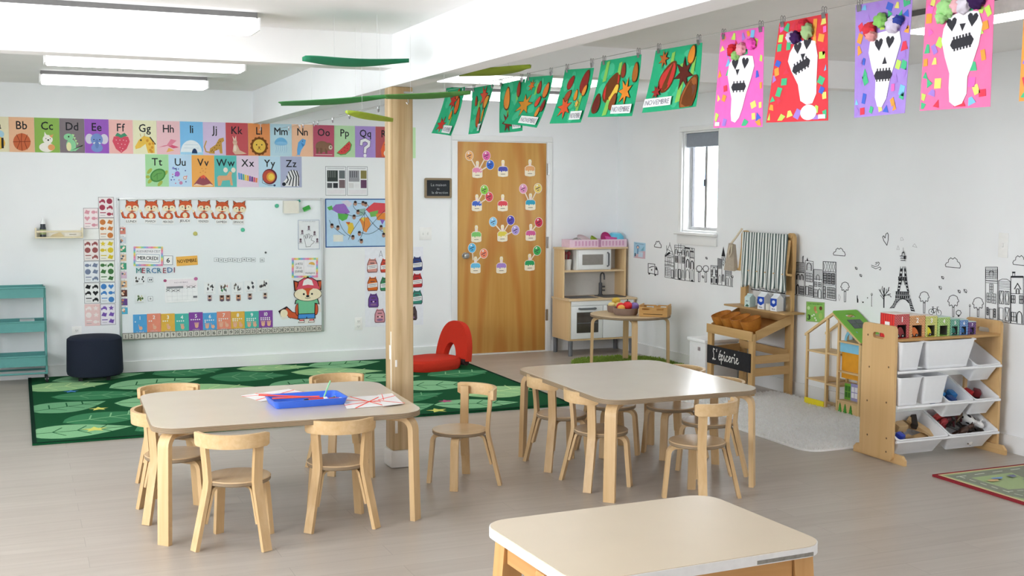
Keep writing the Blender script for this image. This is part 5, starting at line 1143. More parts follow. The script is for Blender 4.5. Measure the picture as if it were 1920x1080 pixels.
fa.tube([(fx, fy, kz1+.125)]+[(fx+.0*k, fy-.04+.04*math.cos(PI*k/8), kz1+.19+.035*math.sin(PI*k/8)) for k in range(9)]+[(fx, fy-.08, kz1+.16)], .008, 8); fo = fa.build('faucet', kt)
for z in (.05, .085): MB(KG).cyl((fx+.018, fy, kz1+z), (fx+.045, fy-.01, kz1+z), .009, 10).build('tap_handle', fo)
uz0, uz1, uf = kz1+.0005, 1.028, 10.13
for x0, x1 in ((kx0+.012, kx0+.030), (kx1-.030, kx1-.012)): MB(KW).box(x0, x1, uf, kb, uz0, uz1-.018, .002).build('upper_side', kt)
MB(KX).box(kx0, kx1, uf-.012, kb, uz1-.0175, uz1, .002).build('top_shelf', kt)
MB(KX).box(kx0+.0305, kx1-.0305, uf+.003, kb-.008, .79, .808, .002).build('middle_shelf', kt)
MB(mat('d5d4d1', .6, .2, 0, .02)).box(kx0+.0305, kx1-.0305, kb-.0075, kb-.001, uz0, uz1-.018).build('back_panel', kt)
mw0, mw1, mz0, mz1 = kx0+.165, kx1-.17, .8085, uz1-.0185
MB(KWH).box(mw0, mw1, uf+.02, kb-.009, mz0, mz1).build('microwave_box', kt)
md = MB(KWH).box(mw0+.012, mw1-.012, uf+.004, uf+.0195, mz0+.006, mz1-.006, .002).build('microwave_door', kt)
MB(mat('8f8a85', .2, .5)).box(mw0+.055, mw1-.095, uf+.0015, uf+.0038, mz0+.05, mz1-.05).build('microwave_window', md)
MB(KLG).tube([(mw1-.045, uf+.0035, mz1-.035), (mw1-.045, uf-.022, mz1-.045), (mw1-.045, uf-.022, mz0+.045), (mw1-.045, uf+.0035, mz0+.035)], .009, 8).build('handle', md)
# cup of tools in the kitchen
cu = thing('utensil_cup', 'white cup of red toy utensils in the toy kitchen, left of the microwave', 'cup', (kx0+.095, uf+.09, .8085))
LB(gloss('d9d8d4')).lathe([(0, 0), (.038, 0), (.048, .105), (.044, .105), (.036, .006), (0, .006)], 20).build('cup', cu)
for k, (dx, dy) in enumerate(((-.02, 0), (.015, .015), (.01, -.02), (-.005, .02))): LB(gloss(['a83a44', 'b8485a', '8a2f3a', 'a83a44'][k])).tube([(dx*.4, dy*.4, .01), (dx*1.4, dy*1.2, .15)], .006, 8).ell((dx*1.5, dy*1.2, .16), .016, .006, .02, 10, 6).build('toy_spoon', cu)
# pink striped tray box on top, with dishes
bx0, bx1, by0, by1, bz = kx0+.085, kx1-.005, 10.135, 10.32, uz1+.0005
PKB = pr('e9cddd'); st_ = pr('d3a2c1')
pb = MB(PKB); g = .004; hh = .075
pb.box(bx0, bx1, by0, by1, bz, bz+g).box(bx0, bx1, by0, by0+g, bz+g, bz+hh).box(bx0, bx1, by1-g, by1, bz+g, bz+hh).box(bx0, bx0+g, by0+g, by1-g, bz+g, bz+hh).box(bx1-g, bx1, by0+g, by1-g, bz+g, bz+hh)
pb.mat(st_)
for k in range(15):
    xx = bx0+.055+k*(bx1-bx0-.07)/15
    if k == 7: pb.mat(pr('b98aa8')).box(xx-.004, xx+.026, by0-.001, by0+.001, bz+.002, bz+hh-.002).mat(st_)
    else: pb.box(xx, xx+.02, by0-.0012, by0+.001, bz+.014, bz+hh-.014)
tag(pb.build('pink_box'), 'low pink striped box on top of the toy kitchen', 'box')
def bowl(name, x, y, z, r_, h_, col, label, cat='bowl', tilt=(0, 0, 0), inner=None):
    b = MB(gloss(col)); b.M = Matrix.Translation((x, y, z)) @ Matrix.Rotation(tilt[0], 4, 'X') @ Matrix.Rotation(tilt[1], 4, 'Y')
    b.lathe([(0, 0), (r_*.6, 0), (r_*.9, h_*.5), (r_, h_), (r_*.95, h_), (r_*.85, h_*.52), (r_*.55, .005), (0, .005)], 28); return tag(b.build(name), label, cat)
zt = bz+.006
bowl('toy_bowl', bx0+.30, by0+.09, zt+.035, .062, .04, '9ab83c', 'lime green toy bowl in the pink box on the toy kitchen', 'bowl', (.5, .5))
bowl('toy_dish', bx0+.12, by0+.09, zt+.02, .06, .03, 'b9b9b6', 'grey toy dish at the left in the pink box', 'dish', (.9, -.2))
bowl('toy_plate', bx0+.20, by0+.10, zt+.05, .085, .02, 'c9b2b8', 'pale pink toy plate leaning in the pink box', 'plate', (.55, .25))
bowl('toy_plate', bx0+.405, by0+.05, zt+.07, .068, .018, 'b02a6e', 'magenta toy plate standing up in the pink box', 'plate', (1.25, .2))
bowl('toy_bowl', bx0+.47, by0+.075, zt+.04, .075, .05, 'd860a8', 'pink toy bowl in the pink box', 'bowl', (0, .12))
bowl('toy_bowl', bx0+.545, by0+.09, zt+.125, .085, .05, '63bfdc', 'sky blue upturned toy bowl at the right of the pink box', 'bowl', (PI+.12, 0))
# ================================================================== line drawing stickers on the right wall
INK = '303035'
def sticker(name, draw, label, cat='sticker', group='city wall stickers'):
    c = Card(right_px, NR); c.z = .0004; draw(c); return tag(c.build(name), label, cat, group)
def house(x0, x1, tl, tr, bl, br, draw):
    """draw(L, Rc, E) in unit coordinates of the facade (s right, t up) seen in perspective on the wall"""
    def d(c):
        def P(s, t): xx = x0+(x1-x0)*s; yt = tl+(tr-tl)*s; yb = bl+(br-bl)*s; return (xx, yb+(yt-yb)*t)
        L_ = lambda pts, w_=1.2: c.line([P(*p) for p in pts], w_*.68, INK)
        B_ = lambda pts: c.poly([P(*p) for p in pts], INK)
        def W(s0, s1, t0, t1, nx=1, ny=1, w_=.9):
            L_([(s0, t0), (s1, t0), (s1, t1), (s0, t1), (s0, t0)], w_)
            for i in range(1, nx+1): L_([(s0+(s1-s0)*i/(nx+1), t0), (s0+(s1-s0)*i/(nx+1), t1)], w_)
            for i in range(1, ny+1): L_([(s0, t0+(t1-t0)*i/(ny+1)), (s1, t0+(t1-t0)*i/(ny+1))], w_)
        def A(s0, s1, t0, t1, w_=.9):
            m = (s0+s1)/2; h = (t1-t0)*.35; L_([(s0, t0), (s0, t1-h), (s0+(m-s0)*.3, t1-h*.35), (m, t1), (s1-(s1-m)*.3, t1-h*.35), (s1, t1-h), (s1, t0)], w_)
        draw(L_, B_, W, A)
    return d
def box_(L_, w_=1.3): L_([(0, 0), (1, 0), (1, 1), (0, 1), (0, 0)], w_)
def h1(L_, B, W, A):
    L_([(0, 0), (1, .0), (1, .66), (.55, 1), (.05, .66), (0, 0)]); L_([(.55, 1), (.55, 1.05)]); L_([(.2, .8), (.2, .95)])
    for t in (.62, .66, .38, .35): L_([(0, t), (1, t)], 1.3)
    B([(.1, .62), (.6, .72), (.6, .78), (.4, .76), (.0, .64)]); W(.3, .7, .4, .6); W(.1, .6, .05, .3, 1, 4); W(.75, .95, .02, .25, 0, 0, 1.4); L_([(0, .48), (1, .46)]); L_([(.25, .85), (.85, .78)]); L_([(.15, .72), (.95, .72)])
def h2(L_, B, W, A):
    box_(L_); L_([(0, .94), (1, .94)], 1.5); W(.38, .62, .78, 1.06, 0, 0); 
    for s in (.32, .68): L_([(s, 0), (s, .86)], .9)
    for s in (.08, .76): W(s, s+.2, .5, .68, 1, 3, 1.3); A(s, s+.18, .74, .9, 1.4); A(s, s+.16, .06, .3, 1)
    A(.42, .58, .48, .76); B([(.4, 0), (.62, 0), (.62, .04), (.4, .04)]); W(.4, .6, .04, .3, 0, 0, 1.7); L_([(.3, .8), (.7, .8)], 1.6)
def h3(L_, B, W, A):
    box_(L_); B([(0, .96), (.5, .96), (.5, 1), (0, 1)]); L_([(.52, 0), (.52, .98)]); A(.16, .42, .40, .65, 2.4); A(.62, .9, .38, .62, 2.4); A(.1, .45, .08, .34, 1.2); A(.68, .86, .06, .36); A(.12, .42, .72, .9, 1.4)
    B([(.54, .7), (.98, .7), (.98, .72), (.54, .72)]); B([(.54, .88), (.98, .88), (.9, .92), (.6, .92)]); L_([(.6, .88), (.76, 1), (.92, .88)]); B([(.6, .0), (.95, .0), (.85, .05), (.7, .05)])
    for k in range(5): L_([(.0+.1*k, .74), (.0+.1*k, .95)], .5)
    for k in range(5): L_([(.56+.09*k, .72), (.56+.09*k, .88)], .5)
def h4(L_, B, W, A):
    box_(L_); A(.3, .7, .5, .92, 1.4); A(.4, .62, .02, .38, 1.6)
    for s in (.06, .78): W(s, s+.16, .08, .3, 1, 2, 1.2); W(s, s+.16, .44, .56, 0, 1, 1.3); W(s, s+.16, .62, .76, 0, 1, 1.3)
    L_([(0, .4), (1, .4)]); L_([(0, .93), (1, .93)])
def h5(L_, B, W, A):
    L_([(0, 0), (1, 0), (1, .72), (.55, .72), (.55, 0)]); L_([(0, 0), (0, .68), (.55, .66)]); B([(.5, .74), (1.05, .74), (.78, 1)]); W(.03, .5, .42, .66, 5, 5, .7); A(.15, .42, .06, .26); A(.65, .85, .1, .28, 1.6); L_([(.66, .62), (.78, .7), (.9, .62)]); L_([(.66, .56), (.78, .5), (.9, .56)]); L_([(.66, .6), (.9, .58)])
def h6(L_, B, W, A):
    box_(L_); W(.02, .98, .68, .98, 5, 3, .8); A(.1, .38, .04, .5); A(.5, .88, .04, .56); L_([(0, .62), (1, .62)])
def h_small(L_, B, W, A): box_(L_); W(.1, .45, .1, .4, 1, 1); W(.55, .9, .1, .4, 1, 1); A(.3, .7, .5, .9); B([(0, 0), (1, 0), (1, .03), (0, .03)])
def h7(L_, B, W, A):
    box_(L_); W(.02, .98, .72, .98, 7, 6, .8); L_([(.8, 1), (.8, 1.16), (.9, 1.2), (.9, 1)]); A(.1, .4, .48, .64, 2.2); A(.58, .88, .48, .64, 2.2); A(.05, .35, .04, .32, 2.6); W(.5, .95, .04, .28, 2, 2, 1.5); L_([(0, .7), (1, .7)], 2)
def h8(L_, B, W, A):
    box_(L_); B([(.15, 1), (.38, 1), (.26, 1.1)]); A(.2, .75, .74, .95, 2)
    for k in range(7): L_([(0, .7+.04*k), (1, .7+.04*k)], .7)
    W(.1, .9, .42, .66, 3, 2, 1.2); W(.1, .4, .04, .28, 0, 0, 1.5); W(.5, .92, .04, .32, 2, 3, 1.1)
def h9(L_, B, W, A):
    box_(L_); L_([(0, .66), (1, .66)], 1.6)
    for k in range(9): L_([(.1*k+.05, .68), (.1*k+.05, 1)], .5)
    A(.32, .68, .62, .82, 1.4); W(.1, .4, .4, .56, 1, 1, 1.2); W(.58, .88, .4, .56, 1, 1, 1.2); W(.06, .45, .04, .3, 1, 1, 1.1); A(.55, .9, .02, .34, 1.4)
def h10(L_, B, W, A):
    box_(L_, 1.7); L_([(0, .74), (1, .74)], 1.7); L_([(0, .38), (1, .38)], 1.4)
    for k in range(6): L_([(k/5, .75), ((k+1)/5 if k < 5 else 1, 1)], .7); L_([((k+1)/5 if k < 5 else 1, .75), (k/5, 1)], .7)
    for s in (.06, .38, .7): W(s, s+.22, .42, .7, 1, 3, 1.9)
    W(.05, .2, .04, .34, 0, 2, 1.8); W(.36, .94, .05, .33, 3, 3, 1.5)
def h11(L_, B, W, A):
    box_(L_, 1.7); L_([(0, .74), (1, .74)], 2.2); L_([(0, .7), (1, .7)], 1.2); W(.04, .96, .78, .97, 6, 4, .9); A(.32, .7, .84, .93, 1.8)
    W(.36, .64, .52, .68, 1, 2, 1.3); W(.14, .44, .32, .5, 1, 2, 1.2); W(.56, .88, .32, .5, 1, 2, 1.2); W(.36, .66, .02, .2, 0, 0, 1.2); W(.14, .26, .08, .22, 0, 2, 1.8); W(.74, .86, .06, .22, 0, 2, 1.8)
def h12(L_, B, W, A):
    L_([(0, 0), (1, 0), (1, .95), (.7, 1), (.3, 1), (0, .96), (0, 0)], 1.5)
    for k in range(6): L_([(0, .77+.035*k), (1, .77+.035*k)], 1)
    for s in (.08, .56): W(s, s+.34, .42, .72, 0, 0, 1.6); L_([(s+.17, .42), (s+.02, .57), (s+.17, .72), (s+.32, .57), (s+.17, .42)], 1)
    W(.06, .4, .04, .32, 0, 0, 1.2); W(.56, .92, .04, .34, 0, 0, 1.8); L_([(.56, .04), (.92, .34)], 1); L_([(.92, .04), (.56, .34)], 1)
def h13(L_, B, W, A):
    box_(L_, 1.7); B([(0, .98), (1, .98), (1, 1.02), (0, 1.02)]); L_([(.14, 1), (.14, 1.08), (.32, 1.08), (.32, 1)], 1.4); B([(.1, 1.08), (.36, 1.08), (.36, 1.11), (.1, 1.11)]); L_([(0, .64), (1, .64)], 1.5); L_([(.28, .74), (.54, .86), (.8, .74)], 2.4); L_([(.4, .64), (.4, .76)], 1); L_([(.68, .64), (.68, .76)]); A(.46, .64, .65, .75, 1.8)
    W(.06, .34, .44, .6, 1, 1, 2); W(.7, .97, .44, .6, 1, 1, 2); W(.06, .42, .05, .24, 1, 1, 1.6); A(.5, .9, .02, .27, 2.2)
for a in ((1246.7, 1263.5, 457, 459, 519.5, 522.5, h1, 'building_sticker', 'line drawn gabled house sticker, leftmost of the city'), (1265, 1284, 459.5, 461.5, 523, 526, h2, 'building_sticker', 'tall line drawn town house sticker right of the gabled house'), (1284.5, 1302, 463.5, 466, 525.5, 528.5, h3, 'building_sticker', 'line drawn double house sticker under the window sill with two oval windows'),
          (1333, 1345, 497.5, 498.5, 532.5, 533.5, h4, 'building_sticker', 'small line drawn chapel sticker right of the two lollipop trees'), (1346, 1359.5, 461, 462, 534, 535.5, h5, 'building_sticker', 'line drawn church tower sticker with a pointed grey spire'), (1361, 1371.5, 505, 506.5, 535.5, 537.5, h6, 'building_sticker', 'little line drawn arcade house sticker at the foot of the church tower'),
          (1409, 1424, 500, 502, 543, 545, h_small, 'building_sticker', 'line drawn house sticker behind the striped awning, first from its left'), (1426, 1438.5, 502, 504, 545, 547, h_small, 'building_sticker', 'line drawn house sticker behind the striped awning, second from its left'), (1440, 1455, 504, 506, 547, 549, h_small, 'building_sticker', 'line drawn house sticker behind the striped awning, third from its left'), (1457, 1472, 500, 502, 549, 551, h_small, 'building_sticker', 'line drawn house sticker behind the awning beside its right post'),
          (1476, 1491.5, 498, 499, 551.5, 553, h_small, 'building_sticker', 'line drawn house sticker half hidden behind the right stall post'), (1493.5, 1508, 491.5, 492.5, 553, 555, h7, 'building_sticker', 'dark roofed line drawn house sticker just right of the toy stall'), (1510, 1525, 488.5, 490.5, 555, 557.5, h8, 'building_sticker', 'tall line drawn house sticker with a striped roof and small spire'), (1526, 1541.5, 505, 506, 558, 560, h9, 'building_sticker', 'low line drawn house sticker with a hatched roof'), (1543.5, 1567.5, 490.5, 491.5, 560, 564, h10, 'building_sticker', 'wide line drawn house sticker with a lattice roof'),
          (1848, 1870.5, 501, 501, 597, 602, h11, 'building_sticker', 'tall line drawn house sticker with a scaled roof above the toy rack end'), (1872.5, 1894.5, 523, 523.5, 602, 606, h12, 'building_sticker', 'line drawn house sticker with a striped roof and diamond shutters'), (1895.5, 1919, 519, 519, 606, 608.5, h13, 'building_sticker', 'line drawn house sticker with a chimney at the right edge')):
    sticker(a[7], house(*a[:7]), a[8])
def cloud(x0, x1, y0, y1):
    w_, h_ = x1-x0, y1-y0
    P = [(x0+w_*u, y1-h_*v) for u, v in ((.04, .12), (0, .3), (.08, .5), (.2, .55), (.22, .8), (.36, .98), (.5, .85), (.62, 1), (.78, .8), (.8, .62), (.93, .5), (1, .2), (.97, .0), (.5, .05))]
    return lambda c: c.line(P, 1.15, INK, closed=True)
for x0, x1, y0, y1, lb in ((1227, 1240, 452, 464.5, 'line drawn cloud sticker left below the window'), (1562.5, 1585, 465, 480, 'line drawn cloud sticker above the lattice roof house'), (1772.5, 1801, 483, 502.5, 'line drawn cloud sticker right of the lattice tower'), (1899, 1925, 479, 498, 'line drawn cloud sticker at the right edge below the light switch')): sticker('cloud_sticker', cloud(x0, x1, y0, y1), lb)
def tree(x, yt, yb, r_):
    def d(c):
        P = [(x+r_*(1+.1*math.cos(8*a))*math.cos(a), yt+r_*1.12*(1+.1*math.cos(8*a))*(1-math.sin(a))) for a in [2*PI*k/48 for k in range(48)]]
        c.line(P, 1.15, INK, closed=True); y0 = yt+2*r_*1.05; c.line([(x-1.6, y0), (x-1.4, yb), (x+1.2, yb), (x+1.7, y0)], 1, INK)
    return d
for x, yt, yb, r_, lb in ((1311, 498, 528.5, 5.2, 'lollipop tree sticker, left of the pair below the window'), (1323.5, 498, 529, 5.2, 'lollipop tree sticker, right of the pair below the window'), (1584.5, 529, 566, 7.3, 'lollipop tree sticker between the lattice roof house and the dollhouse'), (1733, 547, 587, 8.6, 'lollipop tree sticker right beside the lattice tower'), (1787.5, 553.5, 594, 9.4, 'lollipop tree sticker above the teal garage box'), (1834, 558, 594, 9.4, 'lollipop tree sticker left of the scaled roof house')): sticker('tree_sticker', tree(x, yt, yb, r_), lb)
def d_bush(c): c.line([(1797.5+4.6*(1+.1*math.cos(7*a))*math.cos(a), 586.5+4.6*(1+.1*math.cos(7*a))*math.sin(a)) for a in [2*PI*k/32 for k in range(32)]], 1.1, INK, closed=True); c.poly([(1795.5, 591), (1799.5, 591), (1798.7, 594), (1796.3, 594)], INK)
sticker('bush_sticker', d_bush, 'small round bush sticker right of the tree above the teal garage box')
def d_truck(c):
    c.line([(1215.5, 494), (1228, 495.5), (1227.5, 514), (1215.5, 511.5)], 1.1, INK, closed=True); c.line([(1228, 500), (1231, 500.5), (1233.5, 508), (1233.5, 515), (1227.5, 514)], 1.1, INK); c.poly([(1229, 501), (1231, 502), (1232.3, 507), (1229, 506)], INK)
    c.line([(1217.5, 502), (1222, 500), (1226, 499.5)], 1.4, INK); c.ell(1222, 506, 1.3, 1.3, INK); c.ell(1217.5, 513, 1.7, 1.9, INK); c.ell(1228.8, 515.5, 1.7, 1.9, INK)
sticker('truck_sticker', d_truck, 'line drawn delivery truck sticker right of the toy kitchen')
def d_tower(c):
    I = INK; ap = lambda t: None
    # right and left outlines of the lattice legs, in pixels
    Lo = [(1668.5, 578), (1674, 572), (1680, 560), (1683, 546), (1685.5, 527), (1689, 500), (1691, 488), (1693, 472)]
    Ro = [(1715.5, 584), (1710.5, 571), (1707.5, 560), (1704.5, 546), (1701, 527), (1698.5, 500), (1697.5, 488), (1696.5, 472)]
    Li = [(1676.5, 577.5), (1682, 567), (1688.5, 560), (1686.5, 546), (1690.5, 527), (1693, 500), (1694, 488)]
    Ri = [(1709, 583), (1705.5, 568), (1700, 561), (1702, 546), (1697.5, 527), (1696, 500), (1695.5, 488)]
    for A_, B_ in ((Lo, Li), (Ri, Ro)):
        for k in range(5):
            (ax, ay), (bx, by), (cx_, cy_), (dx, dy) = A_[k], B_[k], A_[k+1], B_[k+1]
            if k == 2: continue
            c.line([(ax, ay), (cx_, cy_)], .8, I); c.line([(bx, by), (dx, dy)], .8, I)
            for q in range(3):
                t0, t1 = q/3, (q+.62)/3
                lp = lambda p, r_, t: (p[0]+(r_[0]-p[0])*t, p[1]+(r_[1]-p[1])*t)
                c.poly([lp((ax, ay), (cx_, cy_), t0), lp((bx, by), (dx, dy), t0), lp((bx, by), (dx, dy), t1*.97 if q % 2 else t1), lp((ax, ay), (cx_, cy_), t1)], I)
    for y0, y1, x0, x1, n in ((546.5, 552, 1680.5, 1706, 7), (554, 559, 1680, 1707.5, 7), (519, 524.5, 1685.5, 1701.5, 4)):
        c.line([(x0, y0), (x1, y0+1)], .9, I); c.line([(x0, y1), (x1, y1+1)], .9, I)
        for k in range(n): a = x0+(x1-x0)*k/n; b = a+(x1-x0)/n*.6; c.poly([(a, y0), (b, y0+.3), (b, y1+.3), (a, y1)], I)
    c.line([(1682, 567), (1688, 561.5), (1694, 560), (1700, 562), (1705.5, 568)], 1.3, I)
    c.line([(1690.5, 534), (1692, 526), (1694, 524.5), (1696, 526), (1698, 534)], 1, I)
    for y, x0, x1 in ((480, 1689, 1700), (484, 1690, 1699), (488, 1690.5, 1698.5)): c.line([(x0, y), (x1, y+.3)], 1.4, I)
    c.ell(1697.5, 483, 2, 3.2, I); c.line([(1692, 480), (1693, 474), (1697, 474), (1698, 480)], 1, I); c.poly([(1692.5, 474), (1697.5, 474), (1695.3, 471)], I); c.line([(1695, 472), (1695, 464.5)], .6, I)
sticker('tower_sticker', d_tower, 'tall black lattice iron tower sticker above the red garage box')
def d_bare(c):
    for p, w_ in (([(1657.3, 576.5), (1657.5, 556), (1658, 540)], 2.2), ([(1657.5, 558), (1651, 547), (1648.5, 543)], 1.4), ([(1657.5, 551), (1654, 541), (1655, 537)], 1.2), ([(1657.6, 562), (1653, 556), (1651, 553)], 1.1), ([(1657.8, 555), (1665, 546), (1667, 539)], 1.5), ([(1662, 550), (1662, 542)], 1), ([(1664, 553), (1669, 554), (1671, 557)], 1.1), ([(1659, 555), (1666, 552), (1670, 551)], 1.2), ([(1651, 547), (1652, 542)], .9), ([(1665, 546), (1667.5, 544)], .9)): c.line(p, w_, INK)
sticker('tree_sticker', d_bare, 'black bare branched tree sticker left of the lattice tower')
def d_bike(c):
    for x in (1746, 1760.5): c.line([(x+4.6*math.cos(a), 584.5+(x-1746)*.16+5.3*math.sin(a)) for a in [2*PI*k/20 for k in range(20)]], .9, INK, closed=True)
    for p in ([(1746, 584.5), (1749.5, 578), (1757.5, 579.5), (1752, 587), (1746, 584.5)], [(1749.5, 578), (1752, 587)], [(1760.5, 587), (1757, 576), (1760, 575.5)], [(1747.8, 575.5), (1751, 575.5)], [(1749.4, 578), (1749.2, 575.5)]): c.line(p, 1, INK)
sticker('bicycle_sticker', d_bike, 'line drawn bicycle sticker above the yellow garage box')
def d_heart(c, x=1661, y=448): c.line([(1663, 460), (1657, 451), (1655, 444), (1657, 442), (1659.5, 446.5), (1661, 439), (1664, 436.5), (1665.8, 440), (1665.5, 450)], 1.2, INK, closed=True)
sticker('heart_sticker', d_heart, 'line drawn heart sticker upper left of the lattice tower')
def d_wind(c):
    c.line([(1634, 497), (1641, 500), (1647, 498), (1649, 493), (1646.5, 491), (1645.5, 494)], 1, INK); c.line([(1634, 500), (1642, 504), (1650, 500.5), (1652, 503), (1650.5, 506.5), (1648.5, 505)], 1, INK); c.line([(1641, 496), (1644, 495), (1643.5, 491.5), (1641.5, 493)], .9, INK)
sticker('wind_sticker', d_wind, 'curling wind sticker left of the lattice tower')
def d_lamp(x, y0, y1): return lambda c: (c.line([(x, y0+5), (x-.3, y1)], .9, INK), c.ell(x+.1, y0+2, 1.7, 2.6, INK), c.ell(x+.1, y0+1.6, .9, 1.4, 'e0e0e0'), c.ell(x, y1, 1.1, .6, INK))
for x, y0, y1, lb in ((1634.5, 550, 574, 'street lamp sticker left of the bare tree'), (1818.5, 571, 597, 'street lamp sticker above the blue garage box'), (1373.5, 517, 537.5, 'tiny street lamp sticker right of the little arcade house')): sticker('street_lamp_sticker', d_lamp(x, y0, y1), lb)
def d_leafs(x, y, s): return lambda c: (c.line([(x-1.8*s, y-2*s), (x+1*s, y-1.6*s), (x+2*s, y+.3*s), (x+1.4*s, y+2.4*s), (x-1.2*s, y+1.4*s)], .9, INK, closed=True), c.line([(x-1.5*s, y-1.5*s), (x+1.2*s, y+1.8*s)], 1, INK))
for x, y, s, lb in ((1324.8, 484, .9, 'tiny leaf sticker above the pair of lollipop trees'), (1318, 519, 1, 'tiny leaf sticker between the pair of lollipop trees'), (1605.5, 503, 1.1, 'small leaf sticker right of the lattice roof house, upper of two'), (1614, 516.5, 1.1, 'small leaf sticker right of the lattice roof house, lower of two'), (1767.5, 520.5, 1.2, 'small leaf sticker below the cloud, upper of two'), (1763, 539.5, 1.4, 'small leaf sticker below the cloud, lower of two'), (1798.5, 546.5, 1.3, 'small leaf sticker above the teal box tree, left of two'), (1810, 545.5, 1.5, 'small leaf sticker above the teal box tree, right of two')): sticker('leaf_sticker', d_leafs(x, y, s), lb)
sticker('bird_sticker', lambda c: c.poly([(1607, 567.5), (1606.5, 555), (1608, 553), (1608.2, 558), (1609.6, 562), (1609.5, 567.5)], INK), 'small black standing figure sticker right of the tree by the dollhouse')
sticker('bird_sticker', lambda c: c.poly([(1616, 564.5), (1618, 566), (1619.8, 565), (1619.3, 568), (1617, 568)], INK), 'tiny black bird sticker right of the standing figure')
sticker('bird_sticker', lambda c: c.poly([(1626, 557.5), (1627.5, 557), (1627.3, 560), (1626, 559.5)], INK), 'tiniest black dot sticker left of the street lamp')
GI = 'b9b9bc'
for P, lb in (([(1689, 446), (1691.5, 445), (1694.5, 450), (1689, 451)], 'faint grey petal sticker above the lattice tower tip'), ([(1681.5, 468), (1684, 460.5), (1686.5, 468)], 'faint grey petal sticker left of the lattice tower tip'), ([(1711, 462), (1715, 457), (1719.5, 464)], 'faint grey petal sticker right of the lattice tower tip'), ([(1572, 558), (1573, 552), (1576, 557), (1574, 564)], 'faint grey leaf sticker beside the lattice roof house')): sticker('petal_sticker', lambda c: c.line(P, .7, GI, closed=True), lb)
# two small posters on the right wall
def rcard(name, quad, col, label, cat, draw):
    P = [at_x(*q, R) for q in quad]; fn = lambda u, v: (P[0]*(1-u)+P[1]*u)*(1-v)+(P[3]*(1-u)+P[2]*u)*v
    c = Card(fn, NR); c.sheet(UNIT, col, .0012); draw(c); tag(c.build(name), label, cat)
def d_bp(c): c.poly([(.0, .0), (1, 0), (1, .5), (.4, .4)], 'd9b8c4'); c.ell(.35, .7, .13, .12, '5f7fb0'); c.ell(.35, .68, .08, .08, 'e8c8b0'); c.line([(.35, .55), (.35, .3)], .1, '6a90b8'); c.poly([(.6, .5), (.9, .8), (.85, .5)], '7fb4c8'); c.rect(.4, .08, .8, .4, 'c9dcec'); c.rect(.08, .1, .18, .3, '4a5a70'); c.text('ABRACADABRA', .5, .88, .07, '4a6a8a', .7, width=.8)
rcard('blue_poster', [(1188.5, 483), (1210, 485.5), (1210.5, 456), (1189, 453.5)], 'a9cfe4', 'small pale blue poster on the right wall beside the toy kitchen', 'poster', d_bp)
def d_gp(c): c.text('LES NOMBRES', .5, .86, .09, '3f6a30', .9, width=.75, bold=.02); c.text('3', .16, .1, .34, '2b3a26', .9, bold=.05); c.ell(.14, .68, .08, .09, 'c9e6a8'); c.ell(.5, .66, .07, .13, 'c08a5a'); c.ell(.8, .7, .08, .1, '6a4a30'); c.ell(.56, .5, .06, .06, 'd9a87a'); c.ell(.8, .32, .1, .16, 'a8c86a'); dots(c, [(.34, .3), (.5, .2), (.44, .36), (.56, .1)], .045, 'e4f0dc', 1); c.line([(.02, .02), (.98, .02), (.98, .98), (.02, .98)], .02, 'a8a88a', 1, True)
rcard('green_poster', [(1511.5, 602.5), (1546, 605.5), (1546.5, 567), (1512, 565)], '8cc263', 'small green poster with a number 3 between toy stall and dollhouse', 'poster', d_gp)

# ================================================================== toy market stall
SWd = wood('stall_wood', 'd2ad78', 'bc9660', 'z', .45, .6, .6); SWy = wood('stall_wood_y', 'd2ad78', 'bc9660', 'y', .45, .6, .6); SWx = wood('stall_wood_x', 'd2ad78', 'bc9660', 'x', .45, .6, .6)
st = thing('toy_market_stall', 'wooden toy grocery stall with striped awning and chalk sign by the right wall', 'toy stall', (5.29, 7.72, 0))
fy0, fy1, by0_, by1_ = 7.375, 8.005, 7.40, 8.10
for i, y in enumerate((fy0, fy1-.06)): MB(SWd).box(5.10, 5.128, y, y+.06, 0, .50, .003).build('front_leg', st)
for y in (by0_, by1_-.085):
    yc = y+.0425
    p = MB(SWd); p.M = Matrix(((0, 0, 1, 5.465), (1, 0, 0, yc), (0, 1, 0, 0), (0, 0, 0, 1)))
    p.prism([(-.036, 0), (.036, 0), (.036, .94), (.044, 1.0)]+arc(0, 1.215, .044, 0, PI, 10)+[(-.044, 1.0), (-.036, .94)], 0, .03).build('rear_post', st)
# tray on top: front board, side boards, bottom
MB(SWy).box(5.088, 5.0995, fy0, fy1, .447, .518, .002).build('front_board', st)
for y, y2 in ((fy0, by0_), (fy1-.014, by1_-.014)):
    m_ = MB(SWx); m_.add([(5.1285 if 0 else 5.13, y, .447), (5.4645, y2, .562), (5.4645, y2, .633), (5.13, y, .518), (5.13, y+.013, .447), (5.4645, y2+.013, .562), (5.4645, y2+.013, .633), (5.13, y+.013, .518)],
        [(0, 1, 2, 3), (7, 6, 5, 4), (0, 4, 5, 1), (1, 5, 6, 2), (2, 6, 7, 3), (3, 7, 4, 0)]); m_.build('tray_side', st)
MB(wood('stall_inner', 'b98248', 'a8713a', 'y', .5, .6)).add([(5.13, fy0+.014, .45), (5.46, by0_+.014, .565), (5.46, by1_-.016, .565), (5.13, fy1-.016, .45), (5.13, fy0+.014, .458), (5.46, by0_+.014, .573), (5.46, by1_-.016, .573), (5.13, fy1-.016, .458)], [(3, 2, 1, 0), (4, 5, 6, 7), (0, 1, 5, 4), (1, 2, 6, 5), (2, 3, 7, 6), (3, 0, 4, 7)]).build('tray_bottom', st)
MB(SWy).box(5.45, 5.4615, by0_+.02, by1_-.02, .574, .64).build('tray_back', st)
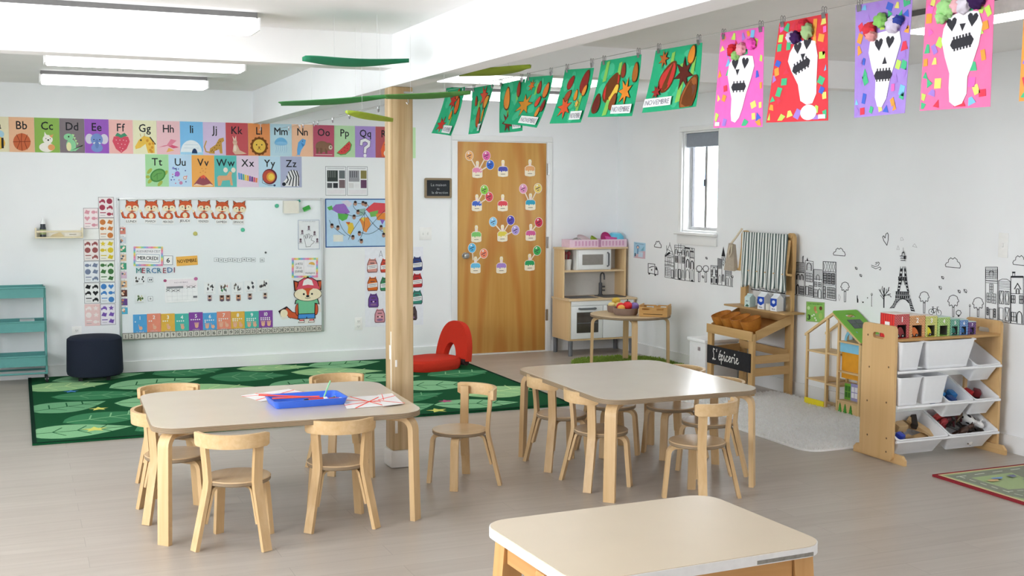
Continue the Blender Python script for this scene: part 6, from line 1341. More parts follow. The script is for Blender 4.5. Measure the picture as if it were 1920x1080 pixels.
MB(wood('stall_counter', 'c4a070', 'b28c58', 'y', .45, .6)).box(5.335, 5.52, 7.31, 8.14, .6415, .655, .003).build('counter', st)
for z in (.175, .27):
    for y0, y1 in ((fy0+.005, by0_+.01), (fy1-.02, by1_-.03)):
        MB(SWx).add([(5.129, y0, z), (5.4645, y1, z), (5.4645, y1, z+.062), (5.129, y0, z+.062), (5.129, y0+.014, z), (5.4645, y1+.014, z), (5.4645, y1+.014, z+.062), (5.129, y0+.014, z+.062)], [(0, 1, 2, 3), (7, 6, 5, 4), (0, 4, 5, 1), (1, 5, 6, 2), (2, 6, 7, 3), (3, 7, 4, 0)]).build('side_slat', st)
MB(SWy).box(5.45, 5.4645, by0_+.02, by1_-.02, .30, .36).build('rear_rail', st)
# chalk sign
sg = Card(local_fn((5.0985, fy1-.012, .203), (0, -1, 0), (0, 0, 1), fy1-fy0-.03, .145), NR)
sg.sheet(UNIT, mat('2a2a2d', .75, .2, 0, .15), .008); A = (fy1-fy0-.03)/.145; CHK = 'e8e6e2'
def script(pts, w_=.012): sg.line(pts, w_, CHK, A)
L0 = [(.19, .82), (.155, .86), (.15, .7), (.165, .58), (.165, .35), (.15, .24), (.14, .3), (.16, .34), (.19, .26), (.21, .3)]
script(L0); script([(.235, .86), (.23, .72)], .014)
script([(.29, .46), (.32, .52), (.325, .62), (.30, .64), (.285, .48), (.295, .32), (.32, .3), (.345, .42)]); script([(.31, .72), (.335, .84)])
script([(.345, .62), (.35, .1)]); script([(.35, .5), (.375, .62), (.395, .48), (.375, .32), (.352, .36)])
script([(.42, .6), (.42, .34), (.435, .3), (.45, .42)]); script([(.42, .74), (.424, .79)], .02)
script([(.50, .56), (.48, .62), (.46, .48), (.47, .32), (.495, .32), (.52, .44)])
script([(.53, .46), (.56, .52), (.56, .6), (.54, .62), (.528, .46), (.54, .32), (.56, .32), (.585, .46)])
script([(.59, .6), (.594, .32)]); script([(.594, .5), (.615, .62), (.64, .58)])
script([(.655, .6), (.655, .34), (.67, .3), (.685, .42)]); script([(.655, .74), (.66, .79)], .02)
script([(.70, .46), (.73, .52), (.73, .6), (.71, .62), (.697, .46), (.71, .32), (.735, .32), (.755, .42)])
sg.build('chalk_sign', st)
# awning: arms, rods, striped cloth
for y in (by0_+.03, by1_-.05): MB(SWx).tube([(5.455, y, 1.20), (5.388, y-.05, .945)], .014, 4).build('awning_arm', st)
for x, z in ((5.455, 1.232), (5.392, .945)): MB(SWy).cyl((x, by0_+.01 if x > 5.4 else by0_-.08, z), (x, by1_-.055, z), .010, 10).build('awning_rod', st)
aw = MB(); W1, W2 = mat('eceeea', .9, .1, 0, .04, 80), mat('5d6b69', .9, .1, 0, .05, 80)
ya, yb_ = by0_+.035, by1_-.055; ns = 34; rows = 15; vs = []; fs = []; mi = []
SUB = 2; NC = ns*SUB
for j in range(rows+1):
    t = j/rows
    for i in range(NC+1):
        u = i/NC; y = yb_+(ya-yb_)*u
        if t < .62: q = t/.62; x = 5.438-.062*q; z = 1.250-.302*q; y2 = y-.07*q
        else: q = (t-.62)/.38; x = 5.376+.004*q; z = .948-.125*q; y2 = y-.07
        wv = .007*math.sin(u*34+2*math.sin(t*3))*(.3+t); x += wv-.0; z += (-.012*(.5+.5*math.sin(u*21+1))-.008*math.sin(u*57))*max(0, (t-.8)/.2)
        vs.append((x, y2, z))
for j in range(rows):
    for i in range(NC):
        fs.append((j*(NC+1)+i, j*(NC+1)+i+1, (j+1)*(NC+1)+i+1, (j+1)*(NC+1)+i)); mi.append((i//SUB) % 2)
aw.mat(W1); aw.mat(W2); aw.cur = 0; aw.add(vs, fs); aw.mi = mi; ao = aw.build('awning', st, 180)
sm = ao.modifiers.new('cloth', 'SOLIDIFY'); sm.thickness = .003
# tote bag at the far post
tb = thing('tote_bag', 'beige cloth bag with a looped handle hanging left of the striped awning', 'bag', (5.37, 8.10, .93))
TB = mat('b3a696', .9, .1, 0, .06, 90)
LB(TB).add([(-.018, -.075, 0), (-.018, .075, .0), (-.012, .02, .225), (-.012, -.05, .215), (.02, -.075, .01), (.02, .075, .01), (.01, .02, .225), (.01, -.05, .215)], [(0, 1, 2, 3), (7, 6, 5, 4), (0, 4, 5, 1), (1, 5, 6, 2), (2, 6, 7, 3), (3, 7, 4, 0)]).build('bag_body', tb)
CRM = mat('d8ccb4', .9, .1, 0, .05)
LB(CRM).tube([(.0, .0, .222), (.03, -.02, .27), (.06, -.035, .32), (.075, -.04, .345)], .010, 6).build('handle', tb)
LB(CRM).tube([(-.02, -.02, .21), (-.03, -.005, .15), (-.03, -.02, .11), (-.03, -.05, .15), (-.02, -.04, .215)], .006, 6).build('handle', tb)
# baskets in the tray
BK_ = mat('b9772c', .55, .35, 0, .08, 60); BK2 = mat('a8651f', .6, .3, 0, .08, 60)
sl_ = math.atan2(.115, .335)
def basket(y, label):
    t = thing('toy_basket', label, 'basket', (5.205, y, .492), 0, 'brown baskets in the toy stall')
    t.rotation_euler = (0, -sl_*.9, 0)
    o_ = lambda s_, n=28: [(.082*s_*math.copysign(abs(math.cos(2*PI*k/n))**.8, math.cos(2*PI*k/n)), .062*s_*math.copysign(abs(math.sin(2*PI*k/n))**.8, math.sin(2*PI*k/n))) for k in range(n)]
    m_ = LB(BK_); L_ = [(.72, .0), (.8, .035), (.86, .037), (.98, .088), (1.0, .112), (.95, .112), (.78, .03), (.70, .006)]; vs = []; fs = []; n = 28
    for s_, z in L_: vs += [(*p, z) for p in o_(s_)]
    for q in range(len(L_)-1):
        for i in range(n): fs.append((q*n+i, q*n+(i+1) % n, (q+1)*n+(i+1) % n, (q+1)*n+i))
    fs += [tuple(range(n-1, -1, -1)), tuple((len(L_)-1)*n+i for i in range(n))]
    m_.add(vs, fs).build('basket_body', t)
    LB(BK2).tube([(*p, .113) for p in o_(.98)], .0035, 6, True).build('rim', t); return t
for y, lb in ((7.925, 'oval brown basket in the stall tray, first from the left'), (7.79, 'oval brown basket in the stall tray, second from the left'), (7.655, 'oval brown basket in the stall tray, third from the left'), (7.52, 'oval brown basket in the stall tray, fourth and nearest')): basket(y, lb)
# cartons and jars on the stall counter
cz = .6555
def carton(y, x, w_, h_, body, band, label, text, gab=True):
    t = thing('toy_carton', label, 'carton', (x, y, cz), .12)
    hw = w_/2; hb_ = h_*.72
    LB(gloss(body)).box(-hw, hw, -hw, hw, 0, hb_).build('carton_body', t)
    LB(gloss(body)).add([(-hw, -hw, hb_+.0003), (hw, -hw, hb_+.0003), (hw, hw, hb_+.0003), (-hw, hw, hb_+.0003), (0-.004, -hw, h_*.92), (.004, -hw, h_*.92), (.004, hw, h_*.92), (-.004, hw, h_*.92), (-.004, -hw, h_), (.004, -hw, h_), (.004, hw, h_), (-.004, hw, h_)],
        [(0, 1, 5, 4), (1, 2, 6, 5), (2, 3, 7, 6), (3, 0, 4, 7), (4, 5, 9, 8), (5, 6, 10, 9), (6, 7, 11, 10), (7, 4, 8, 11), (8, 9, 10, 11), (3, 2, 1, 0)]).build('carton_top', t)
    c = Card(lambda u, v: Vector((-hw-.0003, hw-u*w_, v*hb_)), NR); c.z = 0; c.world = False
    if band: c.poly([(.0, .45), (.5, .3), (1, .5), (1, 1), (0, 1)], band); c.ell(.5, .72, .25, .14, 'dfe8f8')
    else: c.poly([(.1, .05), (.5, .32), (.9, .1), (.6, .02)], '3f6a5a')
    c.text(text, .5, .1 if band else .55, .16, '2b3a6a', w_/hb_, width=.55, bold=.03); c.build('carton_label', t)
carton(7.86, 5.40, .062, .105, 'cfe6e4', None, 'pale mint milk carton on the stall counter, leftmost', 'MINT')
carton(7.665, 5.40, .075, .135, 'eef1f6', '2c50b8', 'white milk carton with blue band on the stall counter, farther of two', 'MILK')
carton(7.50, 5.40, .07, .135, 'eef1f6', '2c50b8', 'white milk carton with blue band on the stall counter, nearest the right post', 'MILK')
CG = glass('jar_glass', (.86, .88, .9), .02)
def jar(y, x, r_, h_, label, lid=None):
    t = thing('jar', label, 'jar', (x, y, cz)); LB(CG).lathe([(0, .0005), (r_, .0005), (r_, h_*.8), (r_*.7, h_*.92), (r_*.7, h_), (r_*.66, h_), (r_*.94, h_*.8), (r_*.94, .005), (0, .005)], 20).build('jar_body', t)
    LB(gloss(lid or 'c9c6c2')).lathe([(0, h_+.0005), (r_*.75, h_+.0005), (r_*.75, h_+.012), (0, h_+.012)], 18).build('jar_cap', t)
jar(7.745, 5.425, .035, .085, 'clear jar left of the farther blue milk carton'); jar(7.59, 5.455, .04, .12, 'clear tall jar right behind the farther blue milk carton', 'e6e3de'); jar(7.435+.02, 5.475, .04, .115, 'clear jar right behind the nearest milk carton', 'b9b4ae')
tag(MB(gloss('e6e4dc')).lathe([(0, 0), (.022, 0), (.024, .05), (0, .05)], 16, (5.385, 7.585, cz)).build('toy_tin'), 'small cream toy tin between the two blue milk cartons', 'tin')

# white storage box between stall and round table
sb = thing('storage_box', 'white plastic lidded storage box left of the toy stall', 'box', (5.32, 8.255, 0))
MB(mat('e8e9ea', .4, .4, 0, .02)).box(5.16, 5.48, 8.13, 8.38, 0, .335, .012).build('box_body', sb)
MB(mat('f0f1f2', .4, .4, 0, .02)).box(5.145, 5.495, 8.115, 8.395, .3355, .362, .006).build('box_lid', sb)
MB(mat('9a8f90', .5)).box(5.152, 5.1595, 8.205, 8.235, .265, .295, .002).build('latch', sb)

# ================================================================== round table with play food
rt = thing('round_table', 'small round birch table with bent legs in front of the toy kitchen', 'table', (5.03, 9.17, .0), math.radians(-22))
RTZ = .48
LB(PLY).lathe([(0, RTZ-.024), (.352, RTZ-.024), (.358, RTZ-.02), (.358, RTZ-.002)], 48).mat(mat('c9b08a', .35, .45, 0, .03, 8)).lathe([(.358, RTZ-.002), (.356, RTZ), (0, RTZ)], 48).build('tabletop', rt)
for k in range(4):
    a = PI/2*k; dx, dy = math.cos(a), math.sin(a); l_leg(LB(BIRCH), (dx*.345, dy*.345), (dx*.338, dy*.338), (-dx, -dy), RTZ-.024, .05, .024, .05, .12).build('leg', rt)
def rbowl(x, y, r_, h_, label):
    b = MB(mat('8d776c', .6, .3, 0, .05)); b.M = Matrix.Translation((x, y, RTZ+.0005)); b.lathe([(0, 0), (r_*.86, 0), (r_*.96, h_*.25), (r_, h_), (r_*.94, h_), (r_*.88, h_*.35), (0, .012)], 32); tag(b.build('food_bowl'), label, 'bowl')
rbowl(4.955, 9.12, .112, .062, 'brown round bowl of red toy vegetables on the round table')
rbowl(5.0, 9.36, .095, .06, 'smaller brown bowl of yellow toy food on the round table')
def food(x, y, z, r_, col, label, leafc=None, name='toy_tomato', sx=1, sz=.85):
    t = thing(name, label, 'toy food', (x, y, z)); LB(mat(col, .5, .35, 0, .04)).ell((0, 0, r_*sz), r_*sx, r_, r_*sz, 18, 12).build('fruit', t)
    if leafc: LB(mat(leafc, .6)).add([p for k in range(5) for p in ((0, 0, r_*sz*2+.003), (r_*.3*math.cos(k*1.2566+.4), r_*.3*math.sin(k*1.2566+.4), r_*sz*2+.004), (r_*.7*math.cos(k*1.2566), r_*.7*math.sin(k*1.2566), r_*sz*1.85), (r_*.3*math.cos(k*1.2566-.4), r_*.3*math.sin(k*1.2566-.4), r_*sz*2+.004))], [tuple(range(4*k, 4*k+4)) for k in range(5)]).cyl((0, 0, r_*sz*2), (0, 0, r_*sz*2+.02), .004, 6).build('stem', t)
zb = RTZ+.035
food(4.925, 9.15, zb, .042, 'd0222c', 'red toy tomato at the left of the front bowl'); food(4.955, 9.085, zb+.01, .045, 'd4262e', 'red toy tomato with a dark stem topping the front bowl', '26351f'); food(5.0, 9.15, zb, .038, 'c41e34', 'red toy pepper behind the dark stemmed tomato')
food(5.015, 9.07, zb+.005, .043, '7a63a0', 'purple toy plum at the right of the front bowl'); food(4.89, 9.08, zb, .035, 'e0a24a', 'orange toy fruit at the front of the front bowl')
for k, (dx, dy, dz, r_) in enumerate(((-.045, .02, 0, .033), (.0, -.03, 0, .034), (.04, .03, 0, .032), (.0, .025, .035, .036))): food(5.0+dx, 9.36+dy, zb+dz, r_, ['e4cf8a', 'dfc477', 'e8d79a', 'c9a63c'][k], ['pale yellow toy potato left in the rear bowl', 'cream toy potato at the front of the rear bowl', 'pale toy potato at the right of the rear bowl', 'golden toy fruit on top of the rear bowl'][k], None, 'toy_potato', 1.15)
# wooden crate
cr = thing('wooden_crate', 'small open wooden crate with slots on the round table', 'crate', (5.16, 8.955, RTZ+.0005), math.radians(-40))
CRW = wood('crate_wood', 'c99b5a', 'b98a4a', 'x', .5, .7)
for y in (-.11, .10):
    m_ = LB(CRW); a, h_ = .125, .085; m_.M = Matrix.Translation((0, y, 0)) @ Matrix(((1, 0, 0, 0), (0, 0, -1, .01), (0, 1, 0, 0), (0, 0, 0, 1)))
    nn = 16; sq = lambda cx_, cy_, w_, hh_, n=nn: [(cx_+w_*x_, cy_+hh_*y_) for x_, y_ in [(max(-1, min(1, 1.5*math.cos(2*PI*k/n+PI/4*0+.2))), max(-1, min(1, 1.5*math.sin(2*PI*k/n+.2)))) for k in range(n)]]
    m_.ring(sq(-a/2, h_/2, a/2, h_/2), sq(-a/2, h_*.78, a*.26, h_*.1), 0, .01).ring(sq(a/2+.0005, h_/2, a/2, h_/2), sq(a/2, h_*.78, a*.26, h_*.1), 0, .01)
    m_.mat(pr('5a4128')).box(-.085, .085, .02, .026, .0101, .0104).build('slotted_side', cr)
for x in (-.125, .115): LB(CRW).box(x, x+.01, -.0995, .0995, 0, .1, .002).build('crate_end', cr)
LB(CRW).box(-.1145, .1145, -.0995, .0995, .0005, .008).build('crate_bottom', cr)
# ================================================================== dollhouse
DW = wood('dollhouse_wood', 'e2c492', 'd3b07a', 'z', .5, .8, .5); DX = wood('dollhouse_board', 'd9bb8c', 'c8a675', 'y', .5, .8, .5)
DGR = mat('74b23c', .5, .3, 0, .02); DYL = mat('ecd92a', .5, .3, 0, .02); DOR = mat('dd9a26', .5, .3, 0, .06, 20); DBL = mat('7fbcd6', .5, .3, 0, .03); DLV = mat('9a97c4', .5, .3, 0, .03)
RZ = .0125                                          # stands on the shaggy rug's backing level
dh = thing('dollhouse', 'open wooden dollhouse with a green roof standing on the shaggy rug', 'dollhouse', (5.42, 6.72, RZ))
fx, bx = 5.318, 5.52
yL, yA, yB, yR, yM = 7.02, 6.785, 6.655, 6.415, 6.72
def roofz(y): return .727-abs(y-yM)/.305*.18
for x in (fx, bx-.018):
    for y, z1 in ((yL-.018, roofz(yL)-.012), (yA-.009, roofz(yA)-.02), (yB-.009, roofz(yB)-.02), (yR, roofz(yR)-.012)):
        MB(DW).box(x, x+.018, y, y+.018, RZ, z1, .001).build('post', dh)
for y0, y1, z in ((yA+.0095, yL-.0185, .412), (yB+.0095, yA-.0095, .418), (yA+.0095, yL-.0185, .205), (yB+.0095, yA-.0095, .195), (yR+.0185, yB-.0095, .520), (yR+.0185, yB-.0095, .308), (yR+.0185, yB-.0095, .10), (yA+.0095, yL-.0185, RZ+.002), (yB+.0095, yA-.0095, RZ+.002)):
    MB(DX).box(fx+.001, bx-.001, y0, y1, z, z+.012, .001).build('floor_board', dh)
for x in (fx, bx-.018):                              # sloping bars of the open roof half
    m_ = MB(DW); m_.add([(x, yM, .727), (x, yL+.018, roofz(yL+.018)), (x, yL+.018, roofz(yL+.018)-.018), (x, yM, .705), (x+.018, yM, .727), (x+.018, yL+.018, roofz(yL+.018)), (x+.018, yL+.018, roofz(yL+.018)-.018), (x+.018, yM, .705)], [(0, 1, 2, 3), (7, 6, 5, 4), (0, 4, 5, 1), (1, 5, 6, 2), (2, 6, 7, 3), (3, 7, 4, 0)]); m_.build('rafter', dh)
    m_ = MB(DW); m_.add([(x, yM-.001, .722), (x, yR, roofz(yR)-.004), (x, yR, roofz(yR)-.022), (x, yM-.001, .703), (x+.018, yM-.001, .722), (x+.018, yR, roofz(yR)-.004), (x+.018, yR, roofz(yR)-.022), (x+.018, yM-.001, .703)], [(0, 1, 2, 3), (7, 6, 5, 4), (0, 4, 5, 1), (1, 5, 6, 2), (2, 6, 7, 3), (3, 7, 4, 0)]); m_.build('rafter', dh)
# green roof panel: u along x, v down the slope
o0 = Vector((fx-.006, yM+.004, .7285)); du = Vector((1, 0, 0)); dv = Vector((0, yR-.012-yM, roofz(yR-.012)-.727)).normalized(); dn = du.cross(dv).normalized()
if dn.z < 0: dn = -dn
SL = (Vector((0, yR-.012-yM, roofz(yR-.012)-.727))).length; WX = bx+.006-(fx-.006)
rp_ = MB(DGR); rp_.M = Matrix((( du.x, dv.x, dn.x, o0.x), (du.y, dv.y, dn.y, o0.y), (du.z, dv.z, dn.z, o0.z), (0, 0, 0, 1)))
o_ = rrect(0, WX, 0, SL, .012, 5); n = len(o_); i_ = rrect(.075, .155, .045, .085, .02, 5)
rp_.ring(o_, i_, 0, .009); ro = rp_.build('roof_panel', dh)
sp_ = MB(mat('4a5152', .3, .4)); sp_.M = rp_.M
for a in (0, 1):
    for b_ in (0, 1): sp_.box(.05+a*.058, .104+a*.058, .115+b_*.052, .163+b_*.052, .0092, .0115)
sp_.build('solar_panel', ro)
MB(mat('a8c7d6', .5)).box(bx-.012, bx-.006, yM+.02, yA-.011, .50, .60).build('back_panel', dh)
# rooms of the right tower
m_ = MB(DBL); m_.M = Matrix(((0, 0, 1, fx+.11), (1, 0, 0, 6.54), (0, 1, 0, .5325), (0, 0, 0, 1))); m_.ring(arc(0, 0, .085, 0, PI, 14)+[(-.085, -.0), (.085, 0)], arc(0, 0, .062, 0, PI, 14)+[(-.062, 0), (.062, 0)], -.08, -.074); m_.build('arch_panel', dh)
MB(DBL).box(fx+.012, fx+.020, yR+.0185, yB-.0095, .455, .5195).build('blue_panel', dh)
MB(DOR).box(fx+.03, fx+.038, yR+.0185, yB-.0095, .3205, .452).build('orange_panel', dh)
MB(DOR).box(fx+.03, fx+.038, yR+.0185, yB-.0095, .268, .3075).build('orange_strip', dh)
lv = MB(DLV).box(fx+.055, fx+.062, yR+.0185, 6.572, .1125, .235).mat(mat('e6e6ee', .5))
for a in (0, 1):
    for b_ in (0, 1): lv.box(fx+.0535, fx+.0549, 6.50+a*.034, 6.528+a*.034, .135+b_*.042, .17+b_*.042)
lv.build('window_panel', dh)
gp = MB(mat('6fae3a', .5)).box(fx+.06, fx+.068, 6.575, yB-.011, .1125, .225).mat(mat('3f7a2c', .5))
for a in (0, 1):
    for b_ in (0, 1): gp.box(fx+.0588, fx+.0599, 6.583+a*.03, 6.606+a*.03, .128+b_*.045, .165+b_*.045)
gp.build('door_panel', dh)
MB(DW).box(fx+.006, fx+.014, yR+.0185, yB-.0095, RZ, .0995).build('front_panel', dh)
for y in (6.62, 6.565, 6.505): 
    t3 = MB(mat('4a9a3a', .5, .2, 0, .05)); t3.M = Matrix(((0, 0, -1, fx+.006), (1, 0, 0, y), (0, 1, 0, .022), (0, 0, 0, 1)))
    t3.prism([(-.003, 0), (.003, 0), (.004, .006), (.018, .008), (.010, .026), (.014, .027), (.007, .044), (.009, .045), (0, .07), (-.009, .045), (-.007, .044), (-.014, .027), (-.010, .026), (-.018, .008), (-.004, .006)], .0004, .005).build('tree_shape', dh)
MB(DYL).box(fx-.003, fx+.004, yA+.0095, yL-.002, RZ, .070).build('yellow_fence', dh)

# ================================================================== toy rack
RW = wood('rack_wood', 'dcb784', 'c9a26c', 'z', .42, .45, .6, spec=.4); RWX = wood('rack_wood_x', 'c9a26a', 'b98f58', 'x', .42, .6, .6); RWY = wood('rack_wood_y', 'dcb784', 'c9a26c', 'y', .42, .6, .6)
rk = thing('toy_rack', 'wooden toy storage rack with three rows of white bins against the right wall', 'rack', (5.06, 5.45, 0))
rx0, rx1, ry0, ry1, rh = 4.655, 5.475, 5.315, 5.602, .803
def side(x):
    m_ = MB(RW); m_.M = Matrix(((0, 0, 1, x), (1, 0, 0, 0), (0, 1, 0, 0), (0, 0, 0, 1)))
    o_ = rrect(ry0, ry1, .012, rh, .028, 8); yc = (ry0+ry1)/2; i_ = rrect(yc-.05, yc+.05, rh-.085, rh-.05, .0172, 8); m_.ring(o_, i_, 0, .018); s_ = m_.build('side_panel', rk)
    bo = MB(mat('5a4630', .5))
    sx = -1 if x < 5 else 1
    for z, yy in ((.14, ry0+.05), (.13, ry1-.07), (.35, ry0+.06), (.335, ry1-.06), (.56, ry0+.05), (.54, ry1-.07), (.73, ry1-.05), (.06, ry0+.05)):
        q = MB(mat('6b5334', .5)); q.cyl((x-.0008 if sx < 0 else x+.018, yy, z), (x+.0002 if sx < 0 else x+.0188, yy, z), .006, 10); q.build('screw', s_)
side(rx0); side(rx1-.018)
for x in (rx0-.02, rx1-.036): 
    m_ = MB(RWY); m_.M = Matrix(((0, 0, 1, x+.0382 if x < 5 else x-.0004), (1, 0, 0, 0), (0, 1, 0, 0), (0, 0, 0, 1)))
    m_.prism([(ry0-.085, 0), (ry1+.075, 0), (ry1+.075, .03), (ry1+.05, .055), (ry0-.06, .055), (ry0-.085, .03)], 0, .018); m_.build('foot', rk)
MB(RWX).box(rx0+.0185, rx1-.0185, ry0+.004, ry1-.03, .7105, .7265, .003).build('top_board', rk)
WP = mat('eeeef0', .35, .45, 0, .01)
for z in (.534, .327, .125):
    MB(WP).cyl((rx0+.0182, 5.302, z), (rx1-.0182, 5.302, z), .0085, 10).build('front_rail', rk)
    MB(WP).cyl((rx0+.0182, 5.548, z+.112), (rx1-.0182, 5.548, z+.112), .0085, 10).build('back_rail', rk)
BIN = mat('eeeff2', .4, .4, 0, .01)
def bin_mesh(w_, d_, h_, name, label, loc, rx, rz=0):
    """open bin, lip all round; local: opening up, front at -y"""
    t = thing(name, label, 'bin', loc, 0, 'white bins of the toy rack'); t.rotation_euler = (rx, 0, rz)
    tp = .80
    def rr(sx, sy, r_): return rrect(-w_/2*sx, w_/2*sx, -d_/2*sy, d_/2*sy, r_, 4)
    L_ = [(rr(tp*.9, tp*.9, .012), 0), (rr(tp, tp, .016), .022), (rr(.95, .95, .016), h_-.006), (rr(1, 1, .02), h_-.006), (rr(1, 1, .02), h_), (rr(.93, .93, .016), h_), (rr(tp*.97, tp*.97, .01), .004)]
    vs = []; fs = []; n = len(L_[0][0])
    for o_, z in L_: vs += [(*p, z) for p in o_]
    for q in range(len(L_)-1):
        for i in range(n): fs.append((q*n+i, q*n+(i+1) % n, (q+1)*n+(i+1) % n, (q+1)*n+i))
    fs += [tuple(range(n-1, -1, -1)), tuple((len(L_)-1)*n+i for i in range(n))]
    LB(BIN).add(vs, fs).build('bin_body', t); return t
def rbin(x0, x1, zr, label):           # turned-round bin: closed front to the viewer, hung level
    return bin_mesh(x1-x0, .22, .172, 'toy_bin', label, ((x0+x1)/2, 5.405, zr+.0105), math.radians(3))
def nbin(x0, x1, zr, label):           # hung by its lips, leaning forward, open to the front
    th = math.radians(26); d_, h_ = .262, .135
    return bin_mesh(x1-x0, d_, h_, 'toy_bin', label, ((x0+x1)/2, 5.291+d_/2*math.cos(th)+h_*math.sin(th), zr+.013+d_/2*math.sin(th)-h_*math.cos(th)), th)
xs = [4.676, 4.862, 5.05, 5.235, 5.452]
rbin(4.677, 4.852, .534, 'white bin facing out in the top row of the toy rack, small left one'); rbin(4.858, 5.248, .534, 'wide white bin facing out in the top row of the toy rack'); nbin(5.256, 5.452, .534, 'empty open white bin at the right end of the top rack row')
rbin(4.677, 4.850, .327, 'white bin facing out in the middle row of the toy rack, left one'); rbin(4.856, 5.045, .327, 'white bin facing out in the middle row of the toy rack, second from left')
b3 = nbin(5.052, 5.248, .327, 'open white bin holding blue toy trucks in the middle rack row'); b4 = nbin(5.254, 5.452, .327, 'open white bin with a red toy at the right of the middle rack row')
b5 = nbin(4.677, 5.062, .125, 'wide open white bin of wooden train tracks in the bottom rack row'); b6 = nbin(5.068, 5.452, .125, 'wide open white bin of toy animals in the bottom rack row')
def in_bin(b, x, y, z, rot=(0, 0, 0)):
    """matrix of a toy resting in a bin (bin's own axes)"""
    from mathutils import Euler
    return Matrix.Translation(b.location) @ b.rotation_euler.to_matrix().to_4x4() @ Matrix.Translation((x, y, z)) @ Euler(rot).to_matrix().to_4x4()
def toy(b, x, y, z, rot, build, name, label, group=None):
    m_ = MB(); bot = b in (b5, b6); m_.M = in_bin(b, x, min(.075, y+.05), z+(.03 if bot else .012), rot) @ Matrix.Scale(1.25 if bot else 1.5, 4); build(m_); return tag(m_.build(name), label, 'toy', group)
def truck(body, cab):
    def f(m_):
        m_.mat(gloss(body)).box(-.038, .038, -.02, .02, .008, .024, .003).mat(gloss(cab)).box(.006, .036, -.019, .019, .0242, .05, .004).mat(gloss('26282c'))
        for x in (-.022, .022): m_.cyl((x, -.024, .01), (x, .024, .01), .010, 12)
    return f
toy(b3, -.045, -.03, .006, (0, 0, .3), truck('2a5a9a', '3f8ac9'), 'toy_truck', 'blue toy truck at the left in the trucks bin'); toy(b3, .04, -.025, .006, (0, 0, -.2), truck('24406a', '3a7fc0'), 'toy_truck', 'blue toy truck at the right in the trucks bin'); toy(b3, -.01, -.085, .006, (0, 0, 0), truck('1f3358', '2a4a8a'), 'toy_truck', 'dark blue toy truck at the front of the trucks bin'); toy(b3, .02, .05, .006, (0, 0, .8), truck('3a7fc0', '4a9ad8'), 'toy_truck', 'light blue toy truck at the back of the trucks bin')
toy(b4, -.03, -.04, .006, (0, 0, .4), truck('a8222c', 'c22f38'), 'toy_car', 'red toy car in the right bin of the middle row'); toy(b4, .035, -.02, .006, (0, 0, -.6), truck('2b2b30', '7a2430'), 'toy_car', 'dark red and black toy car in the right bin of the middle row')
toy(b4, -.01, -.09, .006, (0, 0, 0), lambda m_: m_.mat(gloss('e3cf2e')).ell((0, 0, .016), .022, .018, .016, 12, 8), 'toy_block', 'yellow toy piece at the front of the bin with the red car')
toy(b4, -.01, -.02, .03, (-.5, .1, .0), lambda m_: m_.mat(BIRCH).box(-.008, .008, -.006, .006, 0, .15, .002), 'wooden_stick', 'pale wooden stick standing in the bin with the red car')
toy(b4, -.07, .085, .03, (0, 0, .3), lambda m_: m_.mat(BIRCH).box(-.03, .03, -.012, .012, 0, .03, .003), 'wooden_block', 'small wooden block at the back of the bin with the red car')
def track(l_, a, col=RWX):
    def f(m_):
        pts = [(l_*math.sin(a*(k/8-.5))/a if a else l_*(k/8-.5), (l_/a*(1-math.cos(a*(k/8-.5))) if a else 0), .006) for k in range(9)]
        m_.mat(col).strip(pts, (0, 0, 1), .012, .036)
    return f
TRK = wood('track_wood', 'd9bb8e', 'c6a272', 'x', .5, .8)
for k, (x, y, z, rot, l_, a) in enumerate(((-.06, -.08, .008, (0, 0, .1), .17, .7), (.07, -.07, .008, (0, 0, .25), .15, 0), (-.05, .03, .03, (.2, 0, -.2), .17, .8), (.09, .01, .035, (.1, 0, -.7), .16, 0), (.0, .08, .03, (0, .1, .5), .15, .7), (.12, -.02, .05, (.1, .2, -.9), .14, 0))): toy(b5, x, y, z, rot, track(l_, a, TRK), 'train_track', ['curved wooden train track at the front left of the tracks bin', 'straight wooden train track at the front right of the tracks bin', 'curved wooden train track leaning in the middle of the tracks bin', 'straight wooden train track leaning right in the tracks bin', 'curved wooden train track at the back of the tracks bin', 'straight wooden train track on top at the right of the tracks bin'][k], 'wooden train tracks')
toy(b5, -.10, -.05, .03, (.2, 0, 0), lambda m_: m_.mat(gloss('55565c')).tube([(.05*math.cos(2*PI*k/20), .05*math.sin(2*PI*k/20), .01) for k in range(20)], .010, 8, True), 'toy_ring', 'dark grey toy ring in the tracks bin')
toy(b5, -.12, -.10, .02, (0, 0, .2), truck('2f3fa8', '3a50c0'), 'toy_train', 'blue toy engine at the front left of the tracks bin'); toy(b5, .10, .06, .05, (0, 0, 1), lambda m_: m_.mat(mat('38302c', .6)).box(-.05, .05, -.014, .014, 0, .028, .003), 'toy_bridge', 'dark brown toy bridge piece at the back right of the tracks bin'); toy(b5, -.04, -.02, .045, (0, 0, .1), lambda m_: m_.mat(TRK).box(-.03, .03, -.02, .02, 0, .04, .003), 'wooden_block', 'thick wooden block on the train tracks')
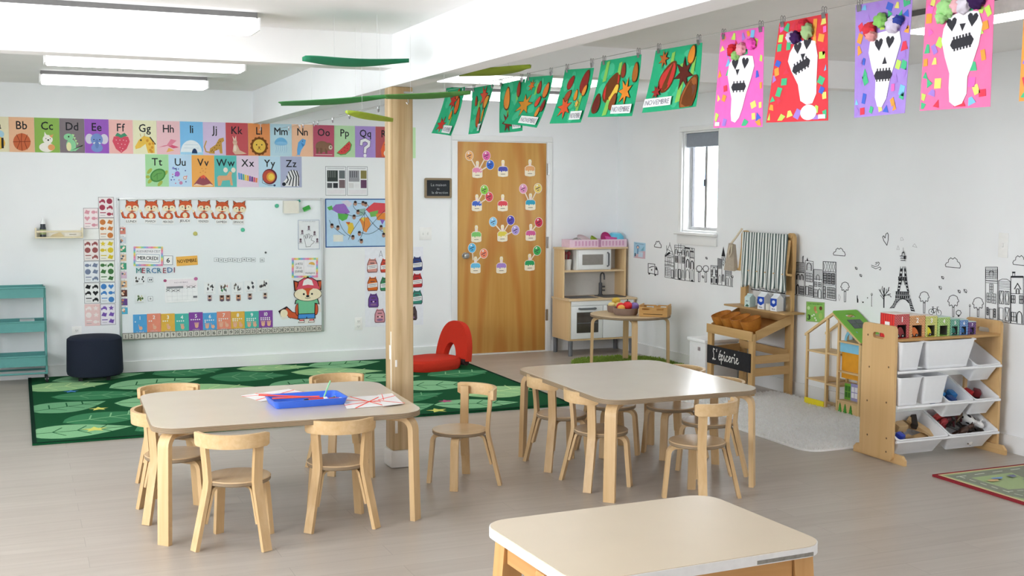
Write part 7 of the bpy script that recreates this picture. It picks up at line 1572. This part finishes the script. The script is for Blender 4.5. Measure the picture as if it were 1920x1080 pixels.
def animal(body, spot=None, s=1.0):
    def f(m_):
        m_.mat(gloss(body)).ell((0, 0, .045*s), .042*s, .017*s, .02*s, 14, 8).ell((.05*s, 0, .062*s), .018*s, .012*s, .013*s, 10, 6).tube([(.03*s, 0, .05*s), (.046*s, 0, .06*s)], .011*s, 8)
        for x in (-.028, .026):
            for y in (-.009, .009): m_.cyl((x*s, y*s, 0), (x*s, y*s, .04*s), .006*s, 8)
        m_.tube([(-.04*s, 0, .05*s), (-.052*s, 0, .03*s)], .003*s, 6)
        for y in (-.008, .008): m_.cyl((.045*s, y*s, .07*s), (.043*s, y*1.7*s, .082*s), .003*s, 6)
        if spot:
            m_.mat(gloss(spot))
            for x, y, z in ((-.02, -.013, .05), (.012, -.0135, .042), (.0, .0, .0635), (.02, .012, .05)): m_.ell((x*s, y*s, z*s), .010*s, .0045*s, .007*s, 8, 5)
    return f
AN = [(.10, .02, .03, (.5, .3, -.9), 'eeeeec', '222226', 1.25, 'white and black spotted toy cow leaning in the animals bin'), (-.10, -.02, .02, (0, .3, .5), 'a83a40', None, 1.0, 'red toy animal at the left of the animals bin'), (-.05, .03, .03, (.3, 0, 1.8), '2c2622', None, 1.1, 'black toy horse near the back of the animals bin'), (.0, -.06, .01, (.6, 0, .4), '4a3228', None, 1.0, 'dark brown toy animal in the middle of the animals bin'), (.06, -.08, .008, (1.3, 0, 2.4), '3a2a24', None, .95, 'dark brown toy animal lying at the front of the animals bin'), (-.06, -.085, .008, (1.4, 0, .2), '5a3a2c', None, .9, 'brown toy animal lying at the front left of the animals bin'), (.03, .0, .04, (.2, .4, 3.4), '5c2a30', None, 1.0, 'maroon toy animal on the heap in the animals bin'), (.11, -.06, .01, (1.2, .3, 1.1), '2a2420', 'd8d8d4', 1.0, 'black and white toy animal at the front right of the animals bin'), (-.12, .05, .03, (0, .4, .2), 'c24a48', None, .95, 'red toy animal standing at the back left of the animals bin'), (.02, .07, .05, (.4, .1, .9), '6a5238', None, 1.0, 'tan brown toy animal at the back of the animals bin'), (.0, -.105, .006, (1.5, 0, 1.0), 'd6d2ca', '3a3230', .85, 'small pale spotted toy animal at the very front of the animals bin')]
for x, y, z, rot, c1, c2, s_, lb in AN: toy(b6, x, y, z, rot, animal(c1, c2, s_), 'toy_animal', lb, 'toy animals')
toy(b6, -.02, -.03, .045, (.2, .1, .6), lambda m_: m_.mat(gloss('2b2724')).tube([(.05*math.cos(.75*k)*(1-.03*k), .045*math.sin(.75*k), .006+.004*(k % 3)) for k in range(16)], .005, 6), 'toy_chain', 'black toy chain tangled on the animals heap')

# ------------------------------------------------------------------ numbered garage boxes with their cars
def brick_mat(c, m_):
    key = ('brick', c)
    if key in MATS: return MATS[key]
    M = bpy.data.materials.new('printed_brick'); M.use_nodes = True; nt = M.node_tree; b = nt.nodes['Principled BSDF']; L = nt.links.new
    tc = nt.nodes.new('ShaderNodeTexCoord'); mp = nt.nodes.new('ShaderNodeMapping'); mp.inputs['Rotation'].default_value = (PI/2, 0, 0)
    br = nt.nodes.new('ShaderNodeTexBrick'); br.inputs['Scale'].default_value = 46; br.inputs['Mortar Size'].default_value = .05; br.inputs['Brick Width'].default_value = .8; br.inputs['Row Height'].default_value = .36
    c1 = lin(c); br.inputs['Color1'].default_value = (*c1, 1); br.inputs['Color2'].default_value = (*[k*.7 for k in c1], 1); br.inputs['Mortar'].default_value = (*lin(m_), 1)
    L(tc.outputs['Object'], mp.inputs['Vector']); L(mp.outputs['Vector'], br.inputs['Vector']); L(br.outputs['Color'], b.inputs['Base Color']); b.inputs['Roughness'].default_value = .5
    MATS[key] = M; return M
gx = [4.674, 4.785, 4.905, 4.997, 5.095, 5.168, 5.234, 5.297]
GC = [('b8202c', 'd88a86', 'red'), ('c8722e', 'ead0a0', 'orange'), ('b9bb45', 'e9e9a8', 'yellow'), ('86b552', 'd4e4a4', 'light green'), ('3a8c7a', '9fd0b8', 'teal'), ('3568b0', '9cc0e4', 'blue'), ('4a2560', '8f6aa8', 'purple')]
GH = [.142, .130, .122, .112, .098, .090, .075]
CARC = ['8a1c26', 'd2691e', 'e6dc1e', '5a9a3a', '1f7a68', '2a6aa8', '4a2a7a']
gz = .727
for i in range(7):
    x0, x1 = gx[i]+.002, gx[i+1]-.002; h_ = GH[i]; w_ = x1-x0; dep = w_*1.15; y0 = 5.352 if i else 5.350; y1 = y0+max(dep, .10)
    t = thing('garage_box', '%s cardboard garage box numbered %d on the toy rack' % (GC[i][2], i+1), 'toy garage', ((x0+x1)/2, (y0+y1)/2, gz), 0, 'numbered garage boxes')
    BM = brick_mat(GC[i][0], GC[i][1]); IN = mat('7a7672', .7, .1)
    g = .003; m_ = MB(BM); dw, dh_ = w_*.62, h_*.56
    cx_ = (x0+x1)/2
    m_.box(x0, cx_-dw/2, y0, y0+g, gz, gz+h_).box(cx_+dw/2, x1, y0, y0+g, gz, gz+h_).box(cx_-dw/2, cx_+dw/2, y0, y0+g, gz+dh_, gz+h_)
    m_.mat(mat(GC[i][0], .5)).box(x0, x0+g, y0+g, y1, gz, gz+h_).box(x1-g, x1, y0+g, y1, gz, gz+h_).box(x0+g, x1-g, y1-g, y1, gz, gz+h_).box(x0+g, x1-g, y0+g, y1-g, gz, gz+g)
    m_.mat(IN).box(x0+g, x0+g+.0006, y0+g, y1-g, gz+g, gz+h_-g).box(x1-g-.0006, x1-g, y0+g, y1-g, gz+g, gz+h_-g).box(x0+g, x1-g, y1-g-.0006, y1-g, gz+g, gz+h_-g)
    m_.mat(pr('e6dcd4' if i < 3 else 'c6d8d4')).box(x0, x1, y0, y1, gz+h_, gz+h_+g)
    m_.build('box_body', t)
    if i == 0:
        q = MB(pr('e2453c'))
        for k in range(6): q.box(x0-.0008, x0-.0001, y0+.004+k*(y1-y0-.008)/6, y0+.004+(k+.6)*(y1-y0-.008)/6, gz+.004, gz+h_-.004)
        q.mat(pr('efefef')).box(x0-.0016, x0-.0009, (y0+y1)/2-.02, (y0+y1)/2+.02, gz+.055, gz+.095); q.build('striped_side', t)
    c = Card(local_fn((cx_, y0-.0002, gz+h_*.68), (1, 0, 0), (0, 0, 1), h_, h_), NB); c.text(str(i+1), 0, 0, .3, 'f2f0ee', 1, bold=.05); c.build('number', t)
    if i != 3:
        car = thing('toy_car', '%s toy car parked in garage box %d' % (['dark red', 'orange', 'yellow', '', 'green', 'blue', 'violet'][i], i+1), 'toy car', (cx_-(.012 if i in (1, 2) else .0), y0+.012+w_*.2, gz+g+.0004), 0, 'toy garage cars')
        L_ = w_*.36; hh = dh_*.78; ox = 0; k_ = w_*.22
        q = LB(gloss(CARC[i])); q.M = Matrix(((1, 0, 0, 0), (0, 0, -1, k_), (0, 1, 0, 0), (0, 0, 0, 1)))
        q.prism([(-L_*.7, .006), (L_*.7, .006), (L_*.72, hh*.35), (L_*.5, hh*.7), (L_*.1, hh), (-L_*.3, hh), (-L_*.62, hh*.72), (-L_*.72, hh*.4)], 0, 2*k_).build('car_body', car)
        for sx in (-.42, .42):
            for yy in (-k_-.002, k_-.004): LB(mat('1e1e20', .5)).cyl((sx*L_, yy, hh*.17), (sx*L_, yy+.006, hh*.17), hh*.17, 14).mat(gloss('d8d8d8')).cyl((sx*L_, yy-.0004, hh*.17), (sx*L_, yy+.0064, hh*.17), hh*.06, 10).build('wheel', car)

# ================================================================== garlands
SX = 2.70
WIRE = mat('c8c8c8', .3, .5, .8, .02); CLIPM = mat('a9a9ab', .25, .5, 1, .02)
zw = 2.234
wire = MB(WIRE).tube([(SX, D-.001, zw+.01), (SX, 7.8, zw+.012), (SX, 5.0, zw), (SX, 2.6, zw-.006), (SX, YF+.001, zw+.012)], .0016, 6)
tag(wire.build('hanging_wire'), 'long thin wire carrying the leaf and skull papers across the room', 'wire')
def clip(P, label, s=1.0, name='binder_clip', g='paper clips on the wire'):
    m_ = MB(CLIPM); m_.M = Matrix.Translation(P)
    m_.add([(-.006*s, -.011*s, -.014*s), (.006*s, -.011*s, -.014*s), (.006*s, .011*s, -.014*s), (-.006*s, .011*s, -.014*s), (-.0022*s, -.011*s, -.036*s), (.0022*s, -.011*s, -.036*s), (.0022*s, .011*s, -.036*s), (-.0022*s, .011*s, -.036*s)], [(0, 1, 2, 3), (7, 6, 5, 4), (0, 4, 5, 1), (1, 5, 6, 2), (2, 6, 7, 3), (3, 7, 4, 0)])
    for sx in (-1, 1): m_.tube([(sx*.004*s, -.007*s, -.0145*s), (sx*.006*s, -.006*s, .004*s), (sx*.006*s, 0, .009*s), (sx*.006*s, .006*s, .004*s), (sx*.004*s, .007*s, -.0145*s)], .0014*s, 6)
    return tag(m_.build(name), label, 'clip', g)
def sheet_fn(quad, X, curl, wave):
    P = [at_x(*q, X) for q in quad]                       # BL BR TR TL
    def fn(u, v):
        p = (P[0]*(1-u)+P[1]*u)*(1-v)+(P[3]*(1-u)+P[2]*u)*v
        return p+Vector((-curl*(1-v)**2+wave*math.sin(u*3.0)*(1-v), 0, 0))
    return fn, P
def paper_grid(c, col, nu=8, nv=12, t=.0012):
    c.mat(pr(col)); vs = []; fs = []
    for s_ in (0, 1):
        for j in range(nv+1):
            for i in range(nu+1): vs.append(c._p(i/nu, j/nv, t*s_))
    W_ = nu+1; N_ = W_*(nv+1)
    for j in range(nv):
        for i in range(nu): a = j*W_+i; fs += [(a, a+1, a+W_+1, a+W_), (N_+a, N_+a+1, N_+a+W_+1, N_+a+W_)]
    rim = [i for i in range(W_)]+[j*W_+nu for j in range(1, nv+1)]+[nv*W_+i for i in range(nu-1, -1, -1)]+[j*W_ for j in range(nv-1, 0, -1)]
    for a, b in zip(rim, rim[1:]+rim[:1]): fs.append((a, b, N_+b, N_+a))
    c.add(vs, fs); c.z = t+.0012; c.step = .00012
def maple(c, x, y, r_, col, asp, rot=0):
    P = []; cl_ = lambda t: min(.985, max(.015, t))
    for k in range(14):
        a = rot+2*PI*k/14; q = r_*(1 if k % 2 == 0 else .42); P.append((cl_(x+q*math.cos(a)), cl_(y+q*math.sin(a)*asp)))
    c.poly(P, col)
def ovleaf(c, x, y, r_, col, asp, rot=0, rim='6a3a1a'):
    for s_, cl in ((1.15, rim), (1, col)):
        P = []
        for k in range(16):
            a = 2*PI*k/16; q = math.cos(a), .6*math.sin(a)*(1-.25*math.cos(a)); X_, Y_ = r_*s_*q[0], r_*s_*q[1]
            P.append((min(.985, max(.015, x+X_*math.cos(rot)-Y_*math.sin(rot))), min(.985, max(.015, y+(X_*math.sin(rot)+Y_*math.cos(rot))*asp))))
        c.poly(P, cl)
GRN = [  # quad BL BR TR TL (photo pixels), curl, wave, label box
    ([(822, 250), (858, 255), (872, 163), (838, 165)], .05, .02, (.42, .04, .92, .2)),
    ([(884, 252), (903, 248), (926, 158), (886, 165)], .02, .03, (.5, .05, .98, .2)),
    ([(931, 249), (973, 245), (985, 148), (940, 157)], -.02, .02, (.52, .06, .98, .2)),
    ([(962, 232), (1024, 240), (1037, 141), (988, 145)], .06, .02, (.38, .05, .96, .2)),
    ([(1040, 232), (1098, 230), (1114, 127), (1060, 131)], .03, .02, (.55, .06, .98, .22)),
    ([(1112, 220), (1195, 218), (1203, 102), (1128, 115)], .03, .015, (.5, .05, .98, .2)),
    ([(1211, 212), (1312, 200), (1317, 80), (1230, 95)], .02, .015, (.03, .08, .52, .22))]
nthl = ['farthest', 'second farthest', 'third farthest', 'fourth from far end', 'fifth from far end', 'second nearest', 'nearest']
sol = ['with red leaves at its lower left', 'narrow and curled', 'half covered by its neighbour', 'with one big orange maple leaf', 'with two dark red leaves on top', 'with a red and yellow leaf at centre', 'with a big red leaf and a brown maple leaf']
rg = random.Random(21)
def fins(c, specs, asp):
    for kind, x, y, r_, col, rot in specs:
        r_ *= .8
        if kind == 'm': maple(c, x, y, r_*1.12, '3a241c', asp, rot); maple(c, x, y, r_, col, asp, rot)
        elif kind == 'b': c.poly([(x-r_*.4, y-r_*asp), (x+r_*.2, y-r_*asp*.9), (x+r_*.5, y+r_*asp), (x-.1*r_, y+r_*asp*.9)], col)
        else: ovleaf(c, x, y, r_, col, asp, rot)
LG = '86c25a'
SP = [
    [('b', .6, .3, .12, LG, 0), ('m', .25, .2, .22, 'c0392e', .3), ('m', .5, .72, .24, 'b8362c', 1), ('o', .78, .62, .2, 'd9652a', 1.4), ('o', .55, .42, .12, 'd98a2e', 1.3), ('o', .72, .86, .14, 'c65a2a', 1)],
    [('b', .35, .55, .16, LG, 0), ('m', .62, .78, .26, 'd9543a', .2), ('o', .8, .66, .18, 'e0a040', .5), ('o', .4, .35, .2, 'b0522a', 1.4), ('o', .7, .38, .14, 'e09a3a', 1.2), ('o', .25, .7, .1, 'a8452a', 1.5)],
    [('b', .7, .6, .18, LG, 0), ('b', .3, .3, .15, LG, 0), ('o', .3, .68, .22, 'd98a3a', 1.3), ('m', .3, .2, .22, '7a2f22', .5), ('o', .75, .42, .16, '8a3a2c', 1.2), ('o', .8, .82, .14, 'a0402c', 1.4)],
    [('b', .5, .75, .14, LG, .3), ('m', .28, .42, .27, 'c98a30', .2), ('m', .3, .82, .14, 'd2702e', .6), ('o', .6, .78, .13, '9a3a2c', 1.5), ('o', .68, .5, .12, 'd0503a', 1), ('o', .88, .72, .16, 'd97a3a', 1.2), ('o', .8, .3, .11, 'd98a3a', 1.3), ('o', .92, .42, .12, '8a2f2a', 1.4)],
    [('b', .7, .35, .2, LG, 0), ('o', .3, .76, .15, '9a2f2a', .9), ('o', .78, .76, .23, '8a2c28', 1.1), ('m', .28, .3, .24, 'd85a34', .4), ('o', .3, .52, .13, 'a04a30', .8), ('o', .56, .52, .11, 'd98a30', 1.4), ('m', .66, .36, .1, 'e0b050', .2), ('o', .85, .6, .12, 'e0903a', 1)],
    [('b', .18, .8, .16, LG, .2), ('b', .5, .75, .16, LG, .2), ('b', .35, .22, .18, LG, .2), ('o', .38, .52, .24, 'c8342f', .8), ('o', .45, .42, .15, 'e8c24a', .8), ('m', .72, .42, .2, 'e08a30', .4), ('o', .62, .78, .1, '8a3a2a', 1.5), ('o', .92, .72, .13, 'a8642a', 1.5), ('o', .12, .24, .14, '6a2a24', 1.6), ('o', .48, .26, .12, '8a4a2a', 1.2)],
    [('b', .4, .78, .14, LG, .2), ('b', .62, .3, .18, LG, .1), ('b', .85, .65, .14, LG, .1), ('b', .6, .6, .12, LG, .1), ('o', .36, .55, .23, 'c43a36', .9), ('m', .68, .56, .23, '5c261e', .7), ('o', .84, .22, .26, '9a5a2e', 1.1), ('o', .88, .25, .12, '6a4436', .8), ('m', .24, .84, .13, 'b0602c', 0), ('o', .83, .84, .13, 'd98a30', 1.2), ('m', .2, .32, .11, '9a2f2c', .4)]]
def deco_clips(P, name):
    for q, sd in ((P[3]*.93+P[2]*.07, 'far'), (P[3]*.07+P[2]*.93, 'near')): clip(Vector((SX, q.y, zw)), 'metal clip at the %s corner of %s' % (sd, name))
for i, (quad, cu, wv, lb) in enumerate(GRN):
    fn, P = sheet_fn(quad, SX+(.012 if i == 2 else 0), cu, wv); c = Card(fn, NR); paper_grid(c, '2aa878')
    a = (P[2]-P[3]).length/(P[3]-P[0]).length
    c.step = .0004
    for k in range(10):
        x, y = rg.uniform(.1, .9), rg.uniform(.1, .9); c.z = .0018; c.ell(x, y, rg.uniform(.06, .12), rg.uniform(.06, .14), '46b98c', 10)
    c.z = .0026; fins(c, SP[i], a)
    c.z += .003
    for k in range(8): zz = c.z; c.rect(lb[0]+(lb[2]-lb[0])*k/8, lb[1], lb[0]+(lb[2]-lb[0])*(k+1)/8, lb[3], 'eceff0'); c.z = zz
    c.z += .0015; c.text('NOVEMBRE', (lb[0]+lb[2])/2, lb[1]+.03, (lb[3]-lb[1])*.85, '8f8a98', a, width=(lb[2]-lb[0])*.88)
    tag(c.build('leaf_painting', None, 60), 'green leaf painting labelled NOVEMBRE, %s, %s' % (nthl[i], sol[i]), 'painting', 'green leaf paintings on the wire')
    deco_clips(P, 'the %s green leaf painting' % nthl[i].split(',')[0])
SK = [([(1338, 240), (1430, 238), (1433, 50), (1352, 62)], 'ec6fc2', 'hot pink', 1), ([(1437, 230), (1553, 226), (1552, 25), (1462, 43)], 'e0424c', 'red', 2), ([(1602, 221), (1697, 212), (1712, -10), (1605, 10)], 'a78ad8', 'lavender', 3), ([(1725, 208), (1857, 200), (1866, -32), (1738, -12)], 'f279ab', 'rose pink', 4), ([(1911, 190), (2060, 182), (2075, -60), (1924, -38)], 'f0a050', 'orange', 5)]
CONF = ['7fc4ea', 'f0a44a', '4fc08a', 'c6e86a', '4a6ad0', 'e0455a', 'f070c0', 'a884d8', 'e8e27a']
def heart(c, x, y, r_, col, A, rot=0):
    P = [(0, -1), (-.8, 0), (-.95, .5), (-.6, .85), (-.2, .75), (0, .45), (.2, .75), (.6, .85), (.95, .5), (.8, 0)]
    c.poly([(x+r_*(a*math.cos(rot)-b*math.sin(rot)), y+r_*A*(a*math.sin(rot)+b*math.cos(rot))) for a, b in P], col)
def mouth(c, x, y, w_, A, rot, teeth):
    cs, sn = math.cos(rot), math.sin(rot); T_ = lambda a, b: (x+a*cs-b*sn, y+(a*sn+b*cs)*A)
    h_ = w_*.15; c.poly([T_(*p) for p in ((-w_/2, 0), (-w_*.4, h_), (w_*.4, h_), (w_/2, 0), (w_*.4, -h_), (-w_*.4, -h_))], '3a3a40')
    for k in range(teeth): a = -w_*.33+w_*.66*k/(teeth-1); c.poly([T_(a-.01, -h_*1.5), T_(a+.014, -h_*1.5), T_(a+.014, h_*1.6), T_(a-.01, h_*1.6)], '3a3a40')
SKULLS = {1: ([(.24, .55), (.26, .66), (.36, .73), (.58, .74), (.78, .72), (.82, .62), (.76, .5), (.66, .34), (.60, .2), (.54, .1), (.46, .05), (.38, .07), (.36, .15), (.36, .3), (.3, .42)], (.4, .66, .62, .66), (.46, .575, -1), (.50, .42, .32, .0, 4)),
          2: ([(.28, .6), (.3, .68), (.38, .76), (.6, .79), (.78, .76), (.83, .62), (.82, .4), (.82, .26), (.76, .17), (.66, .16), (.56, .2), (.5, .36), (.36, .5)], (.45, .72, .63, .75), (.56, .63, -1), (.54, .54, .34, .35, 5)),
          3: ([(.27, .56), (.29, .65), (.38, .72), (.6, .73), (.82, .71), (.86, .62), (.78, .46), (.70, .32), (.64, .14), (.56, .07), (.47, .08), (.42, .16), (.42, .32), (.34, .42)], (.46, .62, .66, .63), (.58, .47, 1), (.56, .35, .34, -.03, 5)),
          4: ([(.28, .58), (.30, .68), (.38, .78), (.6, .81), (.8, .79), (.86, .68), (.82, .52), (.74, .36), (.68, .26), (.68, .12), (.62, .04), (.52, .02), (.44, .06), (.42, .18), (.42, .3), (.34, .44)], (.42, .71, .72, .73), (.58, .68, -1), (.58, .55, .34, .12, 6)),
          5: ([(.28, .58), (.30, .68), (.38, .78), (.6, .81), (.8, .79), (.86, .68), (.82, .52), (.7, .3), (.6, .05), (.5, .02), (.42, .1), (.4, .3)], (.42, .7, .7, .7), (.56, .62, -1), (.56, .46, .34, 0, 5))}
FLW = {1: [(.36, .8, 'd2303a', .055), (.44, .74, '9ad07a', .04), (.56, .80, 'e8a0ae', .055), (.78, .84, 'f05ac0', .05)], 2: [(.34, .83, 'd8cfe4', .045), (.43, .82, '43285a', .05), (.56, .92, 'd8384a', .05), (.66, .86, 'a4c48c', .06)], 3: [(.32, .76, 'd8404a', .055), (.36, .70, 'eaa0a0', .04), (.52, .82, '8cca6a', .055), (.74, .77, 'd4cce0', .06), (.84, .8, '3a4a9a', .035)], 4: [(.36, .85, 'a6dc92', .07), (.52, .86, 'eab6be', .05), (.62, .86, 'dcd6e2', .06), (.8, .88, '3b2350', .06), (.3, .78, 'a6dc92', .045)], 5: [(.4, .85, 'a6dc92', .06), (.6, .86, 'eab6be', .05)]}
for quad, col, nm, sid in SK:
    fn, P = sheet_fn(quad, SX, 0, 0); c = Card(fn, NR); paper_grid(c, col, 2, 3); rr = random.Random(sid*7)
    A = (P[2]-P[3]).length/(P[3]-P[0]).length
    sk, ey, no, mo = SKULLS[sid]; z0 = c.z
    cnt = 0
    for gx_ in range(7):
        for gy_ in range(11):
            x, y = (gx_+.5)/7+rr.uniform(-.05, .05), (gy_+.5)/11+rr.uniform(-.03, .03)
            if rr.random() < .22 or (.3 < x < .8 and .1 < y < .72 and not (x > .72 and y < .4)): continue
            cl = rr.choice(CONF); a = rr.uniform(-.5, .5); w_, h_ = rr.uniform(.03, .055), rr.uniform(.05, .085); k_ = rr.random(); c.z = z0
            Q = [(-w_, -h_), (w_, -h_), (w_, h_), (-w_, h_)] if k_ < .6 else ([(-w_, -h_), (w_*1.2, -h_*.7), (0, h_)] if k_ < .8 else [(-w_*1.2, -h_*.8), (w_*1.2, -h_*.6), (w_*.5, h_), (-w_*.5, h_)])
            c.poly([(min(.98, max(.02, x+p[0]*math.cos(a)-p[1]*math.sin(a)*A)), min(.985, max(.015, y+(p[0]*math.sin(a)/A+p[1]*math.cos(a))*.55))) for p in Q], cl)
    c.z = z0+.0008; c.poly(sk, 'f2f1f6')
    if sid == 2: c.ell(.7, .085, .13, .075, 'f2f1f6', 22)
    heart(c, ey[0], ey[1], .08, '3a3a40', A, .1); heart(c, ey[2], ey[3], .08, '3a3a40', A, -.1)
    x, y, s_ = no; c.poly([(x-.045, y-.025*s_), (x+.045, y-.025*s_), (x, y+.04*s_)], '3a3a40'); mouth(c, *mo[:3], A, mo[3], mo[4])
    if sid < 3: c.rect(.04 if sid == 1 else .86, .02, .14 if sid == 1 else .97, .06, 'eceaf0')
    o = c.build('skull_paper', None, 60)
    tag(o, '%s paper with a white skull and tissue flowers hanging on the wire' % nm, 'artwork', 'skull papers on the wire')
    for k, (x, y, cl, r_) in enumerate(FLW[sid]):
        q = bmesh.new(); bmesh.ops.create_icosphere(q, subdivisions=3, radius=1); r2 = random.Random(sid*31+k)
        ph = [r2.uniform(0, 6) for _ in range(6)]
        for v in q.verts:
            d_ = v.co.normalized(); f_ = 1+.16*math.sin(7*d_.x+ph[0])*math.sin(6*d_.y+ph[1])+.14*math.sin(9*d_.z+ph[2]+4*d_.x)
            v.co = d_*f_
        m_ = MB(mat(cl, .85, .1, 0, .1, 50)); ctr = fn(x, y)+Vector((-.014, 0, 0)); R3 = r_*.78*.33/.3
        m_.M = Matrix.Translation(ctr) @ Matrix.Diagonal((.022, R3*.42, R3*.42, 1)) if 0 else Matrix.Translation(ctr) @ Matrix.Diagonal((.018, r_*.47, r_*.44, 1)); m_.bm(q); m_.build('tissue_flower', o, 80)
    deco_clips(P, 'the %s skull paper' % nm)
# second wire with empty clips behind the post
w2 = [(2.15, D-.001, 2.107), (2.15, 8.5, 2.094), (2.12, 6.9, 2.097), (2.058, 6.42, 2.11)]
tag(MB(WIRE).tube(w2, .0014, 6).build('hanging_wire'), 'thin wire with empty clips between the back wall and the post', 'wire')
def on_w2(Y):
    for (x0, y0, z0), (x1, y1, z1) in zip(w2[:-1], w2[1:]):
        if y1 <= Y <= y0: t = (Y-y0)/(y1-y0); return Vector((x0+(x1-x0)*t, Y, z0+(z1-z0)*t))
for k, Y in enumerate((9.95, 9.55, 9.42, 9.05, 8.92, 8.45, 7.95, 7.75, 7.2)): clip(on_w2(Y), 'empty metal clip on the rear wire, %s' % ['nearest the back wall', 'second from the back wall', 'third from the back wall', 'fourth from the back wall', 'fifth from the back wall', 'sixth from the back wall', 'seventh from the back wall', 'eighth from the back wall', 'nearest the post'][k], .9, 'binder_clip', 'empty clips on the rear wire')
hk = MB(mat('d8d8d8', .3, .5, .8)); hk.box(1.965, 2.0, D-.06, D-.045, BZ-.006, BZ-.0005).tube([(1.985, D-.052, BZ-.006), (1.987, D-.055, BZ-.05), (1.98, D-.06, BZ-.062), (1.974, D-.055, BZ-.05)], .003, 6)
tag(hk.build('ceiling_hook'), 'small white hook under the beam end in front of the lion card', 'hook')

# ------------------------------------------------------------------ hanging fabric leaves
def bigleaf(A_, B_, wid, col, label, sag=.02, blunt=.6, tilt=0):
    A_, B_ = Vector(A_), Vector(B_); t = thing('hanging_leaf', label, 'leaf', (A_+B_)/2, 0, 'large leaves hanging from the ceiling')
    ax = (B_-A_); L_ = ax.length; ax.normalize(); side_ = Vector((0, 0, 1)).cross(ax).normalized(); side_.z = tilt; upv = ax.cross(side_).normalized()
    n = 20; vs = []; fs = []
    for s_ in (-1, 1):
        for i in range(n+1):
            u = i/n; w_ = wid/2*max(.01, math.sin(PI*u**blunt))**.8
            for v in (-1, -.5, 0, .5, 1): vs.append((A_+ax*(L_*u)+side_*(w_*v)+Vector((0, 0, -sag*math.sin(PI*u)+.015*v*v))+Vector((0, 0, s_*.0018))))
    for s_ in (0, 1):
        o_ = s_*5*(n+1)
        for i in range(n):
            for k in range(4): fs.append((o_+i*5+k, o_+i*5+k+1, o_+i*5+k+6, o_+i*5+k+5))
    N_ = 5*(n+1); rim = [i*5 for i in range(n+1)]+[n*5+k for k in range(1, 5)]+[i*5+4 for i in range(n-1, -1, -1)]+[3, 2, 1]
    for a, b in zip(rim, rim[1:]+rim[:1]): fs.append((a, b, N_+b, N_+a))
    MB(mat(col, .75, .15, 0, .06, 30)).add(vs, fs).build('leaf_blade', t, 60)
    for u in (.3, .7): p = A_+ax*(L_*u)+Vector((0, 0, -sag*math.sin(PI*u)+.003)); MB(mat('dedede', .6)).cyl(p, (p.x, p.y, H-.001), .0008, 5).build('thread', t)
bigleaf((1.30, 5.70, 2.2), (1.79, 5.535, 2.2), .36, '2b7f5c', 'teal green fabric leaf hanging left of the white beam')
bigleaf((2.075, 5.60, 2.15), (2.262, 5.13, 2.155), .26, '7f9131', 'olive green fabric leaf hanging right of the beam above the leaf papers', .01, .75)
bigleaf((1.40, 6.68, 2.05), (1.79, 5.84, 2.05), .24, '3f8048', 'long dark green fabric leaf hanging just left of the post', .012, .7)
bigleaf((1.77, 5.86, 2.045), (2.06, 5.40, 2.045), .22, '4a7a3c', 'dark green fabric leaf hanging in front of the post top', .01, .75)
bigleaf((1.535, 5.74, 1.955), (1.89, 6.13, 1.945), .15, 'a3b944', 'lime green fabric leaf hanging lowest, touching the left of the post', .01, .8)
